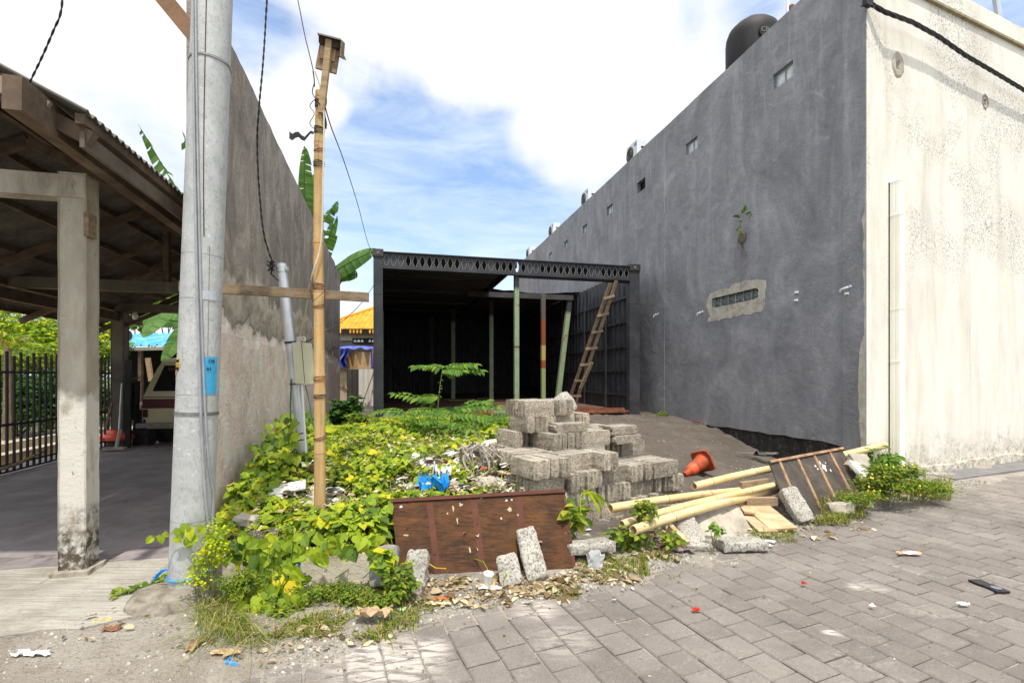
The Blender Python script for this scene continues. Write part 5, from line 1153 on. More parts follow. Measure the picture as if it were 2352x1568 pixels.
o = m_.build('tied_rope', BLUEP); tag(o, 'frayed loose end of the blue cord left of the pole', 'cord')
cb = P(412, 1378, 3.10); m_ = MB(); m_.lathe([(.27, -.06), (.275, .0), (.255, .05), (.215, .085), (.15, .10), (.04, .105)], Vector((cb.x, cb.y, 0)), 40)
for v_ in m_.v: w_ = v_ - Vector((cb.x, cb.y, 0)); v_ += Vector((w_.x, w_.y * .8, w_.z)) * (.22 * nz(v_, 5, 8) + .12 * nz(v_, 14, 3))
o = m_.build('pole_footing', simple('mossy_footing', [(.13, .11, .08), (.26, .23, .18), (.36, .33, .27)], 9, .95, 30, .02, .9), None, True); tag(o, 'rounded lump of rough concrete at the foot of the utility pole', 'footing')
m_ = MB(); m_.beam(P(330, -60, 3.3), P(455, 92, 3.3), .105, .05, Vector((.6, 0, .6))); o = m_.build('timber_brace', simple('brace_timber', [(.16, .085, .045), (.27, .16, .09)], 4, .8)); tag(o, 'brown timber brace slanting off the utility pole at the top', 'timber')
# cross piece
m_ = MB(); a, c_ = P(413, 658, 3.75), P(848, 683, 4.15); m_.beam(a, c_, .075, .045, Z3); cr = m_.build('cross_timber', WOOD); tag(cr, 'weathered timber tied level across the bamboo and the utility pole', 'timber')
m_ = MB(); q = P(547, 660, 3.86); m_.tube([q, q + Z3 * .06], .003, 5); m_.build('nail', RUST, cr)
# upright bamboo with a bird box
bp = thing('bamboo_pole', 'tall upright bamboo pole in the vines, bound with rusty wire', 'pole', P(735, 1183, 3.98))
b0_, b1_ = P(735, 1190, 3.98), P(740, 212, 3.98); nodes = [1040, 905, 864, 672, 560, 373, 330, 225, 212]
ys = sorted(set([1190, 212] + list(range(1170, 212, -24)) + nodes), reverse=True); pts, rr_ = [], []
for y in ys:
    u_ = (1190 - y) / (1190 - 212); b_ = b0_.lerp(b1_, u_) + Vector((.012 * math.sin(u_ * 5) - .025 * math.sin(math.pi * u_), 0, 0)); pts.append(b_); rr_.append(.046 - .010 * u_ + (.004 if y in nodes else 0))
m_ = MB(); m_.tube(pts, rr_, 18); bp_shaft = m_.build('culm', BAMB, bp, True)
def culm_at(y): u_ = (1190 - y) / (1190 - 212); return b0_.lerp(b1_, u_) + Vector((.012 * math.sin(u_ * 5) - .025 * math.sin(math.pi * u_), 0, 0)), .046 - .010 * u_
for y in nodes[:-1]:
    c_, r_ = culm_at(y); m_ = MB(); m_.lathe([(r_, -.006), (r_ + .0055, 0), (r_, .006)], c_, 18); m_.build('node_ring', BNODE, bp)
for y, n_, mat in ((868, 3, RUST), (702, 2, RUST), (658, 4, RUST), (1003, 2, RUST), (908, 2, BLACKCAB), (378, 4, BLACKCAB), (300, 5, BLACKCAB), (238, 8, BLACKCAB), (345, 2, RUST)):
    c_, r_ = culm_at(y); m_ = MB()
    for k in range(n_):
        zc = (k - n_ / 2) * .008; m_.tube([c_ + Vector((math.cos(a) * (r_ + .004), math.sin(a) * (r_ + .004), zc + .012 * math.sin(a + k))) for a in [i * math.pi / 8 for i in range(17)]], .003, 5)
    m_.build('binding', mat, bp)
m_ = MB(); m_.tube([culm_at(672)[0] + Vector((.06, -.04, 0)), culm_at(690)[0] + Vector((-.02, -.07, -.02)), culm_at(650)[0] + Vector((-.06, -.03, .03))], .003, 5); m_.build('binding', RUST, bp)
c_, r_ = culm_at(312); m_ = MB(); m_.grid(8, 2, lambda u_, v_: c_ + Vector((-.03 - .20 * u_, -.04, .00 - .03 * math.sin(u_ * 3) + (v_ - .5) * (.02 + .04 * u_) + .02 * math.sin(u_ * 12)))); m_.build('plastic_strip', BLACKCAB, bp)
m_ = MB(); c2 = culm_at(240)[0]; m_.grid(8, 2, lambda u_, v_: c2 + Vector((.045 + (v_ - .5) * .03 + .008 * math.sin(u_ * 9), -.03, .06 - .28 * u_))); m_.build('plastic_strip', BLACKCAB, bp)
m_ = MB(); m_.beam(P(738, 260, 3.94), P(757, 92, 3.92), .05, .03, Vector((1, 0, 0))); m_.build('box_stake', SCRAPWOOD, bp)
bb = thing('bird_box', 'small wooden box with a blackened roof board on top of the bamboo', 'bird box', P(752, 162, 3.95))
def fq(name, mat, pts, d, th=.02, parent=bb): m_ = MB(); m_.prism([P(x, y, d) for x, y in pts], (0, th, 0)); return m_.build(name, mat, parent)
fq('front_board', WOOD, [(724, 156), (771, 169), (783, 101), (736, 92)], 3.955, .02); fq('back_board', WOOD, [(728, 153), (770, 164), (781, 104), (738, 95)], 4.10, .02)
fq('inner_board', simple('raw_ply_board', [(.30, .17, .09), (.42, .27, .16)], 4), [(733, 133), (768, 142), (775, 101), (738, 95)], 3.945, .012)
m_ = MB(); m_.prism([P(732, 80, 3.90), P(782, 93, 3.90), P(779, 112, 3.92), P(732, 98, 3.92)], (0, .03, 0)); m_.build('roof_edge', simple('burnt_wood', [(.012, .010, .009), (.05, .035, .025), (.28, .18, .09)], 6, .9), bb)
m_ = MB(); m_.prism([P(729, 79, 3.88), P(783, 93, 3.88), P(787, 100, 4.22), P(733, 86, 4.22)], (0, 0, .012)); m_.build('roof_board', simple('roof_board_grey', [(.14, .11, .08), (.26, .21, .16)], 5), bb)
m_ = MB(); m_.prism([P(783, 93, 3.9), P(780, 130, 3.9), P(787, 137, 4.25), P(790, 100, 4.25)], V * .01); m_.prism([P(782, 108, 3.95), P(795, 138, 4.2), P(780, 131, 3.95)], (0, .012, 0)); m_.build('side_flap', WOOD, bb)
def cable(pts, rad, mat, lab, name='cable', n=6, twist=0, sub=8):
    m_ = MB(); P3 = []
    for i in range(len(pts) - 1):
        a0 = pts[max(i - 1, 0)]; a1, a2 = pts[i], pts[i + 1]; a3 = pts[min(i + 2, len(pts) - 1)]
        for k in range(sub):
            u_ = k / sub; P3.append(.5 * ((2 * a1) + (a2 - a0) * u_ + (2 * a0 - 5 * a1 + 4 * a2 - a3) * u_ ** 2 + (3 * a1 - 3 * a2 + a3 - a0) * u_ ** 3))
    P3.append(pts[-1])
    if twist:
        for q in range(2): 
            L = 0; tp_ = []
            for i, p_ in enumerate(P3):
                if i: L += (p_ - P3[i - 1]).length
                ph = L * twist + q * math.pi; tp_.append(p_ + Vector((math.cos(ph), math.sin(ph), 0)) * rad * .95)
            m_.tube(tp_, rad, n)
    else: m_.tube(P3, rad, n)
    o = m_.build(name, mat, None, True); tag(o, lab, 'cable'); return o
cable([P(600, -1500, 4.9), P(614, -500, 4.7), P(614, -60, 4.6), P(611, 40, 4.6), P(604, 150, 4.6), P(595, 250, 4.6), P(591, 330, 4.65), P(596, 440, 4.7), P(607, 540, 4.75), P(628, 608, 4.82)], .0055, BLACKCAB, 'twisted black cable hanging down to the leaning metal pole', twist=42, sub=14)
cable([P(240, -900, 2.9), P(170, -300, 2.7), P(147, -40, 2.6), P(140, 30, 2.6), P(124, 70, 2.62), P(98, 130, 2.66), P(66, 196, 2.72)], .003, BLACKCAB, 'twisted dark cable coming down onto the carport roof at top left', twist=60, sub=14)
cable([P(420, -1000, 4.8), P(610, -300, 4.3), P(675, -40, 4.1), P(700, 80, 4.05), P(719, 160, 4.0), P(723, 200, 3.98)], .0045, BLACKCAB, 'thin black wire dropping from the sky to the bird box')
cable([P(742, 225, 4.0), P(760, 290, 4.6), P(790, 370, 6), P(822, 470, 8), P(846, 560, 10), P(866, 600, 11.5)], .006, BLACKCAB, 'thin black wire running from the bamboo top down to the container')
cable([P(868, 640, 10.7), P(835, 690, 8.5), P(790, 735, 6.6), P(740, 765, 5.3), P(705, 785, 4.9)], .006, BLACKCAB, 'thin black wire from the container post down to the meter box')
cable([P(719, 165, 3.93), P(722, 190, 3.93), P(718, 215, 3.93), P(735, 240, 3.92)], .004, BLACKCAB, 'short loop of black wire under the bird box')
cable([P(728, 225, 3.9), P(712, 243, 3.9), P(722, 262, 3.9), P(712, 285, 3.9), P(730, 302, 3.9)], .003, BLACKCAB, 'curly loose wire beside the top of the bamboo')
cable([P(724, 165, 3.95), P(735, 200, 3.96), P(744, 260, 3.93), P(742, 420, 3.92), P(737, 560, 3.92), P(715, 640, 3.94), P(702, 720, 4.3), P(690, 768, 4.7), P(699, 783, 4.72), P(700, 775, 4.74), P(684, 776, 4.75)], .0065, WHITECAB, 'cream cable running down the bamboo and looping into the meter box')
mp = thing('metal_pole', 'leaning galvanised pipe against the party wall, carrying the meter box', 'pole', P(703, 1085, 4.98))
m_ = MB(); a, c_ = P(703, 1090, 4.98), P(646, 606, 4.86); m_.tube([a, c_], [.052, .048], 20); m_.build('pipe', GALV, mp, True)
def mpat(y): return a.lerp(c_, (1090 - y) / 484.0)
ax_ = (c_ - a).normalized()
for y, mat, w in ((667, BLACKCAB, .012), (786, BLACKCAB, .02), (880, RUST, .016), (993, BLACKCAB, .01), (1008, BLACKCAB, .01)): m_ = MB(); m_.lathe([(.050, 0), (.055, .002), (.055, w), (.050, w + .002)], mpat(y), 16, ax_); m_.build('band', mat, mp)
m_ = MB(); m_.lathe([(.048, 0), (.0525, .002), (.0525, .06), (.048, .062)], mpat(625), 18, ax_); m_.cbox(mpat(620) + Vector((.06, -.02, .01)), (.03, 0, 0), (0, .03, 0), (0, 0, .03)); m_.build('top_collar', GALV, mp)
m_ = MB(); q = mpat(612) + Vector((-.07, -.03, 0))
for k in range(7): m_.tube([q + Vector((.03 * math.cos(k), .0, .05 * math.sin(k * 2.1))), q + Vector((.05 * math.cos(k * 1.3 + 1), -.03, -.06 * math.sin(k * 1.7)))], .009, 6)
m_.tube([q, q + Vector((-.02, 0, -.08)), q + Vector((.05, 0, -.14)), mpat(655)], .009, 6); m_.build('cable_knot', BLACKCAB, mp)
mbx = thing('meter_box', 'cream metal electrical box strapped to the leaning galvanised pipe', 'electrical box', P(692, 880, 4.75))
def dirn(x0, y0, x1, y1, d): return P(x1, y1, d) - P(x0, y0, d)
ox = P(679, 881, 4.72); m_ = MB(); m_.obox(ox, dirn(679, 881, 701, 881, 4.72), (.03, .16, 0), dirn(679, 881, 671, 786, 4.72) ); bx = m_.build('casing', BOXM, mbx)
m_ = MB(); m_.obox(P(701, 881, 4.72), Vector((.003, 0, 0)), (.03, .16, 0), dirn(679, 881, 671, 786, 4.72)); m_.build('side_door', BOXM, mbx)
m_ = MB(); m_.obox(P(679, 881, 4.715) + Vector((.09, -.002, .004)), Vector((.004, 0, 0)), (0, .003, 0), dirn(679, 881, 671, 786, 4.715) * .98); m_.build('door_gap', DARK, mbx)
m_ = MB(); m_.tube([P(694, 882, 4.78), P(700, 990, 4.85), P(706, 1085, 4.9)], .012, 8); o = m_.build('conduit', WHITEP, None, True); tag(o, 'thin white conduit running down behind the leaning pipe', 'conduit')
cable([P(669, 870, 4.86), P(668, 960, 4.88), P(676, 1030, 4.9), P(679, 1100, 4.85)], .007, simple('green_hose', [(.01, .10, .08), (.02, .16, .12)], 9), 'thin dark green hose hanging straight down beside the leaning pipe')
cable([P(702, 885, 4.8), P(712, 930, 4.7), P(722, 985, 4.6), P(745, 1050, 4.45)], .006, simple('green_hose2', [(.01, .06, .04), (.02, .10, .06)], 9), 'dark green hose sloping from the meter box behind the bamboo')

# ------------------------------------------------------------------ stack of concrete blocks
BL, BW, BH = .398, .094, .163
def block_mesh(seed):
    rb = random.Random(seed); prof = [(-BL / 2, -BW / 2), (-BL / 2 + .001, -.022), (-BL / 2 + .020, -.014), (-BL / 2 + .020, .014), (-BL / 2 + .001, .022), (-BL / 2, BW / 2), (-.06, BW / 2), (.07, BW / 2), (BL / 2 - .02, BW / 2), (BL / 2 - .02, .028), (BL / 2, .018), (BL / 2, -.018), (BL / 2 - .02, -.028), (BL / 2 - .02, -BW / 2), (.08, -BW / 2), (-.07, -BW / 2)]
    m_ = MB(); n_ = len(prof); nzl = 4
    for k in range(nzl + 1):
        f = k / nzl; z = BH * f; e = .004 if k in (0, nzl) else 0
        for x, y in prof: m_.v.append(Vector((x - math.copysign(e, x) + rb.uniform(-.0028, .0028), y - math.copysign(e, y) + rb.uniform(-.0028, .0028), z + rb.uniform(-.0025, .0025))))
    for k in range(nzl):
        for j in range(n_): a = k * n_ + j; b_ = k * n_ + (j + 1) % n_; m_.f.append((b_, a, a + n_, b_ + n_))
    m_.f.append(tuple(range(n_))); m_.f.append(tuple(reversed(range(nzl * n_, (nzl + 1) * n_))))
    return m_.mesh('concrete_block', BLOCK)
BM = [block_mesh(s) for s in range(5)]
AO = Vector((.185, 4.24, 0)); AS = Vector((math.cos(R(32)), math.sin(R(32)), 0)); AR = Vector((-AS.y, AS.x, 0)); ang0 = R(32)
ORD = ['lowest', 'second', 'third', 'fourth', 'fifth', 'sixth', 'seventh', 'eighth']; nth = ['first', 'second', 'third', 'fourth', 'fifth', 'sixth', 'seventh', 'eighth']; br_ = random.Random(11)
def blk(level, w, d, typ, label, z=None, yaw=0, flat=False, tilt=0):
    c_ = AO + AS * w + AR * d + Z3 * ((level * BH * 1.006 - .125) if z is None else z)
    M_ = Matrix.Rotation(ang0 + (math.pi / 2 if typ == 'E' else 0) + yaw + (math.pi if br_.random() < .5 else 0), 3, 'Z')
    if flat: M_ = M_ @ Matrix.Rotation(math.pi / 2, 3, 'X'); c_ = c_ + Z3 * BW / 2 + (M_ @ Vector((0, 0, -BH / 2)))
    if tilt: M_ = M_ @ Matrix.Rotation(tilt, 3, 'Y')
    o = link('concrete_block', BM[br_.randrange(5)], None, c_, M_); tag(o, label, 'concrete block', 'stacked concrete blocks'); return o
def place_words(w, d):
    side_ = 'at the left corner' if w < .30 else 'left of the middle' if w < .72 else 'in the middle' if w < 1.10 else 'right of the middle' if w < 1.5 else 'at the right end'
    return side_, ('front row' if d < .3 else 'next row' if d < .75 else 'rear row' if d < 1.3 else 'hindmost row')
def module(level, w, d, typ, mi, n=4, rows=4, w_=.1, wl='left'):
    side_, row_ = place_words(w, d); N = n if typ == 'E' else rows
    for i in range(N):
        jw, jd, jy = br_.uniform(-.005, .005), br_.uniform(-.030, .030), br_.uniform(-.030, .030)
        if typ == 'E':
            wh = ['leftmost', 'left inner', 'right inner', 'rightmost'][i if N == 4 else (0, 2, 3)[i] if N == 3 else (0, 3)[i]]
            blk(level, w + .05 + i * w_ + jw, d + BL / 2 + jd, 'E', f'{wh} end-on block {side_}, {row_}, {ORD[level]} course of the stack', yaw=jy)
        else:
            wh = ['front', 'second-layer', 'third-layer', 'backmost'][i]
            blk(level, w + BL / 2 + jw, d + .05 + i * w_ + jd * .5, 'F', f'{wh} lengthwise block {side_}, {row_}, {ORD[level]} course of the stack', yaw=jy * .5)
M_ = .408
for lv in range(4):
    pat = ['F', 'E', 'F', 'E', 'F'] if lv % 2 else ['E', 'F', 'E', 'F', 'E']; 
    for i, ty in enumerate(pat):
        if lv == 3 and i == 3: module(lv, i * M_, .02, 'E', i, n=3); continue
        if lv == 3 and i == 4: module(lv, i * M_ - .1, .0, 'F', i, rows=4); continue
        if lv == 2 and i == 4: module(lv, i * M_, .02, 'E', i, n=4); continue
        module(lv, i * M_ + (.02 if lv % 2 else 0), br_.uniform(0, .05) + (.04 if ty == 'F' else 0), ty, i, rows=4 if lv == 3 else 2)
    module(lv, .13 + (.04 if lv < 2 else 0), M_ + .03, 'F' if lv % 2 == 0 else 'E', 5, n=2 if lv < 3 else 4, rows=3); module(lv, .33, 2 * M_ + .05, 'F', 6, rows=2)
    if lv == 3:
        module(lv, 1.25, M_ + .02, 'F', 7, rows=4); module(lv, .85, M_ + .02, 'E', 8); module(lv, .48, M_ + .02, 'F', 9)
# course five
module(4, 0, 0, 'E', 0); module(4, M_, .13, 'F', 1, rows=3); module(4, 2 * M_, -.02, 'E', 2, n=2)
module(4, .07, M_ + .02, 'F', 3, rows=4); module(4, .42, M_ + .04, 'E', 4); module(4, .84, M_ + .0, 'F', 5, rows=4); module(4, .24, 2 * M_ + .04, 'E', 6, n=2); module(4, .44, 2 * M_ + .04, 'F', 7); module(4, 1.25, .55, 'E', 8, n=3); module(4, 1.56, .50, 'F', 9, rows=4); module(4, .85, 2 * M_ + .04, 'E', 10)
module(4, 1.26, 2 * M_ + .16, 'F', 11, rows=2)
# course six
module(5, .50, .36, 'E', 0, n=4); module(5, .915, .40, 'F', 1, rows=4); module(5, .29, .78, 'E', 2, n=2); module(5, .52, .80, 'F', 3, rows=3); module(5, .95, .84, 'E', 4, n=4); module(5, 1.34, .62, 'E', 5, n=3)
blk(5, 1.53, .44, 'F', 'grooved block lying flat at the right shoulder of the stack, lowest of three', flat=True); blk(5, 1.56, .62, 'F', 'flat block behind the right shoulder pair of the stack', z=5 * BH - .12 + .09, flat=True, yaw=.06)
blk(5, 1.51, .47, 'F', 'grooved block lying flat on top of another at the right shoulder', z=5 * BH - .12 + .10, flat=True, yaw=-.05)
# course seven and top
module(6, .36, .60, 'E', 0, n=3); module(6, .67, .70, 'F', 1, rows=3); module(6, 1.07, .68, 'E', 2, n=2)
blk(6, .80, .52, 'F', 'split block lying flat just under the top of the stack', flat=True, yaw=-.12)
module(7, .36, .66, 'F', 0, rows=4); module(7, .77, .62, 'E', 1, n=2)
def lump(name, mat, label, cat, size, loc, up_, face_, seed, cuts=10, amp=.008, rnd_=.3, group=None, smooth=True):
    q = rough_box(*size, cuts, amp, seed, rnd_); m_ = q.mesh(name, mat, smooth); o = link(name, m_, None, loc, rot_from(up_, face_)); tag(o, label, cat, group); return o
q = AO + AS * 1.09 + AR * .84; lump('broken_block', PITTED, 'broken half block lying tilted at the top right of the stack', 'concrete block', (.22, .12, .24), (q.x, q.y, 7 * BH - .12), (-.55, .2, .8), (.4, -.9, .3), 21, 12, .014, .4)

# ------------------------------------------------------------------ boards, leaning blocks, bamboo poles
def quad_board(name, label, cat, tl, tr, br, bl, th, mat, nu=10, nv=6, warp=.0, seed=0):
    nrm = (tr - bl).cross(tl - br).normalized()
    if nrm.y > 0: nrm = -nrm
    o = thing(name, label, cat, (bl + br) / 2)
    def f(u_, v_, d=0): return bl.lerp(br, u_).lerp(tl.lerp(tr, u_), v_) + nrm * (d + warp * nz((u_ * 2, v_ * 2, seed), 1.5))
    m_ = MB(); m_.grid(nu, nv, lambda u_, v_: f(u_, v_, th)); m_.grid(nu, nv, lambda u_, v_: f(1 - u_, v_, 0))
    for a0, a1 in (((0, 0), (1, 0)), ((1, 0), (1, 1)), ((1, 1), (0, 1)), ((0, 1), (0, 0))):
        for k in range(8):
            p0 = (a0[0] + (a1[0] - a0[0]) * k / 8, a0[1] + (a1[1] - a0[1]) * k / 8); p1 = (a0[0] + (a1[0] - a0[0]) * (k + 1) / 8, a0[1] + (a1[1] - a0[1]) * (k + 1) / 8)
            m_.add([f(*p0, 0), f(*p1, 0), f(*p1, th), f(*p0, th)], [(0, 1, 2, 3)])
    m_.build('panel', mat, o); return o, f
TL, TR_, BR_, BLc = G(898, 1148, .52), G(1296, 1126, .52), G(1322, 1301, .04), G(925, 1343, .03)
TL = P(898, 1148, 3.72); TR_ = P(1296, 1126, 3.98); BR_ = P(1322, 1303, 3.60); BLc = P(920, 1345, 3.38)
bd, bf = quad_board('plywood_board', 'large stained brown plywood board leaning against the rubbish mound', 'board', TL, TR_, BR_, BLc, .014, PLY, 14, 8, .006)
for (u0, u1, mat) in ((.19, .225, PLYSTRIP), (.44, .475, PLYSTRIP), (.695, .735, PLYSTRIP), (.985, 1.0, PLYSTRIP)):
    m_ = MB(); m_.grid(1, 8, lambda u_, v_: bf(u0 + (u1 - u0) * u_, v_ * .93 + .0, .0148)); m_.build('batten_mark', mat, bd)
m_ = MB(); m_.obox(bf(0, .955, .014), bf(1, .955, .014) - bf(0, .955, .014), bf(0, 1, .014) - bf(0, .955, .014), (bf(0, 0, .03) - bf(0, 0, .014))); m_.build('top_batten', PLYSTRIP, bd)
nb = random.Random(9)
for i in range(9):
    u_, v_ = nb.choice((.07, .205, .46, .715, .99)), nb.choice((.30, .62, .965)); m_ = MB(); m_.lathe([(.005, 0), (.005, .003)], bf(u_, v_, .0175), 8, (bf(0, 0, 1) - bf(0, 0, 0))); m_.build('nail_head', DARK, bd)
splat = simple('old_paint_splat', [(.26, .23, .13), (.40, .36, .24)], 20, .8); splat2 = simple('white_paint_splat', [(.42, .41, .38), (.60, .59, .56)], 20, .8)
def blotch(name, f, u0, v0, ru, rv, mat, parent, n_=14, th=.0178, sd=0):
    rb = random.Random(sd); m_ = MB(); ring = [f(u0 + ru * math.cos(a) * (r0 := rb.uniform(.45, 1.1)), v0 + rv * math.sin(a) * r0, th) for a in [2 * math.pi * i / n_ for i in range(n_)]]; m_.add([f(u0, v0, th)] + ring, [(0, 1 + i, 1 + (i + 1) % n_) for i in range(n_)]); return m_.build(name, mat, parent)
for i, (u_, v_, a, b_, mt) in enumerate(((.335, .84, .006, .05, splat), (.350, .68, .006, .05, splat), (.38, .88, .012, .03, splat), (.655, .78, .018, .035, splat), (.66, .91, .014, .02, DARK), (.645, .90, .010, .014, splat2), (.675, .905, .007, .012, splat2), (.60, .67, .007, .02, splat2), (.70, .70, .006, .02, splat), (.40, .32, .007, .05, splat), (.06, .55, .02, .012, splat), (.05, .90, .010, .02, splat2), (.30, .78, .006, .02, splat), (.50, .95, .01, .01, splat))):
    blotch('paint_splat', bf, u_, v_, a, b_, mt, bd, sd=i, th=.0150)
# right hand board with battens
tl, tr, br, bl = P(1763, 1061, 5.25), P(1930, 1030, 6.1), P(1992, 1142, 5.55), P(1822, 1203, 4.75)
b2, f2 = quad_board('ribbed_board', 'dark board with pale battens leaning by the cream wall corner', 'board', tl, tr, br, bl, .015, PLY2, 10, 8, .01, 4)
for i, u_ in enumerate((.11, .34, .565, .79)):
    m_ = MB(); m_.obox(f2(u_ - .012, 0, .015), f2(u_ + .012, 0, .015) - f2(u_ - .012, 0, .015), f2(u_ - .012, 1, .015) - f2(u_ - .012, 0, .015), f2(0, 0, .03) - f2(0, 0, .015)); m_.build('batten', BATTEN, b2)
m_ = MB(); m_.obox(f2(0, .955, .031), f2(1, .955, .031) - f2(0, .955, .031), f2(0, 1, .031) - f2(0, .955, .031), f2(0, 0, .045) - f2(0, 0, .031)); m_.build('top_batten', BATTEN, b2)
for i, (u_, v_, a, b_) in enumerate(((.63, .72, .035, .09), (.66, .80, .03, .06), (.60, .80, .02, .04), (.52, .76, .015, .025), (.69, .62, .012, .03), (.53, .70, .012, .02))): blotch('paint_splat', f2, u_, v_, a, b_, splat2, b2, sd=30 + i, th=.0155)
# blocks in the front
def leaning(label, base, topp, w, th, seed, lenx=None, mat=PITTED, face=(0, -1, .3), name='concrete_block', cuts=22, amp=.007):
    base, topp = Vector(base), Vector(topp); L = (topp - base).length
    return lump(name, mat, label, 'concrete block', (w, th, L), base, topp - base, face, seed, cuts, amp, .35)
leaning('tall pitted block leaning on the middle of the stained board', P(1236, 1333, 3.36), P(1206, 1216, 3.66), .152, .094, 31)
leaning('short square pitted block propped left of the taller one', P(1177, 1346, 3.30), P(1163, 1276, 3.44), .150, .094, 32)
leaning('grey block standing in the weeds at the end of the low cream wall', P(884, 1345, 3.22), P(884, 1253, 3.33), .19, .10, 33, mat=simple('lichen_concrete', [(.13, .12, .10), (.24, .225, .19), (.35, .33, .29)], 7, .95, 60, .012, .9))
leaning('rounded lump of pitted concrete at the left foot of the stained board', P(952, 1368, 3.18), P(962, 1262, 3.30), .14, .11, 34, amp=.016)
lump('concrete_slab', PITTED, 'flat pitted slab lying between the stained board and the block stack', 'concrete slab', (.40, .18, .085), P(1352, 1266, 3.78), (0, .1, 1), (.35, -1, 0), 35, 18, .008, .35)
leaning('pitted block leaning on the ribbed board', P(1850, 1198, 4.66), P(1806, 1122, 4.86), .17, .12, 36)
leaning('long slab sloping out from under the bamboo ends', P(1605, 1262, 3.95), P(1568, 1192, 4.35), .20, .08, 37, face=(0, -.6, .8))
lump('concrete_slab', PITTED, 'broad flat slab lying at the kerb under the bamboo poles', 'concrete slab', (.40, .22, .085), P(1700, 1260, 4.04), (0, .1, 1), (.1, -1, 0), 38, 18, .009, .35)
leaning('weathered slab wedged behind the sloping one under the bamboo', P(1655, 1240, 4.25), P(1612, 1172, 4.75), .30, .09, 39, mat=SMOOTHCON, face=(0, -.6, .8))
leaning('grey slab half hidden under the three bamboo poles', P(1690, 1235, 4.4), P(1655, 1160, 4.9), .34, .09, 40, mat=SMOOTHCON, face=(0, -.6, .8))
leaning('dark slab tucked behind the split timber', P(1570, 1255, 4.1), P(1535, 1195, 4.45), .14, .08, 41, mat=SMOOTHCON, face=(0, -.6, .8))
leaning('slab leaning at the base of the cream wall behind the weeds', P(1990, 1080, 5.7), P(1965, 1045, 5.9), .22, .10, 42, mat=SMOOTHCON)
leaning('cream painted slab sloping down behind the ribbed board', P(2035, 1145, 5.25), P(1962, 1062, 5.75), .20, .06, 43, mat=CREAM, face=(.3, -.6, .8))
lump('rubble_piece', SMOOTHCON, 'angular grey rubble piece in the grass below the ribbed board', 'rubble', (.26, .15, .12), P(1930, 1180, 4.95), (0, .2, 1), (0, -1, 0), 44, 12, .02, .5)
lump('rubble_piece', SMOOTHCON, 'small flat rubble piece in the weeds right of the ribbed board', 'rubble', (.22, .12, .06), P(1975, 1162, 5.1), (.2, .2, 1), (0, -1, 0), 45, 12, .02, .5)
# low cream wall in the weeds
m_ = MB(); a, c_ = P(488, 1340, 3.30), P(862, 1338, 3.33); q = (c_ - a); 
for i in range(16): 
    h = P(0, 1262, 3.3).z - .02 + .02 * nz((i, 0, 0), 1.3, 6); m_.obox(a + q * i / 16 + Z3 * (-a.z - .02), q / 16, (0, .10, 0), (0, 0, h + .02))
o = m_.build('low_wall', simple('flaking_cream', [(.48, .42, .32), (.62, .56, .45), (.70, .65, .54)], 4, .9, 20, .012, .8, extra=[((.16, .14, .11), 8, .56, .66, .8)])); tag(o, 'low crumbling cream wall overgrown by vines at the edge of the lot', 'wall')
m_ = MB(); m_.prism([P(878, 1172, 3.9), P(897, 1165, 3.9), P(897, 1248, 3.8), P(884, 1240, 3.8)], (0, .04, 0)); o = m_.build('foam_board', PAPER); tag(o, 'crumpled pale board scrap behind the left edge of the stained board', 'board scrap')
# bamboo poles lying
def lying(label, a, c_, r0, r1, nodes_, open_end=True):
    L = (c_ - a).length; o = thing('bamboo_pole', label, 'bamboo pole', a, 'cut bamboo poles')
    ax = (c_ - a).normalized(); y = Z3.cross(ax).normalized(); z = ax.cross(y); M3 = Matrix((ax, y, z)).transposed()
    m_ = MB(); xs = sorted(set([0, L] + [n_ * L for n_ in nodes_] + [n_ * L - .012 for n_ in nodes_] + [n_ * L + .012 for n_ in nodes_] + [L * k / 14 for k in range(15)]))
    xs = [x for x in xs if 0 <= x <= L]; rr2 = [r0 + (r1 - r0) * x / L + (.0035 if any(abs(x - n_ * L) < .002 for n_ in nodes_) else 0) for x in xs]
    pts = [Vector((x, .02 * math.sin(x * 1.3), .008 * math.sin(x * 2.1))) for x in xs]
    m_.tube(pts, rr2, 20, False); m_.tube([pts[0], pts[0] + Vector((.15, 0, 0))], [r0 * .80, r0 * .75], 20, False); k = len(m_.v)
    m_.add([pts[0] + Vector((0, math.cos(t_) * r_, math.sin(t_) * r_)) for r_ in (r0, r0 * .80) for t_ in [2 * math.pi * i / 20 for i in range(20)]], [(i, (i + 1) % 20, 20 + (i + 1) % 20, 20 + i) for i in range(20)])
    cu = link('culm', m_.mesh('culm', BAMB2, True), o, (0, 0, 0), M3)
    m2 = MB(); m2.lathe([(r0 * .79, 0), (r0 * .79, .002)], pts[0] + Vector((.12, 0, 0)), 14, Vector((1, 0, 0))); link('hollow', m2.mesh('hollow', DARK), o, (0, 0, 0), M3)
    for n_ in nodes_: 
        x = n_ * L; r_ = r0 + (r1 - r0) * n_; m2 = MB(); m2.lathe([(r_ + .001, -.005), (r_ + .0052, 0), (r_ + .001, .005)], Vector((x, .02 * math.sin(x * 1.3), .008 * math.sin(x * 2.1))), 20, Vector((1, 0, 0))); link('node_ring', m2.mesh('node_ring', BNODE), o, (0, 0, 0), M3)
    return o
lying('bamboo pole with the lowest open end, nearest the road', P(1454, 1217, 3.85), P(1992, 1060, 6.9), .040, .036, (.105, .285, .50, .72, .9))
lying('bamboo pole just behind the nearest one, its end slightly higher', P(1428, 1204, 4.02), P(1800, 1106, 5.2), .036, .030, (.14, .32, .52, .75))
lying('uppermost bamboo pole, its open end against the block stack', P(1401, 1167, 4.25), P(1812, 1110, 5.5), .040, .030, (.27, .50, .72, .86))
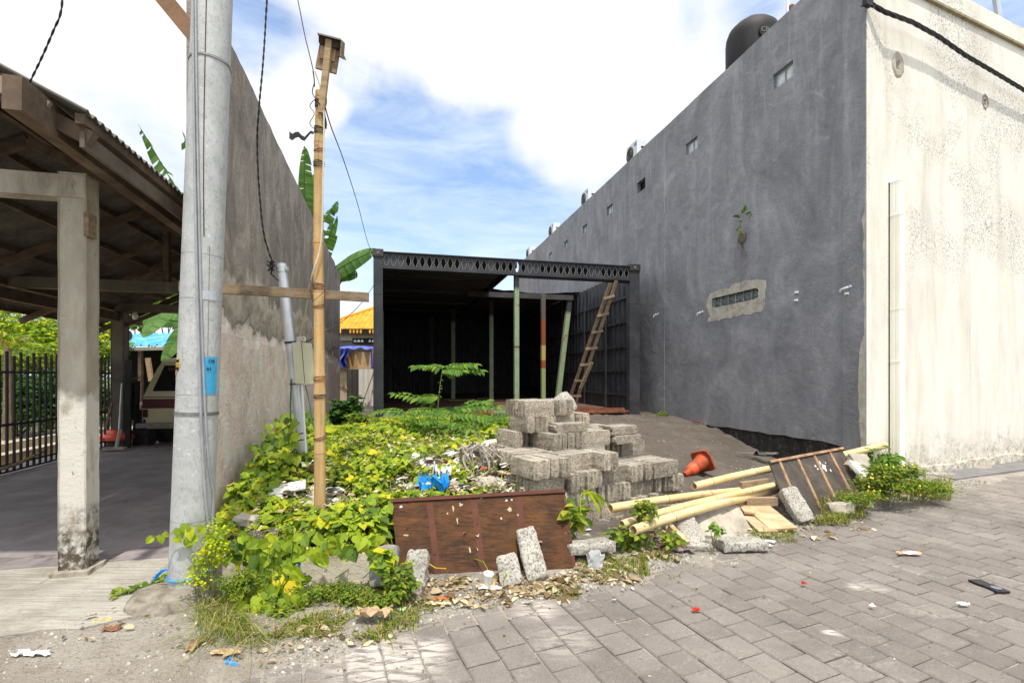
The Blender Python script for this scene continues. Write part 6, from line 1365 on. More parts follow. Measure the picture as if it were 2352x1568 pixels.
lying('longest bamboo pole, slanting up behind the ribbed board to the cream wall', P(1594, 1116, 4.9), P(2028, 1023, 6.6), .038, .045, (.07, .26, .5, .68, .86))
def plank(label, a, c_, w, th, mat=SCRAPWOOD, side=Z3, name='plank'): m_ = MB(); m_.beam(a, c_, w, th, side); o = m_.build(name, mat); tag(o, label, 'plank'); return o
plank('square timber end sticking out below the bamboo poles', P(1538, 1210, 4.15), P(1578, 1250, 3.95), .06, .045)
plank('short timber block tied under the longest bamboo pole', P(1700, 1113, 5.1), P(1765, 1105, 5.2), .06, .05, WOOD); plank('timber offcut under the bamboo ends beside the ribbed board', P(1712, 1151, 4.9), P(1783, 1150, 4.9), .08, .06, WOOD)
for i, (x0, y0, x1, y1, d, lab) in enumerate(((1735, 1160, 1800, 1215, 4.65, 'splintered pale board lying against the ribbed board'), (1712, 1172, 1765, 1222, 4.6, 'narrower splintered board left of the wide one'), (1690, 1140, 1722, 1178, 4.9, 'grey splintered stub under the bamboo poles'))):
    m_ = MB(); a = P(x0, y0, d + .25); c_ = P(x1, y1, d - .2); m_.beam(a, c_, .02, .26 - .08 * i, (0, -.4, 1)); o = m_.build('splintered_board', SCRAPWOOD); tag(o, lab, 'board')
plank('small timber wedge at the top right corner of the ribbed board', P(1945, 1075, 5.8), P(1962, 1055, 5.9), .10, .06, WOOD)
plank('charred timber poking from the rubbish mound under white plastic', P(1042, 1136, 4.2), P(1012, 1085, 4.7), .06, .05, DKWOOD)
for (x0, y0, x1, y1, d, lab) in ((1050, 1120, 1160, 1098, 5.2, 0), (850, 1190, 868, 1172, 4.0, 'grey stick in the rubble beside the bamboo foot')):
    if lab: plank(lab, P(x0, y0, d), P(x1, y1, d), .03, .02)

# traffic cone lying on its side
tc = thing('traffic_cone', 'faded orange traffic cone lying on its side on the dark sand', 'traffic cone', P(1600, 1040, 7.3))
ca = P(1568, 1070, 6.55); cb_ = P(1611, 1021, 6.75); 
ca = P(1557, 1066, 6.45); cb_ = P(1613, 1026, 6.78); ax = (cb_ - ca).normalized(); L = .44; c0 = cb_ - ax * L
c0 = c0 + Z3 * 0
m_ = MB(); m_.lathe([(.035, 0), (.040, .01), (.075, L * .45), (.108, L * .97), (.125, L)], c0, 28, ax); m_.build('cone_body', ORANGE, tc, True)
m_ = MB(); m_.lathe([(.062, L * .27), (.0645, L * .27), (.083, L * .50), (.080, L * .50)], c0, 28, ax); m_.build('reflective_band', ORANGE2, tc, True)
side = ax.cross(Z3).normalized(); upv = side.cross(ax).normalized(); sq = []
s_, u_ = side * math.cos(.3) + upv * math.sin(.3), upv * math.cos(.3) - side * math.sin(.3)
for a_ in range(24):
    t_ = 2 * math.pi * a_ / 24; cx_, cy_ = math.cos(t_), math.sin(t_); k_ = (abs(cx_) ** 7 + abs(cy_) ** 7) ** (-1 / 7) * .150; sq.append(c0 + ax * L + s_ * cx_ * k_ + u_ * cy_ * k_)
m_ = MB(); m_.prism(sq, ax * .03); m_.build('base_plate', ORANGE, tc)
gap_ = min((tc.location + v_.co).z - gz(tc.location.x + v_.co.x, tc.location.y + v_.co.y) for ch in tc.children for v_ in ch.data.vertices)
tc.location.z -= gap_ + .012
# sandals, rags and scraps on the sand
sl = thing('sandal', 'black slip-on sandal lying on the sand beside frayed rope', 'sandal', G(1752, 1044, .2)); q = G(1753, 1046, .2)
m_ = MB(); m_.prism([q + Vector((.13 * math.cos(a) * 1.0, .05 * math.sin(a) - .05 * math.cos(a), 0)) for a in [i * math.pi / 8 for i in range(16)]], (0, 0, .025)); m_.build('sole', BLACKCAB, sl)
m_ = MB(); m_.grid(8, 4, lambda u_, v_: q + Vector((-.10 + .10 * v_, .06 - .13 * u_ + .05 * (1 - v_) - .03, .025 + .045 * math.sin(math.pi * u_)))); m_.build('strap', BLACKCAB, sl, True)
m_ = MB(); nb2 = random.Random(2)
for k in range(14):
    q = G(1712, 1042, .2) + Vector((nb2.uniform(-.2, .2), nb2.uniform(-.08, .08), 0)); m_.tube([q + Vector((.12 * i + nb2.uniform(-.03, .03), nb2.uniform(-.05, .05), .012)) for i in range(4)], .006, 5)
o = m_.build('frayed_rope', simple('tan_rope', [(.10, .085, .06), (.24, .21, .16)], 12)); tag(o, 'tangle of frayed tan rope on the sand beside the black sandal', 'rope'); o['kind'] = 'thing'
sh2 = thing('shoe', 'pale shoe half buried in the sand at the foot of the grey wall', 'shoe', G(1632, 976, .42)); q = G(1634, 977, .42)
m_ = MB(); m_.prism([q + Vector((.15 * math.cos(a), .05 * math.sin(a), 0)) for a in [i * math.pi / 8 for i in range(16)]], (0, 0, .02)); m_.build('sole', BLACKCAB, sh2)
m_ = MB(); m_.grid(8, 6, lambda u_, v_: q + Vector((-.14 + .26 * u_, .045 * math.cos(math.pi * v_), .02 + .06 * math.sin(math.pi * v_) * (1.1 - .5 * u_)))); m_.build('upper', PAPER, sh2, True)
def crumple(name, mat, label, cat, c_, sx, sy, h, seed, nu=8, group=None, kind=None):
    m_ = MB(); m_.grid(nu, nu, lambda u_, v_: Vector(c_) + Vector(((u_ - .5) * sx + .2 * sx * nz((u_ * 3, v_ * 3, seed), 1.7), (v_ - .5) * sy + .2 * sy * nz((u_ * 3, v_ * 3, seed), 1.7, 4), .006 + h * abs(nz((u_ * 3.2, v_ * 3.2, seed), 1.5, 9)) * 1.8))); o = m_.build(name, mat); tag(o, label, cat, group); return o
crumple('red_wrapper', RED, 'red and white wrapper beside the pale shoe at the wall foot', 'wrapper', G(1612, 974, .43), .16, .1, .08, 1)
crumple('blue_bag', BLUEP, 'crumpled bright blue plastic bag in the vines above the stained board', 'plastic bag', P(998, 1128, 4.3), .26, .16, .13, 2, 12)
crumple('white_rag', WHITEP, 'white plastic draped over the charred timber in the mound', 'plastic', P(1016, 1095, 4.55), .16, .16, .12, 3, 10)
def bag():
    m_ = MB(); c_ = G(1367, 1302, .02)
    m_.grid(16, 10, lambda u_, v_: c_ + Vector(((.05 + .012 * v_ + .030 * nz((math.cos(6.28 * u_) * 1.5, math.sin(6.28 * u_) * 1.5, v_ * 2), 1.3, 8)) * math.cos(2 * math.pi * u_), (.045 + .012 * v_) * math.sin(2 * math.pi * u_), .105 * v_ * (1 + .35 * nz((math.cos(6.28 * u_), math.sin(6.28 * u_), v_), 2.2, 5)) )))
    o = m_.build('plastic_bag', simple('thin_white_plastic', [(.45, .46, .44), (.66, .67, .65)], 7, .3)); tag(o, 'crumpled translucent white plastic bag standing in the grass before the slab', 'plastic bag')
bag()
m_ = MB(); c_ = P(1118, 1345, 3.28); m_.lathe([(.024, 0), (.033, .09), (.036, .092), (.036, .097), (.033, .097)], c_, 16, Vector((.15, -.2, 1))); o = m_.build('plastic_cup', CLEAR, None, True); tag(o, 'clear plastic cup lying in the dry leaves below the stained board', 'cup')
crumple('foam_scrap', WHITEP, 'torn white foam scrap on the dry leaves below the clear cup', 'foam scrap', G(1122, 1352, .02), .15, .05, .02, 5, 8)
SCR = [(1405, 'x')]
crumple('cardboard_scrap', simple('kraft_paper', [(.36, .25, .14), (.50, .37, .22)], 5), 'crumpled brown cardboard lying in the grass at the front', 'cardboard', G(858, 1422, .03) + Z3 * .02, .20, .10, .05, 6, 8)
fcol = simple('orange_white_wrapper', [(.75, .74, .72), (.80, .78, .74), (.80, .22, .02), (.85, .45, .03)], 12, .5)
for i, (px, py, sx, sy, mat, lab) in enumerate(((2088, 1272, .18, .05, fcol, 'folded orange and white wrapper lying on the pavers at right'), (1763, 1254, .07, .05, PAPER, 'white tissue scrap beside the broad flat slab'), (1770, 1246, .08, .04, WHITEP, 'white paper scrap on the edge of the pavers near the flat slab'), (2213, 1390, .06, .03, WHITEP, 'white triangular paper scrap on the pavers near the black strip'), (2003, 1394, .03, .02, WHITEP, 'tiny white scrap in the middle of the pavers'), (1598, 1403, .05, .03, RED, 'red wrapper scrap on the pavers in the foreground'), (1846, 1342, .03, .02, RED, 'small red scrap on the pavers'), (1686, 1298, .05, .02, PAPER, 'pale shell-like scrap on the pavers below the slabs'), (75, 1503, .17, .04, WHITEP, 'white cloth strip on the gravel at lower left'), (240, 1427, .11, .07, simple('yellow_leaf', [(.70, .40, .02), (.80, .52, .04)], 9, .6), 'large bright yellow leaf on the concrete apron'), (260, 1446, .10, .05, simple('brown_leaf', [(.16, .07, .03), (.26, .13, .06)], 9, .7), 'curled brown leaf beside the yellow one'), (1330 - 20, 1360, .10, .08, LITTER, 'large dry leaf at the edge of the pavers'), (1013, 1377, .12, .02, simple('orange_stick', [(.5, .12, .01), (.6, .2, .03)], 9), 'thin orange stick in the litter below the board'), (450, 1480, .05, .14, simple('brown_husk', [(.24, .15, .08), (.36, .25, .14)], 9, .8), 'dry brown husk standing on the gravel'), (520, 1500, .14, .035, simple('tan_husk', [(.38, .26, .13), (.50, .36, .20)], 9, .8), 'tan wood splinter beside the blue rope end'), (1006, 1389, .15, .03, simple('straw_strip', [(.50, .40, .22), (.62, .52, .32)], 9, .8), 'curved dry straw-coloured leaf strip on the road edge'), (923, 1402, .05, .03, simple('green_pack', [(.20, .55, .05), (.7, .7, .7)], 22, .5), 'small green and white packet in the litter'), (1560, 1262, .24, .12, simple('woven_mat', [(.12, .10, .09), (.26, .20, .18)], 30, .9), 'dirty woven mat lying below the timber end'), (967, 1066, .20, .14, PAPER, 'pale ceiling board scrap in the vines of the mound'), (1990, 1362, .06, .03, PAPER, 'dried pale stain-like scrap on the pavers'), (2165, 1135, .10, .05, simple('teal_scrap', [(.05, .35, .28), (.1, .5, .4)], 9), 'small teal wrapper at the end of the weeds'), (1670, 1150, .05, .03, RED, 'red scrap'))):
    if lab == 'red scrap' or 'stain-like' in lab: continue
    z = max(.006, gz(G(px, py).x, G(px, py).y)); c_ = G(px, py, z + .004) if py > 1100 else P(px, py, 5.0)
    nm = ('wrapper' if 'wrapper' in lab else 'packet' if 'packet' in lab else 'leaf' if 'leaf' in lab else 'cloth_strip' if 'cloth' in lab else 'mat' if 'mat' in lab else 'stick' if 'stick' in lab or 'splinter' in lab else 'husk' if 'husk' in lab else 'scrap')
    crumple(nm, mat, lab, nm.replace('_', ' '), c_, sx, sy, .018, 40 + i)
bs = thing('black_strip', 'black plastic strip lying on the pavers at far right', 'plastic strip', G(2275, 1347)); qa, qb = G(2237, 1333), G(2305, 1362); m_ = MB(); sd_ = (qb - qa).normalized().cross(Z3) * .045; md = qa.lerp(qb, .45)
m_.prism([qa - sd_, md - sd_, md + sd_, qa + sd_], (0, 0, .012)); m_.build('upper_half', BLACKCAB, bs); m_ = MB(); m_.prism([md - sd_ + Z3 * .003, qb - sd_, qb + sd_, md + sd_ + Z3 * .003], (0, 0, .014)); m_.build('lower_half', BLACKCAB, bs)
m_ = MB(); m_.lathe([(.03, 0), (.03, .002)], md.lerp(qb, .55) + Z3 * .017, 16); m_.build('round_print', simple('grey_print', [(.12, .13, .16), (.2, .21, .25)], 9), bs)
# blue rope hanging over the vines to the gravel
cable([P(683, 1262, 3.22), P(688, 1300, 3.16), P(688, 1350, 3.05), P(678, 1385, 2.98), P(655, 1420, 2.90), P(620, 1448, 2.82), P(575, 1485, 2.66), P(540, 1503, 2.58)], .0055, BLUEP, 'blue twisted rope hanging out of the vines onto the gravel', 'rope', twist=70, sub=12)['category'] = 'rope'
m_ = MB()
for k in range(14): m_.tube([G(545, 1500, .015), G(530 - k, 1508 + k, .02), G(512 + k * 3, 1520 + 3 * (k % 4), .01)], .002, 4)
o = m_.build('rope_tassel', BLUEP); tag(o, 'frayed blue tassel at the end of the rope on the gravel', 'rope end')
# bundle of dirty rope and rubbish next to the stack
m_ = MB(); rr3 = random.Random(14)
for k in range(120):
    c_ = P(1098 + rr3.uniform(-40, 48), 1062 + rr3.uniform(-48, 56), 5.0 + rr3.uniform(-.25, .2)); pts = [c_]
    dr = Vector((rr3.uniform(-1, 1), rr3.uniform(-.4, .4), rr3.uniform(-1.2, -.1))).normalized() * .06
    for i in range(6): dr = (dr + Vector((rr3.uniform(-.04, .04), rr3.uniform(-.02, .02), rr3.uniform(-.045, .018)))).normalized() * .06; pts.append(pts[-1] + dr)
    m_.tube(pts, rr3.uniform(.006, .013), 6)
o = m_.build('rope_bundle', ROPE, None, True); tag(o, 'big tangle of dirty grey rope dumped left of the block stack', 'rope'); o['kind'] = 'thing'
lump('rope_core', simple('dark_rag_pile', [(.05, .045, .04), (.20, .18, .15), (.34, .31, .27)], 12, .95), 'mound of grey rags under the tangled rope', 'rags', (.50, .34, .42), P(1100, 1120, 5.15), (0, 0, 1), (0, -1, 0), 60, 14, .04, .8)['category'] = 'rags'
for i, (px, py, d, sx, sy, rot, mat, lab) in enumerate(((1135, 1020, 5.7, .42, .22, .3, PAPER, 'cream plaster board piece on the mound beside the stack'), (1120, 1045, 5.35, .5, .09, -.5, SCRAPWOOD, 'brown laminate strip across the rubbish left of the stack'), (970, 1062, 5.0, .24, .18, .2, WHITEP, 'white tray standing out of the vines on the mound'), (1150, 985, 6.6, .2, .15, .5, PAPER, 'pale packet lying near the stack on the dark soil'), (790, 1025, 6.4, .4, .12, .1, WOOD, 'short planks among the vines near the container'), (660, 1120, 4.3, .3, .14, .4, PAPER, 'pale sheet in the vines left of the bamboo'), (905, 1040, 5.6, .3, .2, .7, PAPER, 'torn pale boards under the vines in the middle of the mound'))):
    m_ = MB(); a = Vector((math.cos(rot), math.sin(rot), .12)) * sx; b_ = Vector((-math.sin(rot), math.cos(rot), .35)) * sy; m_.cbox(P(px, py, d), a, b_, a.cross(b_).normalized() * .015); o = m_.build('board_scrap', mat); tag(o, lab, 'board scrap')
m_ = MB(); c_ = P(1072, 1030, 5.3); m_.lathe([(.01, -.16), (.035, -.15), (.036, -.02), (.012, .03), (.012, .05)], c_, 14, Vector((.7, -.4, .3))); o = m_.build('plastic_bottle', CLEAR, None, True); tag(o, 'clear plastic bottle with a red cap in the rubbish', 'bottle')
m_ = MB(); m_.lathe([(.016, .05), (.016, .07)], c_, 12, Vector((.7, -.4, .3))); cp_ = m_.build('cap', RED, o)
# ------------------------------------------------------------------ plants
def frame_(d, n):
    d = Vector(d).normalized(); n = Vector(n); s = d.cross(n)
    if s.length < 1e-3: s = d.orthogonal()
    s.normalize(); return d, s, s.cross(d).normalized()
def heart(mb, p, d, n, L, w=1.0):
    d, s, n = frame_(d, n); p = Vector(p); W_ = L * .52 * w; f = .14 * L
    q = lambda a, b, c: p + d * (a * L) + s * (b * W_) + n * c
    mb.add([q(0, 0, 0), q(.45, 0, -.01 * L), q(1, 0, -.16 * L), q(-.14, .42, f * .8), q(.08, .92, f), q(.50, .84, f * .7), q(.80, .36, -.02 * L), q(-.14, -.42, f * .8), q(.08, -.92, f), q(.50, -.84, f * .7), q(.80, -.36, -.02 * L)],
           [(0, 1, 4, 3), (1, 5, 4), (1, 2, 6, 5), (0, 7, 8, 1), (1, 8, 9), (1, 9, 10, 2)])
def oval(mb, p, d, n, L, w=.45, fold=.12):
    d, s, n = frame_(d, n); p = Vector(p); W_ = L * w / 2
    q = lambda a, b, c: p + d * (a * L) + s * (b * W_) + n * (c * L)
    mb.add([q(0, 0, 0), q(.5, 0, .03), q(1, 0, -.12), q(.28, .9, fold), q(.66, .85, fold * .7), q(.28, -.9, fold), q(.66, -.85, fold * .7)], [(0, 1, 4, 3), (1, 2, 4), (0, 5, 6, 1), (1, 6, 2)])
def rdir(r_, up_=0.0):
    a = r_.uniform(0, 2 * math.pi); return Vector((math.cos(a), math.sin(a), r_.uniform(-.5, .3) + up_))
def blade(mb, p, h, r_, lean=.5, w=.004):
    a = r_.uniform(0, 6.283); h *= r_.choice((.6, .8, 1.0, 1.0, 1.5)); k = r_.uniform(.1, lean) * r_.choice((.6, 1, 1.6)); l = Vector((math.cos(a), math.sin(a), 0)) * h * k; s = Vector((-math.sin(a), math.cos(a), 0)) * w * r_.uniform(.5, 1.2); p = Vector(p)
    m = p + l * .35 + Z3 * h * .55; e = p + l * 1.3 + Z3 * h * max(.08, r_.uniform(.55, 1.0) - .35 * k)
    mb.add([p - s, p + s, m + s * .8, m - s * .8, e], [(0, 1, 2, 3), (3, 2, 4)])
def gnd(x, y): return gz(x, y)

# vines over the rubbish mound
vr = random.Random(21); mb = MB(); GAPS = [(-.93, 4.35, .30), (-.72, 4.95, .26), (-.38, 5.1, .52), (.0, 4.6, .35), (-1.75, 4.35, .22), (-.65, 3.85, .22), (-.15, 5.9, .45), (-1.2, 5.6, .22), (-1.95, 4.75, .14), (-.5, 4.35, .2), (.1, 7.3, .6)]
def gap(x, y): return any((x - a) ** 2 + (y - b_) ** 2 < (r0 * (.8 + .5 * nz((x, y, 0), 3, 9))) ** 2 for a, b_, r0 in GAPS)
cnt = 0
for _ in range(120000):
    x, y = vr.uniform(-2.9, .55), 3.40 + 6.6 * vr.random() ** 1.35
    q = Vector((x, y, 0)); v, tt = V.dot(q), U.dot(q)
    if v < -1.46 or tt > 10.4 or y < 3.42 and x > -.9: continue
    if x > -.9 and y < 3.55 + .213 * (x + .745) + .35: continue
    if x > .1 + .10 * (y - 4) or (gap(x, y) and vr.random() < .95): continue
    if x < -2.1 and y < 3.6: continue
    dn = nz((x, y, 0), 1.1, 12) + .35 * nz((x, y, 0), 3.5, 2)
    if dn < -.16 and vr.random() < .85: continue
    if nz((x, y, 5), 2.6, 61) < -.12 and vr.random() < .8: continue
    base = gnd(x, y); hgt = (.05 + .22 * max(0, dn + .25)) * vr.random() ** .6 * (1 + .8 * sstep((-.9 - v) / .5)) * (1 - .6 * sstep((y - 6.2) / 2))
    L = vr.choice((.03, .042, .05, .06, .07, .085)) * vr.uniform(.85, 1.1) * (1.0 if y < 6 else 1.15); d = rdir(vr, -.15); d = (d + Vector((0, -.5, -.1)))
    n = Vector((vr.uniform(-.55, .55), vr.uniform(-1.0, .25), 1)); heart(mb, (x, y, base + hgt), d, n, L, vr.uniform(.85, 1.15)); cnt += 1
    if cnt > 14500: break
for _ in range(650):      # runners
    x, y = vr.uniform(-2.2, .1), vr.uniform(3.6, 6.5)
    if V.dot(Vector((x, y, 0))) < -1.4: continue
    pts = []; a = vr.uniform(0, 6.28)
    for i in range(6): pts.append(Vector((x, y, gnd(x, y) + .04 + .05 * vr.random()))); a += vr.uniform(-.6, .6); x += .09 * math.cos(a); y += .09 * math.sin(a)
    if all(V.dot(q) > -1.45 for q in pts): mb.tube(pts, .0034, 4, False)
vine = mb.build('ground_vines', VINE); tag(vine, 'yellow green heart leaved vines sprawling over the rubbish mound', 'vine'); vine['kind'] = 'stuff'
# small herbs under and between
mb = MB(); hr = random.Random(4)
def herb_ok(x, y):
    q = Vector((x, y, 0)); v = V.dot(q); return v > -1.45
for _ in range(3600):
    x, y = hr.uniform(-2.4, .2), 3.4 + 3.0 * hr.random()
    if not herb_ok(x, y) or nz((x, y, 0), 1.4, 30) < -.05 or (x > -.9 and y < 3.9): continue
    if gap(x, y) and hr.random() < .8: continue
    oval(mb, (x, y, gnd(x, y) + .02 + .10 * hr.random()), rdir(hr), (hr.uniform(-.4, .4), hr.uniform(-.6, .3), 1), hr.uniform(.018, .035), .7)
o = mb.build('small_herbs', YHERB); tag(o, kind='stuff')
# darker shrubs with feathery leaves near the container
mb = MB(); sr_ = random.Random(8)
def pinnate(mb, p, d, n, L, ll, k=7, droop=.25, stem=None):
    d, s, n = frame_(d, n); p = Vector(p); pts = []
    for i in range(k + 1): u_ = i / k; pts.append(p + d * L * u_ - Z3 * droop * L * u_ * u_)
    (stem or mb).tube(pts, [.0028 * (1.4 - u_ / k) for u_ in range(k + 1)], 4, False)
    for i in range(1, k + 1):
        t_ = (pts[i] - pts[i - 1]).normalized()
        for sg in (-1, 1): oval(mb, pts[i], t_ * (.45 + .3 * nz(pts[i], 9, sg)) + s * sg - Z3 * (.30 + .35 * nz(pts[i], 7, sg + 4)), n + Vector((.5 * nz(pts[i], 8, sg), 0, .3)), ll * (1.15 - .35 * abs(i / k - .45)) * (1 + .3 * nz(pts[i], 11, sg)), .5, .10)
    oval(mb, pts[-1], (pts[-1] - pts[-2]), n, ll, .46, .06)
for _ in range(470):
    x, y = sr_.uniform(-1.9, .9), sr_.uniform(6.3, 9.9); q = Vector((x, y, 0))
    if V.dot(q) < -1.3 or U.dot(q) > 10.3 or x > -.6 + .13 * (y - 4) * 2.2: continue
    if nz((x, y, 0), .9, 44) < -.15: continue
    pinnate(mb, (x, y, gnd(x, y) + sr_.uniform(.02, .10 + .16 * sstep((8.2 - y) / 1.5))), rdir(sr_, .12), (0, sr_.uniform(-.5, .1), 1), sr_.uniform(.28, .45), sr_.uniform(.07, .10))
o = mb.build('feathery_undergrowth', SAPL); tag(o, kind='stuff')
# named saplings
def sapling(label, base, topz, fronds, seed, lean=(0, 0), ll=.085):
    r_ = random.Random(seed); o = thing('sapling', label, 'sapling', base); H = topz - base.z
    pts = [base + Vector((lean[0] * u_ * u_, lean[1] * u_, H * u_)) for u_ in [i / 8 for i in range(9)]]
    m_ = MB(); m_.tube(pts, [.010 * (1.3 - u_ / 9) for u_ in range(9)], 7); m_.build('stem', TRUNK, o)
    for (u_, ang, el, L) in fronds:
        p = base + Vector((lean[0] * u_ * u_, lean[1] * u_, H * u_)); d = Vector((math.cos(ang), math.sin(ang), el)); m_ = MB(); pinnate(m_, p, d, (0, -.45, 1), L, ll, 9, .22); m_.build('frond', SAPL, o)
    m_ = MB()
    for _ in range(16): u_ = r_.uniform(.25, .9); oval(m_, base + Vector((lean[0] * u_ * u_, 0, H * u_)), rdir(r_), (0, -.4, 1), .05, .6)
    m_.build('stem_leaves', SAPL, o)
b0 = P(1003, 940, 7.2)
sapling('slender sapling with feathery leaves before the black container', Vector((b0.x, b0.y, .5)), P(0, 845, 7.2).z, [(1, 0, .35, .50), (1, math.pi, .3, .42), (.97, -.6, .2, .4), (.9, .15, .35, .62), (.45, math.pi * .97, .55, .75), (.40, .1, .25, .3), (.98, 2.4, .4, .35), (.60, 3.4, .2, .25)], 1, (.09, 0), .125)
b0 = P(1030, 985, 6.6); sapling('low spreading sapling with long drooping leaves right of the slender one', Vector((b0.x, b0.y, .5)), P(0, 945, 6.6).z, [(1, .1, .35, .65), (1, .5, .5, .6), (.95, -.4, .15, .55), (.9, 2.9, .3, .45), (.7, -.9, .1, .5), (.8, -.1, .0, .6)], 2, (.05, 0), .13)
b0 = P(930, 985, 6.8); sapling('low feathery sapling left of the slender one', Vector((b0.x, b0.y, .5)), P(0, 945, 6.8).z, [(1, 3.0, .2, .45), (1, -.3, .3, .45), (.9, -1.2, .2, .45), (.9, 2.2, .3, .4)], 3, (.0, 0), .10)
# bushes
def crown(mb, c_, rad, n, L, r_, shape='oval', clumps=16, w=.5):
    cl = []
    for _ in range(clumps):
        d = Vector((r_.gauss(0, 1), r_.gauss(0, 1), r_.gauss(0, 1))).normalized() * r_.random() ** .4; cl.append((Vector((c_[0] + d.x * rad[0] * .75, c_[1] + d.y * rad[1] * .75, c_[2] + d.z * rad[2] * .75)), r_.uniform(.25, .5)))
    for _ in range(n):
        cc_, k = cl[r_.randrange(clumps)]; d = Vector((r_.gauss(0, 1), r_.gauss(0, 1), r_.gauss(0, 1))).normalized(); rr_ = r_.random() ** .45 * k
        p = cc_ + Vector((d.x * rad[0] * rr_, d.y * rad[1] * rr_, d.z * rad[2] * rr_)); n_ = d + Z3 * .9 + Vector((0, -.4, 0))
        (heart if shape == 'heart' else oval)(mb, p, rdir(r_, -.2) + d * .6, n_, L * r_.uniform(.7, 1.25), w if shape != 'heart' else 1.0)
def bush(name, label, cat, c_, rad, n, L, mat, seed, base=None, shape='oval', clumps=16, stems=5, w=.5, group=None, sw=.006):
    r_ = random.Random(seed); base = Vector(base) if base else Vector((c_[0], c_[1], max(0, c_[2] - rad[2]))); o = thing(name, label, cat, base, group)
    m_ = MB(); crown(m_, c_, rad, n, L, r_, shape, clumps, w); m_.build('foliage', mat, o)
    m_ = MB()
    for i in range(stems):
        e = Vector((c_[0] + r_.uniform(-.6, .6) * rad[0], c_[1] + r_.uniform(-.6, .6) * rad[1], c_[2] + r_.uniform(0, .7) * rad[2])); m_.tube([base, base.lerp(e, .5) + Vector((r_.uniform(-.1, .1) * rad[0], 0, 0)), e], [sw, sw * .8, sw * .4], 5)
    st_ = m_.build('stems', TRUNK if sw < .02 else BROWNST, o); st_['kind'] = 'stuff'; return o
q = P(800, 950, 8.6); bush('shrub', 'dark leafy shrub against the end of the party wall', 'shrub', (q.x, q.y, q.z + .0), (.30, .3, .38), 950, .085, DARKLEAF, 5, (q.x, q.y, .5), 'heart')
q = P(835, 975, 7.9); bush('shrub', 'mid green shrub at the foot of the left container post', 'shrub', (q.x, q.y, q.z), (.42, .3, .24), 700, .08, HERB, 6, (q.x, q.y, .5))
q = P(1523, 955, 11.2); bush('weed', 'round green weed growing at the seam of the grey wall', 'weed', (q.x, q.y, q.z), (.20, .15, .17), 500, .05, HERB, 7, (q.x, q.y, .5))
q = P(668, 1000, 4.7)
def climber():
    o = thing('climbing_vine', 'vine with yellow leaves climbing the green hose by the leaning pipe', 'vine', P(676, 1100, 4.7)); m_ = MB(); r_ = random.Random(3)
    pts = [P(676 + 6 * math.sin(i * 1.3), 1105 - i * 13, 4.7) for i in range(12)]; m_.tube(pts, .004, 5); m_.build('stem', TRUNK, o)
    for i, (px, py, L) in enumerate(((684, 968, .09), (664, 962, .07), (660, 1000, .08), (686, 1000, .10), (655, 1012, .08), (668, 1018, .09), (648, 1040, .09), (664, 1045, .10), (680, 1050, .10), (640, 1060, .10), (655, 1075, .11), (690, 1075, .1), (672, 985, .06), (636, 1085, .11), (625, 1095, .1), (650, 1100, .1))):
        m_ = MB(); heart(m_, P(px, py, 4.66), (r_.uniform(-1, 1), -.4, -.5), (r_.uniform(-.4, .4), -1, .6), L); m_.build('leaf', VINE, o)
climber()
# vines beside the party wall
mb = MB(); r_ = random.Random(17)
for _ in range(1500):
    tt = r_.uniform(4.6, 9.5); v = -1.44 + .32 * r_.random() ** 1.5; q = VT(v, tt); z = gnd(q.x, q.y) + r_.random() ** 1.4 * (.42 if 5.0 < tt < 7.5 else .22)
    heart(mb, (q.x, q.y, z), (r_.uniform(-.3, 1), -.6, -.5), (.9, -.8, .7), r_.uniform(.06, .10))
o = mb.build('wall_foot_vines', HERB); tag(o, 'green vines banked along the foot of the grey party wall', 'vine'); o['kind'] = 'stuff'
# hanging vine in front: every leaf its own part
hv = thing('hanging_vine', 'large leaved vine spilling over the low cream wall onto the verge', 'vine', P(620, 1400, 3.1)); r_ = random.Random(31); LM = []
for k in range(5): m_ = MB(); heart(m_, (0, 0, 0), (0, 0, -1), (0, -1, .25), 1.0, .85 + .08 * k); LM.append(m_.mesh('leaf', VINE))
for i in range(280):
    u_ = r_.random(); 
    if i < 190: px = 622 + 95 * (r_.random() + r_.random() - 1) ; py = 1235 + 200 * u_
    else: px = r_.uniform(500, 880); py = 1225 + 55 * u_ * (1 if px < 740 else .8)
    d = 3.22 - .22 * sstep((py - 1250) / 160) - .10 * r_.random(); q = P(px, py, d); tw = Matrix.Rotation(r_.uniform(-1.1, 1.1), 3, 'Y') @ Matrix.Rotation(r_.uniform(-.9, .25), 3, 'X') @ Matrix.Rotation(r_.uniform(-.5, .5), 3, 'Z')
    L = r_.uniform(.06, .11) * (1 if i < 150 else .85); link('leaf', LM[i % 5], hv, q - hv.location, tw @ Matrix.Diagonal((L, L, L)))
m_ = MB()
for i in range(14):
    x0 = 618 + r_.uniform(-70, 70); m_.tube([P(x0, 1235, 3.3), P(x0 + r_.uniform(-10, 10), 1290, 3.16), P(x0 + r_.uniform(-20, 20), 1350, 3.08), P(x0 + r_.uniform(-30, 30), r_.uniform(1380, 1430), 3.0)], .0028, 5)
m_.build('stems', TRUNK, hv)['kind'] = 'stuff'
for i, (px, py, L) in enumerate(((352, 1233, .055), (372, 1228, .06), (378, 1222, .04), (412, 1212, .07), (428, 1203, .06), (440, 1212, .08), (450, 1228, .085), (437, 1240, .07), (405, 1232, .05), (470, 1210, .06), (478, 1255, .06), (500, 1215, .08), (560, 1420, .07), (575, 1405, .07), (545, 1430, .05))):
    q = P(px, py, 3.0); link('leaf', LM[i % 5], hv, q - hv.location, Matrix.Rotation(r_.uniform(-1, 1), 3, 'Y') @ Matrix.Rotation(r_.uniform(-.5, .2), 3, 'X') @ Matrix.Diagonal((L, L, L)))
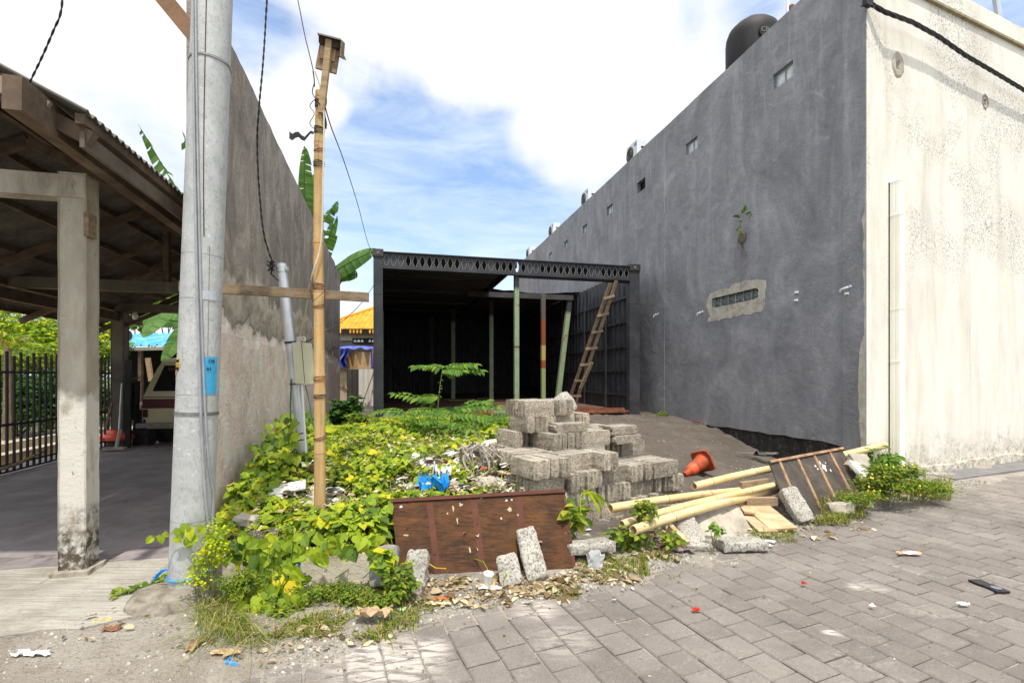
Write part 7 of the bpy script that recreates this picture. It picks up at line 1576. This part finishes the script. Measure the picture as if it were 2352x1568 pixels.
m_ = MB(); m_.tube([P(350, 1233, 3.0), P(400, 1222, 3.0), P(440, 1205, 3.0), P(500, 1215, 3.05), P(560, 1235, 3.2)], .003, 5); m_.build('runner', TRUNK, hv)
# small leaved shrubs at the front
def fb_(px, py, d, rx, rz2, n, L, mat, seed, label, name='weed', shape='oval', w=.6, base=None):
    q = P(px, py, d); return bush(name, label, name, (q.x, q.y, q.z), (rx, .12, rz2), n, L, mat, seed, (q.x, q.y, .02), shape, 14, 7, w, None, .0025)
fb_(488, 1255, 3.02, .14, .19, 430, .022, YHERB, 41, 'yellowish small leaved weed beside the utility pole', w=.7)
fb_(455, 1310, 2.98, .10, .12, 300, .020, YHERB, 42, 'fine yellow sprays in front of the pole foot', w=.7)
fb_(560, 1340, 2.98, .20, .10, 520, .032, HERB, 43, 'narrow leaved green weed at the left end of the low cream wall', w=.34)
fb_(760, 1365, 3.02, .30, .085, 900, .030, HERB, 44, 'dense green weeds below the middle of the low cream wall', w=.38)
fb_(850, 1385, 2.95, .22, .06, 500, .028, HERB, 45, 'low green weeds by the crumpled brown cardboard', w=.42)
fb_(925, 1335, 3.03, .12, .12, 240, .045, HERB, 46, 'green weeds between the two lumps at the board foot', w=.55)
fb_(650, 1395, 2.92, .16, .08, 500, .035, HERB, 47, 'tangled low weeds under the hanging vine', w=.4)
fb_(885, 1290, 3.12, .05, .12, 90, .060, VINE, 48, 'few vine leaves on the standing grey block', 'weed', 'heart')
fb_(1320, 1185, 3.9, .10, .14, 70, .115, HERB, 50, 'broad leaved weed with seed tassels at the right end of the stained board', w=.62)
fb_(1480, 1165, 3.95, .10, .10, 110, .055, HERB, 51, 'leafy weed growing up through the bamboo poles', w=.75); fb_(1450, 1230, 3.95, .17, .10, 260, .055, HERB, 52, 'green weeds below the open bamboo ends', w=.7); fb_(1540, 1235, 3.9, .08, .06, 60, .055, HERB, 53, 'small weed under the nearest bamboo pole', w=.8)
fb_(1640, 1215, 3.95, .09, .06, 34, .045, SAPL, 54, 'spindly seedling between the slabs', w=.8)
m_ = MB(); r_ = random.Random(2)
for k in range(16):
    a0 = P(1345, 1135, 3.85); pts = [a0]; dd = Vector((r_.uniform(-.2, 1), r_.uniform(-.3, .3), r_.uniform(-.1, .5)))
    for i in range(7): pts.append(pts[-1] + dd.normalized() * .03); dd += Vector((.05, 0, -.32))
    m_.tube(pts, [.004] * 7 + [.001], 5)
o = m_.build('seed_tassel', YHERB); tag(o, 'drooping yellow green seed tassels over the broad leaved weed', 'seed head')
for (px, py, d, rx, rz2, n, L, lab, w) in ((2040, 1100, 5.2, .46, .17, 2300, .045, 'bushy weed with tiny yellow flowers at the foot of the cream wall', .4), (2120, 1118, 5.4, .40, .09, 1300, .035, 'low end of the weed clump on the road edge at right', .4), (2030, 1060, 5.5, .10, .16, 120, .10, 'tall broad leaved weed before the cream trunking', .38), (1975, 1140, 5.0, .24, .09, 600, .035, 'weeds below the right corner of the ribbed board', .4)):
    q = P(px, py, d); bush('weed', lab, 'weed', (q.x, q.y, q.z), (rx, .22, rz2), n, L, HERB if w > .39 or L < .09 else SAPL, int(px), (q.x, q.y, .03), 'oval', 18, 8, w, None, .003)
m_ = MB(); r_ = random.Random(12)
for k in range(26): q = P(2045 + r_.uniform(-60, 70), 1095 + r_.uniform(-30, 45), 5.12); m_.lathe([(.008, 0), (.010, .004)], q, 6, Vector((0, -1, .6)))
o = m_.build('yellow_flowers', simple('yellow_petal', [(.75, .50, .02), (.85, .62, .04)], 9)); tag(o, kind='stuff')
# plant in the wall
pw = thing('wall_seedling', 'small green seedling sprouting from a hole in the grey wall', 'seedling', VT(6.18, *on_wall(6.2, 1705, 540)))
pwb = VT(6.17, *on_wall(6.2, 1703, 538)); pts = [pwb, P(1700, 515, 8.72), P(1712, 488, 8.66)]; m_ = MB(); m_.tube(pts, .006, 5); m_.build('stem', TRUNK, pw)
for (px, py, dx, dz, L) in ((1700, 500, -1, .1, .15), (1712, 495, 1, .4, .14), (1708, 488, .2, 1, .14), (1702, 522, -.8, -.7, .14), (1704, 510, -.9, .1, .07), (1706, 492, -.4, .8, .08)):
    m_ = MB(); oval(m_, P(px, py, 8.66), (dx, -.2, dz), (0, -1, .4), L, .5); m_.build('leaf', DARKLEAF, pw)
m_ = MB(); r_ = random.Random(6)
for k in range(5):
    a, z = on_wall(6.2, 1706 + r_.uniform(-4, 4), 562); pts = []
    for i in range(9): pts.append(VT(6.187, a + .02 * math.sin(i * 1.1 + k) + .02 * (k - 4) * i / 6, z - i * .035 * (1 + .5 * k)))
    m_.tube(pts, .002, 4)
m_.build('roots', simple('brown_root', [(.10, .055, .04), (.18, .10, .08)], 9), pw)['kind'] = 'stuff'

# grass and scatter
mb = MB(); r_ = random.Random(77)
def gpatch(px0, py0, px1, py1, n, h, lean=.9, z=None, w=.004):
    k = 0
    while k < n:
        px, py = r_.uniform(px0, px1), r_.uniform(py0, py1); q = G(px, py, .02)
        if nz((q.x, q.y, 0), 4, 3) < -.18: k += .3; continue
        blade(mb, (q.x, q.y, (gnd(q.x, q.y) if z is None else z) - .005), h * r_.uniform(.5, 1.15), r_, lean, w); k += 1
gpatch(480, 1345, 960, 1440, 2200, .06, 1.5); gpatch(560, 1425, 900, 1465, 900, .05, 1.3); gpatch(450, 1395, 640, 1485, 650, .11, 2.6, w=.0022); gpatch(960, 1380, 1000, 1400, 120, .04)
gpatch(1330, 1275, 1420, 1330, 300, .06); gpatch(1400, 1280, 1560, 1318, 700, .06); gpatch(1470, 1275, 1520, 1312, 300, .085, .5); gpatch(1720, 1215, 1830, 1240, 550, .05); gpatch(1870, 1165, 1985, 1205, 1100, .09, 1.0, .03); gpatch(1960, 1105, 2185, 1155, 1900, .12, 1.4, .04); gpatch(1040, 1335, 1060, 1350, 80, .04); gpatch(1250, 1345, 1330, 1370, 240, .045); gpatch(330, 1400, 350, 1420, 60, .03)
for c_ in ((2075, 1128), (1902, 1172), (1915, 1160)): gpatch(c_[0] - 20, c_[1] - 8, c_[0] + 20, c_[1] + 8, 220, .16, .6, .03)
for _ in range(500):
    s = r_.uniform(-.3, 7.5); q = ST(s, r_edge(s) + r_.uniform(-.16, .12)); 
    if nz((s, 0, 0), 3, 8) > .1: blade(mb, (q.x, q.y, .0), r_.uniform(.015, .04), r_, 1.2, .003)
o = mb.build('grass', GRASSM); tag(o, kind='stuff')
mb = MB()
def stone(p, s_):
    vs = [Vector((math.cos(a) * s_ * r_.uniform(.7, 1.2), math.sin(a) * s_ * r_.uniform(.6, 1.1), -.2 * s_)) for a in (0, 1.3, 2.6, 3.9, 5.2)]; ts = [Vector((math.cos(a) * s_ * .6 * r_.uniform(.7, 1.2), math.sin(a) * s_ * .6, s_ * r_.uniform(.4, .8))) for a in (.4, 2.5, 4.6)]
    vs = [p + v_ for v_ in vs + ts]; mb.add(vs, [(0, 1, 5), (1, 2, 6, 5), (2, 3, 6), (3, 4, 7, 6), (4, 0, 5, 7), (5, 6, 7)])
n_ = 0
while n_ < 13000:
    s = r_.uniform(-3.2, 8.5); d = abs(r_.gauss(0, .28)) - .08; r2 = r_edge(s) + d
    if s < -.2: r2 = r_edge(s) + r_.uniform(-.1, 1.5)
    q = ST(s, r2)
    if not in_view(q.x, q.y): n_ += .2; continue
    if in_poly(q.x, q.y, APOLY) and r_.random() < .93: continue
    if nz((q.x, q.y, 0), 2.2, 6) < -.1 and r_.random() < .7: n_ += .2; continue
    stone(Vector((q.x, q.y, gz0(q.x, q.y) + (.02 if in_poly(q.x, q.y, APOLY) else 0))), .003 + .011 * r_.random() ** 2.5); n_ += 1
for _ in range(2600):
    x, y = r_.uniform(-2.2, .7), r_.uniform(3.6, 6.5)
    if V.dot(Vector((x, y, 0))) > -1.45: stone(Vector((x, y, gnd(x, y))), .005 + .03 * r_.random() ** 3)
for _ in range(700):
    q = VT(r_.uniform(2.0, 5.9), r_.uniform(5.0, 10)); stone(Vector((q.x, q.y, gnd(q.x, q.y))), .004 + .012 * r_.random() ** 3)
for _ in range(500):
    s = r_.uniform(-.2, 9); q = ST(s, r_edge(s) - r_.uniform(.1, 2.6)); stone(Vector((q.x, q.y, .003)), .002 + .005 * r_.random() ** 3)
o = mb.build('loose_gravel', PEBBLE); tag(o, kind='stuff')
mb = MB()
def flake(p, s_, curl=.4):
    a = r_.uniform(0, 6.28); d = Vector((math.cos(a), math.sin(a), r_.uniform(-.2, .3))); oval(mb, p, d, (r_.uniform(-.6, .6), r_.uniform(-.8, .4), 1), s_, r_.uniform(.35, .7), r_.uniform(-.1, .3))
for (px0, py0, px1, py1, n, s_) in ((930, 1335, 1180, 1390, 420, .045), (1170, 1325, 1330, 1372, 380, .045), (1300, 1295, 1480, 1335, 330, .045), (1440, 1225, 1560, 1280, 200, .055), (1320, 1250, 1420, 1290, 60, .05), (620, 1440, 950, 1480, 90, .035), (1850, 1195, 2000, 1215, 60, .04), (1700, 1190, 1900, 1240, 70, .05), (150, 1400, 480, 1500, 40, .03), (480, 1440, 760, 1520, 90, .035)):
    for _ in range(int(n * .8)): q = G(r_.gauss((px0 + px1) / 2, (px1 - px0) / 3.6), r_.gauss((py0 + py1) / 2, (py1 - py0) / 3.4), .02); flake(Vector((q.x, q.y, gz0(q.x, q.y) + .003)), s_ * r_.uniform(.12, .35))
    for _ in range(n): q = G(r_.uniform(px0, px1), r_.uniform(py0, py1), .02); flake(Vector((q.x, q.y, gz0(q.x, q.y) + r_.uniform(.003, .02))), s_ * r_.choice((.35, .5, .7, 1.0, 1.7)) * r_.uniform(.7, 1.2))
for _ in range(1500):
    x, y = r_.uniform(-2.1, .5), r_.uniform(3.6, 6.2)
    if V.dot(Vector((x, y, 0))) > -1.4: flake(Vector((x, y, gnd(x, y) + r_.uniform(.02, .22))), r_.uniform(.02, .06))
for _ in range(420):
    s = r_.uniform(-1, 9); q = ST(s, r_edge(s) - abs(r_.gauss(0, .5)) - .02); flake(Vector((q.x, q.y, .006)), r_.uniform(.006, .022))
o = mb.build('leaf_litter', LITTER); tag(o, kind='stuff')
mb = MB()
def scrap(p, s_):
    a = r_.uniform(0, 6.28); u_ = Vector((math.cos(a), math.sin(a), r_.uniform(-.4, .5))) * s_; w = Vector((-math.sin(a), math.cos(a), r_.uniform(-.3, .5))) * s_ * r_.uniform(.4, 1); k = Z3 * s_ * .3 * r_.random()
    mb.add([p, p + u_, p + u_ * 1.1 + w, p + w * .9 + u_ * .5 + k, p + w], [(0, 1, 3), (1, 2, 3), (0, 3, 4)])
for _ in range(1700):
    gx, gy, gr_ = r_.choice(GAPS[:10]); x, y = gx + r_.gauss(0, gr_ * .8), gy + r_.gauss(0, gr_ * .8)
    if V.dot(Vector((x, y, 0))) > -1.4 and y > 3.7: scrap(Vector((x, y, gnd(x, y) + .01 + .09 * r_.random() ** 2)), r_.uniform(.02, .09))
for _ in range(60):
    q = G(r_.uniform(940, 1480), r_.uniform(1320, 1385), .02); scrap(Vector((q.x, q.y, .02)), r_.uniform(.01, .03))
o = mb.build('rubbish_scraps', TRASH); tag(o, 'torn paper, plastic and plaster scraps showing between the vines', 'rubbish'); o['kind'] = 'stuff'
mb = MB(); rr4 = random.Random(8)
for i, (x, y, s_) in enumerate(((-.95, 4.3, .14), (-1.1, 4.15, .10), (-.6, 4.5, .16), (-.8, 5.1, .13), (-.25, 4.6, .18), (-.1, 5.0, .16), (-.55, 5.2, .15), (-1.75, 4.3, .14), (-.4, 4.1, .12), (-2.05, 3.75, .18), (-1.9, 4.05, .13))):
    q = rough_box(s_ * 1.3, s_, s_ * .7, 7, .02, i + 70, .7); m_ = q.mesh('rubble_lump', SMOOTHCON, True); o = link('rubble_lump', m_, None, (x, y, gnd(x, y) - .03), Matrix.Rotation(i * 1.7, 3, 'Z') @ Matrix.Rotation(.3, 3, 'X'))
    tag(o, 'grey rubble lump ' + ['in the bare gap right of the bamboo foot', 'small, by the bamboo foot', 'beside the blue plastic bag', 'behind the white tray', 'against the left side of the block stack', 'between the rope tangle and the block stack', 'below the rope tangle', 'in the gap left of the bamboo', 'just behind the stained board', 'large, at the near end of the party wall', 'among the vines near the party wall end'][i], 'rubble')

# ------------------------------------------------------------------ banana leaves and distant greenery
def banana_leaf(p0, d, L, w, droop, mat=BANANA, parent=None, nrm=(0, -.5, 1), torn=.5, seed=0, name='leaf'):
    hang = max(0, torn - .35) * 1.1
    r_ = random.Random(seed); d, s, n = frame_(d, nrm); p0 = Vector(p0); N_ = 26; mid = []; 
    for i in range(N_ + 1): u_ = i / N_; mid.append(p0 + d * L * u_ - Z3 * droop * L * u_ * u_)
    m_ = MB(); m_.tube(mid, [.014 * (1.15 - i / N_) * (w / .3) + .002 for i in range(N_ + 1)], 6)
    for sg in (-1, 1):
        off = 0.0; i = 1
        while i < N_:
            k = min(r_.randint(1, 4) if r_.random() < torn else r_.randint(4, 9), N_ - i); tilt = r_.uniform(-.35, .35) * torn - .25; jit = r_.uniform(1 - .5 * torn, 1)
            for j in range(i, i if (torn > .75 and r_.random() < .25) else i + k):
                u0, u1 = j / N_, (j + 1) / N_; W0, W1 = [w * (math.sin(math.pi * min(1, .12 + .88 * u_)) ** .6) for u_ in (u0, u1)]
                a, b_ = mid[j], mid[j + 1]
                if j == i + k - 1: b2 = b_ - (b_ - a) * .35 * torn
                else: b2 = b_
                e = lambda q, W_, c: q + s * sg * W_ * c * jit * (1 - .4 * hang) + n * W_ * (tilt * c * c - .02) + d * W_ * .25 * c - Z3 * W_ * hang * c * (1 + tilt)
                m_.add([a, b_, e(b2, W1, .5), e(a, W0, .5), e(b2, W1, 1), e(a, W0, 1)], [(0, 1, 2, 3), (3, 2, 4, 5)])
            i += k
    return m_.build(name, mat, parent)
bn = thing('banana_plant', 'banana plant whose broad leaves show between the party wall and the container', 'banana plant', VT(-2.6, 15.2, .3))
def bl_(px0, py0, d0, px1, py1, d1, w, droop, seed, torn=.4, par=None, nrm=(0, -1, .5), mat=BANANA):
    a, c_ = P(px0, py0, d0), P(px1, py1, d1); L = (c_ - a).length; dr = droop; dd = (c_ + Z3 * dr * L) - a; return banana_leaf(a, dd, dd.length, w, dr * L / dd.length, mat, par, nrm, torn, seed)
bl_(735, 650, 14.8, 866, 574, 13.4, .34, .15, 1, .15, bn, (0, -1, .45)); bl_(740, 640, 15, 822, 632, 14.2, .30, .25, 2, .2, bn, (0, -1, .3)); bl_(735, 610, 15.5, 775, 495, 15, .30, .2, 3, .8, bn, (.2, -1, .3)); bl_(720, 560, 15.2, 778, 460, 15.2, .26, .3, 4, .9, bn, (.3, -1, .2))
bl_(700, 520, 14.8, 700, 335, 14.5, .34, .05, 5, .7, bn, (.3, -1, .1)); bl_(715, 540, 15, 722, 400, 15.3, .30, .1, 6, .2, bn, (.6, -1, .1)); bl_(740, 690, 15, 800, 600, 14.5, .28, .3, 7, .3, bn)
m_ = MB(); m_.tube([VT(-2.6, 15.2, .2), VT(-2.55, 15.2, 2.2), VT(-2.5, 15.1, 3.3)], [.14, .12, .08], 10); m_.build('stem', simple('banana_stem', [(.10, .12, .03), (.22, .20, .08)], 4), bn)
bn2 = thing('banana_plant', 'banana plant behind the carport with torn leaves rising above its roof', 'banana plant', VT(-3.4, 13.6, 0))
bl_(470, 560, 12.8, 318, 286, 12.2, .30, .10, 11, 1.1, bn2, (.7, -1, .2)); bl_(480, 520, 13, 418, 298, 12.6, .28, .1, 12, 1.0, bn2, (.7, -1, .2)); bl_(400, 690, 12.9, 330, 775, 11.6, .26, .15, 13, .1, bn2, (.1, -1, .9)); bl_(450, 720, 12.6, 372, 832, 11.9, .26, .2, 14, .15, bn2, (.1, -1, .7)); bl_(430, 715, 13, 395, 650, 12.5, .3, .4, 15, .3, bn2); bl_(420, 740, 13.5, 260, 735, 13.5, .3, .2, 16, .3, bn2, (0, -1, .4))
m_ = MB(); m_.tube([VT(-3.4, 13.6, 0), VT(-3.35, 13.6, 2.2), VT(-3.2, 13.5, 3.3)], [.14, .12, .08], 10); m_.build('stem', simple('banana_stem2', [(.10, .12, .03), (.22, .20, .08)], 4), bn2)
def tree(label, px, py, d, rx, rz2, n, L, mat, seed, name='tree', shape='oval', clumps=26, w=.5, group='greenery beyond the fence'):
    q = P(px, py, d); return bush(name, label, name, (q.x, q.y, q.z), (rx, rx * .8, rz2), n, L, mat, seed, (q.x, q.y, -.05), shape, clumps, 6, w, group, .03)
tree('bright yellow green bush above the left fence', 120, 770, 14.5, 2.0, 1.0, 4200, .15, TREEY, 91, 'bush'); tree('yellow flecked bush between the carport pillars', 215, 800, 13.5, 1.0, .7, 1800, .12, TREEY, 92, 'bush'); tree('bright bush over the blue shed roof', 330, 705, 19, 2.4, .9, 3200, .20, TREEY, 93, 'bush')
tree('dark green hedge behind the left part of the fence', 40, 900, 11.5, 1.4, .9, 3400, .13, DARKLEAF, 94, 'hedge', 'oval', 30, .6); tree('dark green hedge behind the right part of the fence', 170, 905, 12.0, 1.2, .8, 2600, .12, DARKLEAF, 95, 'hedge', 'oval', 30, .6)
tree('leafy bush below the bright one behind the fence', 110, 830, 13.0, 1.8, .7, 2600, .13, HERB, 96, 'bush'); tree('tall dim tree at the far left edge behind the fence', -60, 760, 15, 2.2, 1.6, 2600, .2, HERB, 97); tree('leafy tree beyond the shed, glimpsed under the far beam', 410, 690, 20, 1.6, 1.2, 1600, .22, HERB, 98)
pd = thing('spiky_plant', 'spiky plant with long arching yellow green leaves at the left edge', 'plant', P(20, 860, 10.5)); r_ = random.Random(5)
for k in range(42):
    a = r_.uniform(-1.5, 1.5); c_ = P(18 + r_.uniform(-12, 12), 800, 10.5); m_ = MB(); dr = Vector((math.sin(a) * r_.uniform(.4, 1), r_.uniform(-.4, .4), math.cos(a) * .8 + .5)).normalized(); L = r_.uniform(.6, 1.15); pts = [c_ + dr * L * u_ - Z3 * .75 * L * u_ * u_ for u_ in [i / 7 for i in range(8)]]; s_ = Vector((dr.z, .2, -dr.x)).normalized()
    for i in range(7): w0, w1 = [.035 * (1 - (j / 7) ** 2) + .002 for j in (i, i + 1)]; m_.add([pts[i] - s_ * w0, pts[i] + s_ * w0, pts[i + 1] + s_ * w1, pts[i + 1] - s_ * w1], [(0, 1, 2, 3)])
    m_.build('leaf', TREEY if k % 5 else LITTER, pd)
m_ = MB(); m_.tube([P(18, 1010, 10.5), P(18, 900, 10.5), P(18, 800, 10.5)], [.09, .07, .06], 8); m_.build('trunk', BROWNST, pd)
# kerbs on the path behind the fence
for i, (v_, lab) in enumerate(((-6.3, 'low stone kerb on the sandy path just behind the fence'), (-7.3, 'second low stone kerb farther from the fence'))):
    m_ = MB(); m_.obox(VT(v_, 6.3, 0), V * .15, U * 7, Z3 * .16); o = m_.build('stone_kerb', SMOOTHCON); tag(o, lab, 'kerb')
# creeper on the apron by the pole
mb = MB(); r_ = random.Random(9)
for i in range(46):
    u_ = r_.random(); q = G(255 + 130 * u_, 1372 - 42 * u_ + r_.uniform(-6, 6), .03); heart(mb, q + Z3 * r_.uniform(.0, .035), rdir(r_), (r_.uniform(-.4, .4), -.5, 1), r_.uniform(.022, .04))
mb.tube([G(250, 1375, .03), G(310, 1355, .035), G(385, 1328, .05)], .0025, 5); o = mb.build('creeper', HERB); tag(o, 'small creeper with round leaves crossing the concrete apron to the pole', 'creeper')
